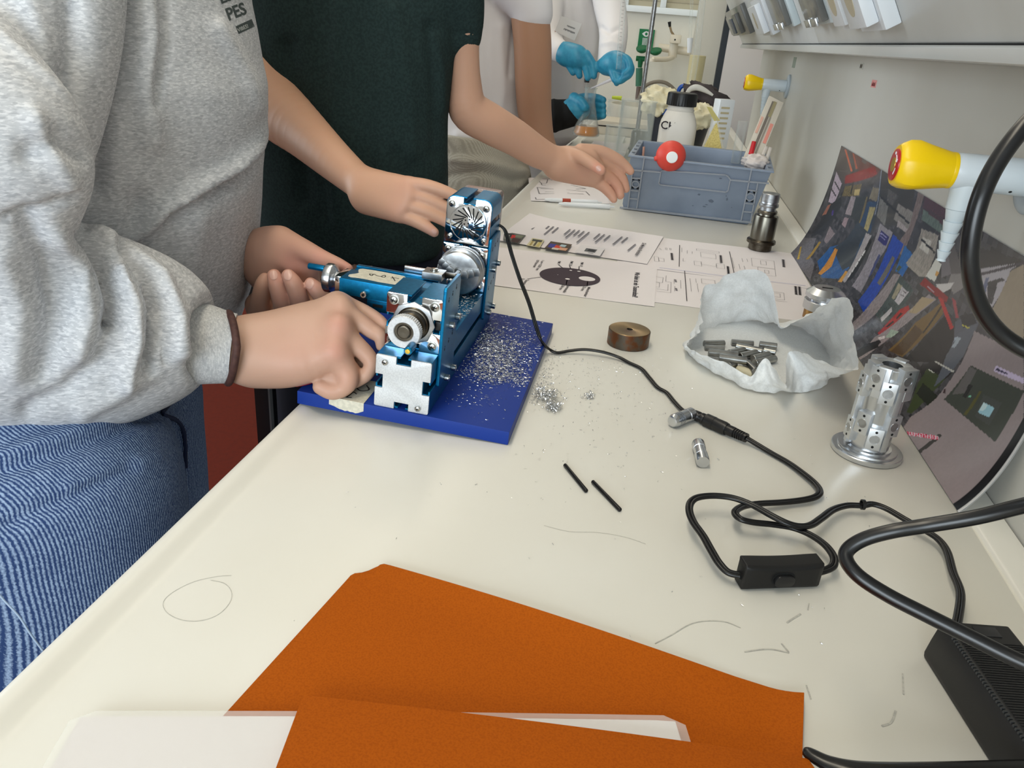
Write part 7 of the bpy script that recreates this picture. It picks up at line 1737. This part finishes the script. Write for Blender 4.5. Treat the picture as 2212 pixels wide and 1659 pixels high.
bodyB = link('body', joinobj('body', [mB1, mB2, mB3]), SK, pB_, angle=80)
nail(tB2, 1293, 364, 5.5, 6.5, -.6, bodyB); nail(tB1, 938, 500, 5, 6, -.9, bodyB)
POLO = mottle(mat('green_polo', (40, 55, 54), .9, spec=.12), (34, 46, 46), 300, 3, bump=.25, bdist=.0005)
po = SDF(.005)
outp = [(1004, -80), (998, 0), (988, 90), (978, 180), (970, 260), (967, 340), (967, 420), (965, 500), (955, 545), (950, 566)]
rp_ = tangent_rows(outp, 1.13, np.interp(range(10), [0, 9], [.165, .150]), .105, 1.11)
zt = rp_[0][0]; po.loft(rp_ + [(zt + .12, rp_[0][1] - .01, 1.13, .17, .10, 0), (zt + .17, rp_[0][1] - .02, 1.13, .09, .06, 0)], .02)
po.ptube([(930, -60, 1.12, 78), (980, -20, 1.13, 62), (1000, 30, 1.14, 46), (1003, 78, 1.148, 38)], .012)
po.ptube([(640, -70, 1.13, 80), (570, -40, 1.125, 74), (550, 0, 1.12, 70), (548, 26, 1.118, 68)], .012)
mp_ = po.mesh('polo_shirt', 3, folds([([(735, 0), (725, 150), (715, 330), (730, 480)], 14, .006), ([(850, 20), (880, 180), (890, 330)], 18, .006), ([(790, 0), (790, 200), (800, 400)], 22, -.006), ([(930, 60), (940, 200), (945, 330)], 16, -.005), ([(940, 80), (955, 150), (958, 240)], 8, .004), ([(620, 100), (640, 250), (660, 420)], 20, -.006), ([(860, 330), (880, 440), (885, 540)], 16, -.004), ([(985, 74), (1030, 74)], 3, -.002)], .003, 8, 7))
polo = link('polo_shirt', mp_, POLO, pB_, angle=80)
tr_ = SDF(.006); tr_.loft([(-.12, -.46, 1.17, .145, .10, 0), (.03, rp_[-1][1], 1.15, .140, .098, 0)], .02)
for x in (-.535, -.395): tr_.tube([(x, 1.17, -.04), (x, 1.17, -.5), (x, 1.17, -.86)], [.092, .080, .070], .03)
NAVY = mat('dark_navy_trousers', (20, 24, 40), .85)
link('trousers', tr_.mesh('trousers', 3, folds([([(880, 560), (890, 620)], 8, .004), ([(680, 560), (690, 640)], 12, -.004)], .003, 10, 3)), NAVY, pB_, angle=80)
for x in (-.535, -.395): MB().box((x + .0, 1.10, -.875), (.095, .27, .05)).build('shoe', M['dark'], pB_, bev=.018, seg=3)

# ---------------------------------------------------------------- person in the white T-shirt
pC_ = root('person', 'person in a white T-shirt and pale grey trousers leaning on the bench', 'person', (-.44, 1.90, -.9))
hD = SDF(.003); hD.ptube([(1120, -80, 1.86, 44), (1140, 0, 1.86, 42), (1150, 90, 1.86, 41), (1152, 180, 1.87, 39), (1156, 250, 1.89, 36), (1172, 320, 1.91, 30), (1210, 372, 1.95, 24)], .01)
hD.ptube([(1210, 372, 1.95, 22), (1232, 384, 1.97, 20)], .01)
for k in range(4): hD.ptube([(1232, 376 + k * 5, 1.97, 8), (1250, 380 + k * 5, 1.98, 7), (1262, 386 + k * 4, 1.985, 5.5)], .002)
hD.ptube([(1222, 372, 1.96, 8), (1240, 368, 1.955, 6)], .003)
mD1 = hD.mesh('arm', 2); paint(mD1, (176, 134, 108), [])
cD = SDF(.010); cD.loft([(-.05, -.47, 1.93, .09, .08, 0), (.3, -.465, 1.93, .09, .07, 0), (.45, -.47, 1.93, .10, .07, 0)], .03).ptube([(1060, -90, 1.9, 60), (1120, -80, 1.86, 40)], .03)
for x in (-.51, -.40): cD.tube([(x, 1.95, -.02), (x, 1.95, -.45), (x, 1.95, -.86)], [.075, .055, .042], .03)
mD2 = cD.mesh('trunk', 1); paint(mD2, (176, 134, 108), [])
link('body', joinobj('body', [mD1, mD2]), SK, pC_, angle=80)
ts = SDF(.005); outt = [(1140, -90), (1138, 0), (1134, 100), (1128, 200), (1120, 300), (1110, 345)]
rt2 = tangent_rows(outt, 1.93, [.125, .125, .12, .118, .12, .12], .10, 1.92); zt = rt2[0][0]
ts.loft(rt2 + [(zt + .12, rt2[0][1], 1.93, .13, .09, 0)], .02).ptube([(1085, -60, 1.88, 70), (1120, -30, 1.862, 58), (1142, 2, 1.858, 50), (1150, 28, 1.858, 45)], .012)
link('t_shirt', ts.mesh('t_shirt', 3, folds([([(1050, 0), (1040, 120), (1050, 260)], 12, -.006), ([(1080, 60), (1085, 200), (1070, 300)], 10, .005), ([(1110, 60), (1100, 160)], 7, -.005), ([(990, 290), (1060, 300), (1110, 330)], 10, .006)], .004, 9, 3)), mat('white_cotton', (226, 224, 228), .85, spec=.15), pC_, angle=80)
tq = SDF(.006); oq = [(1118, 300), (1132, 340), (1143, 375), (1143, 400), (1130, 430)]
rq = tangent_rows(oq, 1.93, .13, .12, 1.90); tq.loft(rq + [(-.15, -.455, 1.94, .12, .11, 0)], .02)
for x in (-.51, -.395): tq.tube([(x, 1.95, -.06), (x, 1.95, -.5), (x, 1.95, -.86)], [.09, .078, .068], .03)
link('trousers', tq.mesh('trousers', 3, folds([([(975, 345), (1050, 350), (1130, 372)], 9, .007), ([(970, 380), (1040, 372), (1110, 392)], 8, -.006), ([(1125, 365), (1145, 380), (1120, 405)], 5, .006)], .004, 10, 6)), twill(mat('pale_grey_trousers', (160, 156, 144), .85), (184, 180, 168), 120), pC_, angle=80)

# ---------------------------------------------------------------- person in the lab coat with blue gloves
GLV = mottle(mat('blue_nitrile', (52, 146, 178), .42), (42, 130, 164), 60, 4, bump=.3, bdist=.001)
pD_ = root('person', 'person in a white lab coat with a name tag and blue gloves holding a pipette', 'person', (-.46, 2.68, -.9))
co_ = SDF(.005); oc = [(1305, -90), (1312, 0), (1312, 60), (1304, 120), (1290, 180), (1270, 240), (1250, 300)]
rc2 = tangent_rows(oc, 2.62, .13, .12, 2.55); zt = rc2[0][0]
co_.loft(rc2 + [(zt + .1, rc2[0][1], 2.62, .14, .11, 0), (-.02, -.47, 2.66, .15, .13, 0), (-.35, -.48, 2.66, .15, .13, 0), (-.55, -.48, 2.66, .16, .14, 0)], .02)
co_.ptube([(1290, -90, 2.56, 46), (1312, -20, 2.50, 36), (1324, 50, 2.44, 32), (1322, 100, 2.38, 30), (1316, 135, 2.34, 27)], .012)
co_.ptube([(1180, -60, 2.55, 46), (1180, 30, 2.48, 36), (1188, 90, 2.42, 28), (1210, 112, 2.36, 23)], .012)
link('lab_coat', co_.mesh('lab_coat', 3, folds([([(1240, 0), (1255, 120), (1235, 260)], 10, -.007), ([(1290, 0), (1285, 80), (1270, 170)], 9, .007), ([(1300, 60), (1318, 70), (1335, 62)], 5, -.006), ([(1305, 95), (1322, 92), (1338, 98)], 5, .005)], .004, 9, 8)), mat('white_coat', (232, 228, 228), .8, spec=.15), pD_, angle=80)
hE = SDF(.0022)
hE.ptube([(1196, 108, 2.37, 17), (1222, 115, 2.355, 23), (1245, 122, 2.345, 24)], .012); hE.ptube([(1225, 120, 2.35, 22), (1250, 128, 2.34, 20), (1262, 132, 2.335, 14)], .012)
for L in ([(1226, 128, 2.345, 10), (1232, 145, 2.34, 8), (1238, 157, 2.338, 6.5)], [(1240, 132, 2.34, 10), (1248, 150, 2.335, 8.5), (1252, 164, 2.333, 6.5)], [(1256, 128, 2.335, 10), (1266, 148, 2.330, 8.5), (1270, 168, 2.328, 7)], [(1266, 118, 2.335, 10), (1279, 138, 2.330, 8.5), (1283, 164, 2.328, 7)], [(1250, 112, 2.35, 9), (1270, 130, 2.35, 8), (1278, 160, 2.345, 6.5)]): hE.ptube(L, .003)
hE.ptube([(1312, 140, 2.33, 22), (1330, 138, 2.31, 27), (1345, 145, 2.30, 22)], .012)
for L in ([(1340, 122, 2.295, 9), (1356, 130, 2.28, 8.5), (1360, 148, 2.272, 8), (1348, 160, 2.268, 6.5)], [(1346, 132, 2.295, 9), (1362, 145, 2.28, 8.5), (1358, 162, 2.272, 8), (1344, 170, 2.268, 6.5)], [(1340, 145, 2.295, 9), (1352, 162, 2.28, 8.5), (1342, 174, 2.272, 7), (1332, 176, 2.27, 6)], [(1328, 150, 2.295, 9), (1336, 168, 2.28, 8), (1332, 180, 2.275, 6)], [(1318, 140, 2.305, 11), (1325, 160, 2.285, 9), (1328, 172, 2.275, 7)]): hE.ptube(L, .003)
link('gloves', hE.mesh('gloves', 2), GLV, pD_, angle=80)
bE = SDF(.010); bE.loft([(-.1, -.48, 2.65, .10, .10, 0), (.06, -.42, 2.63, .09, .09, 0), (.4, -.34, 2.62, .08, .08, 0)], .03).ptube([(1310, -40, 2.50, 26), (1320, 60, 2.44, 20), (1318, 140, 2.335, 17)], .02).ptube([(1182, -30, 2.52, 26), (1182, 40, 2.47, 20), (1205, 112, 2.36, 14)], .02)
for x in (-.53, -.42): bE.tube([(x, 2.68, -.05), (x, 2.68, -.45), (x, 2.68, -.86)], [.075, .055, .042], .03)
me = bE.mesh('body', 1); paint(me, (150, 100, 76), []); link('body', me, SK, pD_, angle=80)
tg = [at(1212, 34, 2.40), at(1257, 52, 2.40), at(1241, 88, 2.40), at(1198, 68, 2.40)]
tag = MB().add(tg + [p + np.array([0, .002, 0]) for p in tg], [(0, 1, 2, 3), (7, 6, 5, 4), (0, 4, 5, 1), (1, 5, 6, 2), (2, 6, 7, 3), (3, 7, 4, 0)]).build('name_tag', mat('tag_grey', (204, 200, 196), .35), pD_)
mb = MB(); e1 = (tg[1] - tg[0]) / np.linalg.norm(tg[1] - tg[0]); e2 = (tg[3] - tg[0]) / np.linalg.norm(tg[3] - tg[0])
for r_, (a, b) in enumerate(((.42, .80), (.34, .86))):
    x = a
    while x < b:
        wd = RNG.uniform(.018, .04); hh = RNG.uniform(.07, .12); o = tg[0] + (tg[1] - tg[0]) * x + (tg[3] - tg[0]) * (.36 + r_ * .24) + np.array([0, -.0006, 0]); mb.quad(o, o + (tg[1] - tg[0]) * wd * .6, o + (tg[1] - tg[0]) * wd * .6 + (tg[3] - tg[0]) * hh, o + (tg[3] - tg[0]) * hh); x += wd
mb.build('tag_lettering', mat('tag_ink', (90, 88, 90), .6), tag, fix=False, kind='stuff')
lg = SDF(.007)
for x in (-.53, -.42): lg.tube([(x, 2.68, -.5), (x, 2.68, -.86)], [.085, .068], .03)
link('trousers', lg.mesh('trousers', 2), NAVY, pD_, angle=80)

# ---------------------------------------------------------------- person in black holding the flask (mostly hidden)
pE_ = root('person', 'person with a black sleeve and blue glove holding the flask, mostly hidden behind others', 'person', (-.66, 2.46, -.9))
sE = SDF(.005); sE.loft([(-.15, -.665, 2.46, .11, .10, 0), (.15, -.665, 2.46, .10, .10, 0), (.34, -.665, 2.46, .11, .09, 0)], .03)
sE.ptube([(1010, 40, 2.46, 50), (1040, 150, 2.44, 44), (1100, 225, 2.40, 38), (1165, 248, 2.37, 36), (1205, 248, 2.36, 33), (1234, 244, 2.355, 29)], .012)
link('black_sweater', sE.mesh('black_sweater', 3, folds([([(1196, 215), (1200, 280)], 6, .006), ([(1215, 212), (1216, 280)], 6, -.005)], .005, 14, 2)), mat('black_knit', (11, 11, 12), .9), pE_, angle=80)
hF = SDF(.0022); hF.ptube([(1222, 243, 2.357, 22), (1240, 238, 2.35, 27), (1254, 236, 2.345, 22)], .012)
hF.ptube([(1240, 212, 2.345, 12), (1256, 222, 2.325, 11), (1264, 232, 2.315, 9)], .004)
for k, (y0, y1) in enumerate(((208, 216), (222, 229), (235, 240), (247, 250))): hF.ptube([(1240, y0 + 8, 2.37, 10), (1265, y0 + 2, 2.385, 9), (1290, y0 + 4, 2.365, 8.5), (1303, y1, 2.345, 7)], .003)
link('glove', hF.mesh('glove', 2), GLV, pE_, angle=80)
bF = SDF(.010); bF.loft([(-.1, -.665, 2.46, .08, .08, 0), (.3, -.665, 2.46, .08, .07, 0)], .03).ptube([(1015, 80, 2.45, 30), (1100, 225, 2.40, 24), (1225, 243, 2.357, 17)], .02)
for x in (-.72, -.61): bF.tube([(x, 2.48, -.05), (x, 2.48, -.86)], [.07, .042], .03)
me = bF.mesh('body', 1); paint(me, (150, 100, 76), []); link('body', me, SK, pE_, angle=80)
lg = SDF(.007)
for x in (-.72, -.605): lg.tube([(x, 2.48, -.10), (x, 2.48, -.86)], [.09, .068], .03)
link('trousers', lg.mesh('trousers', 2), NAVY, pE_, angle=80)
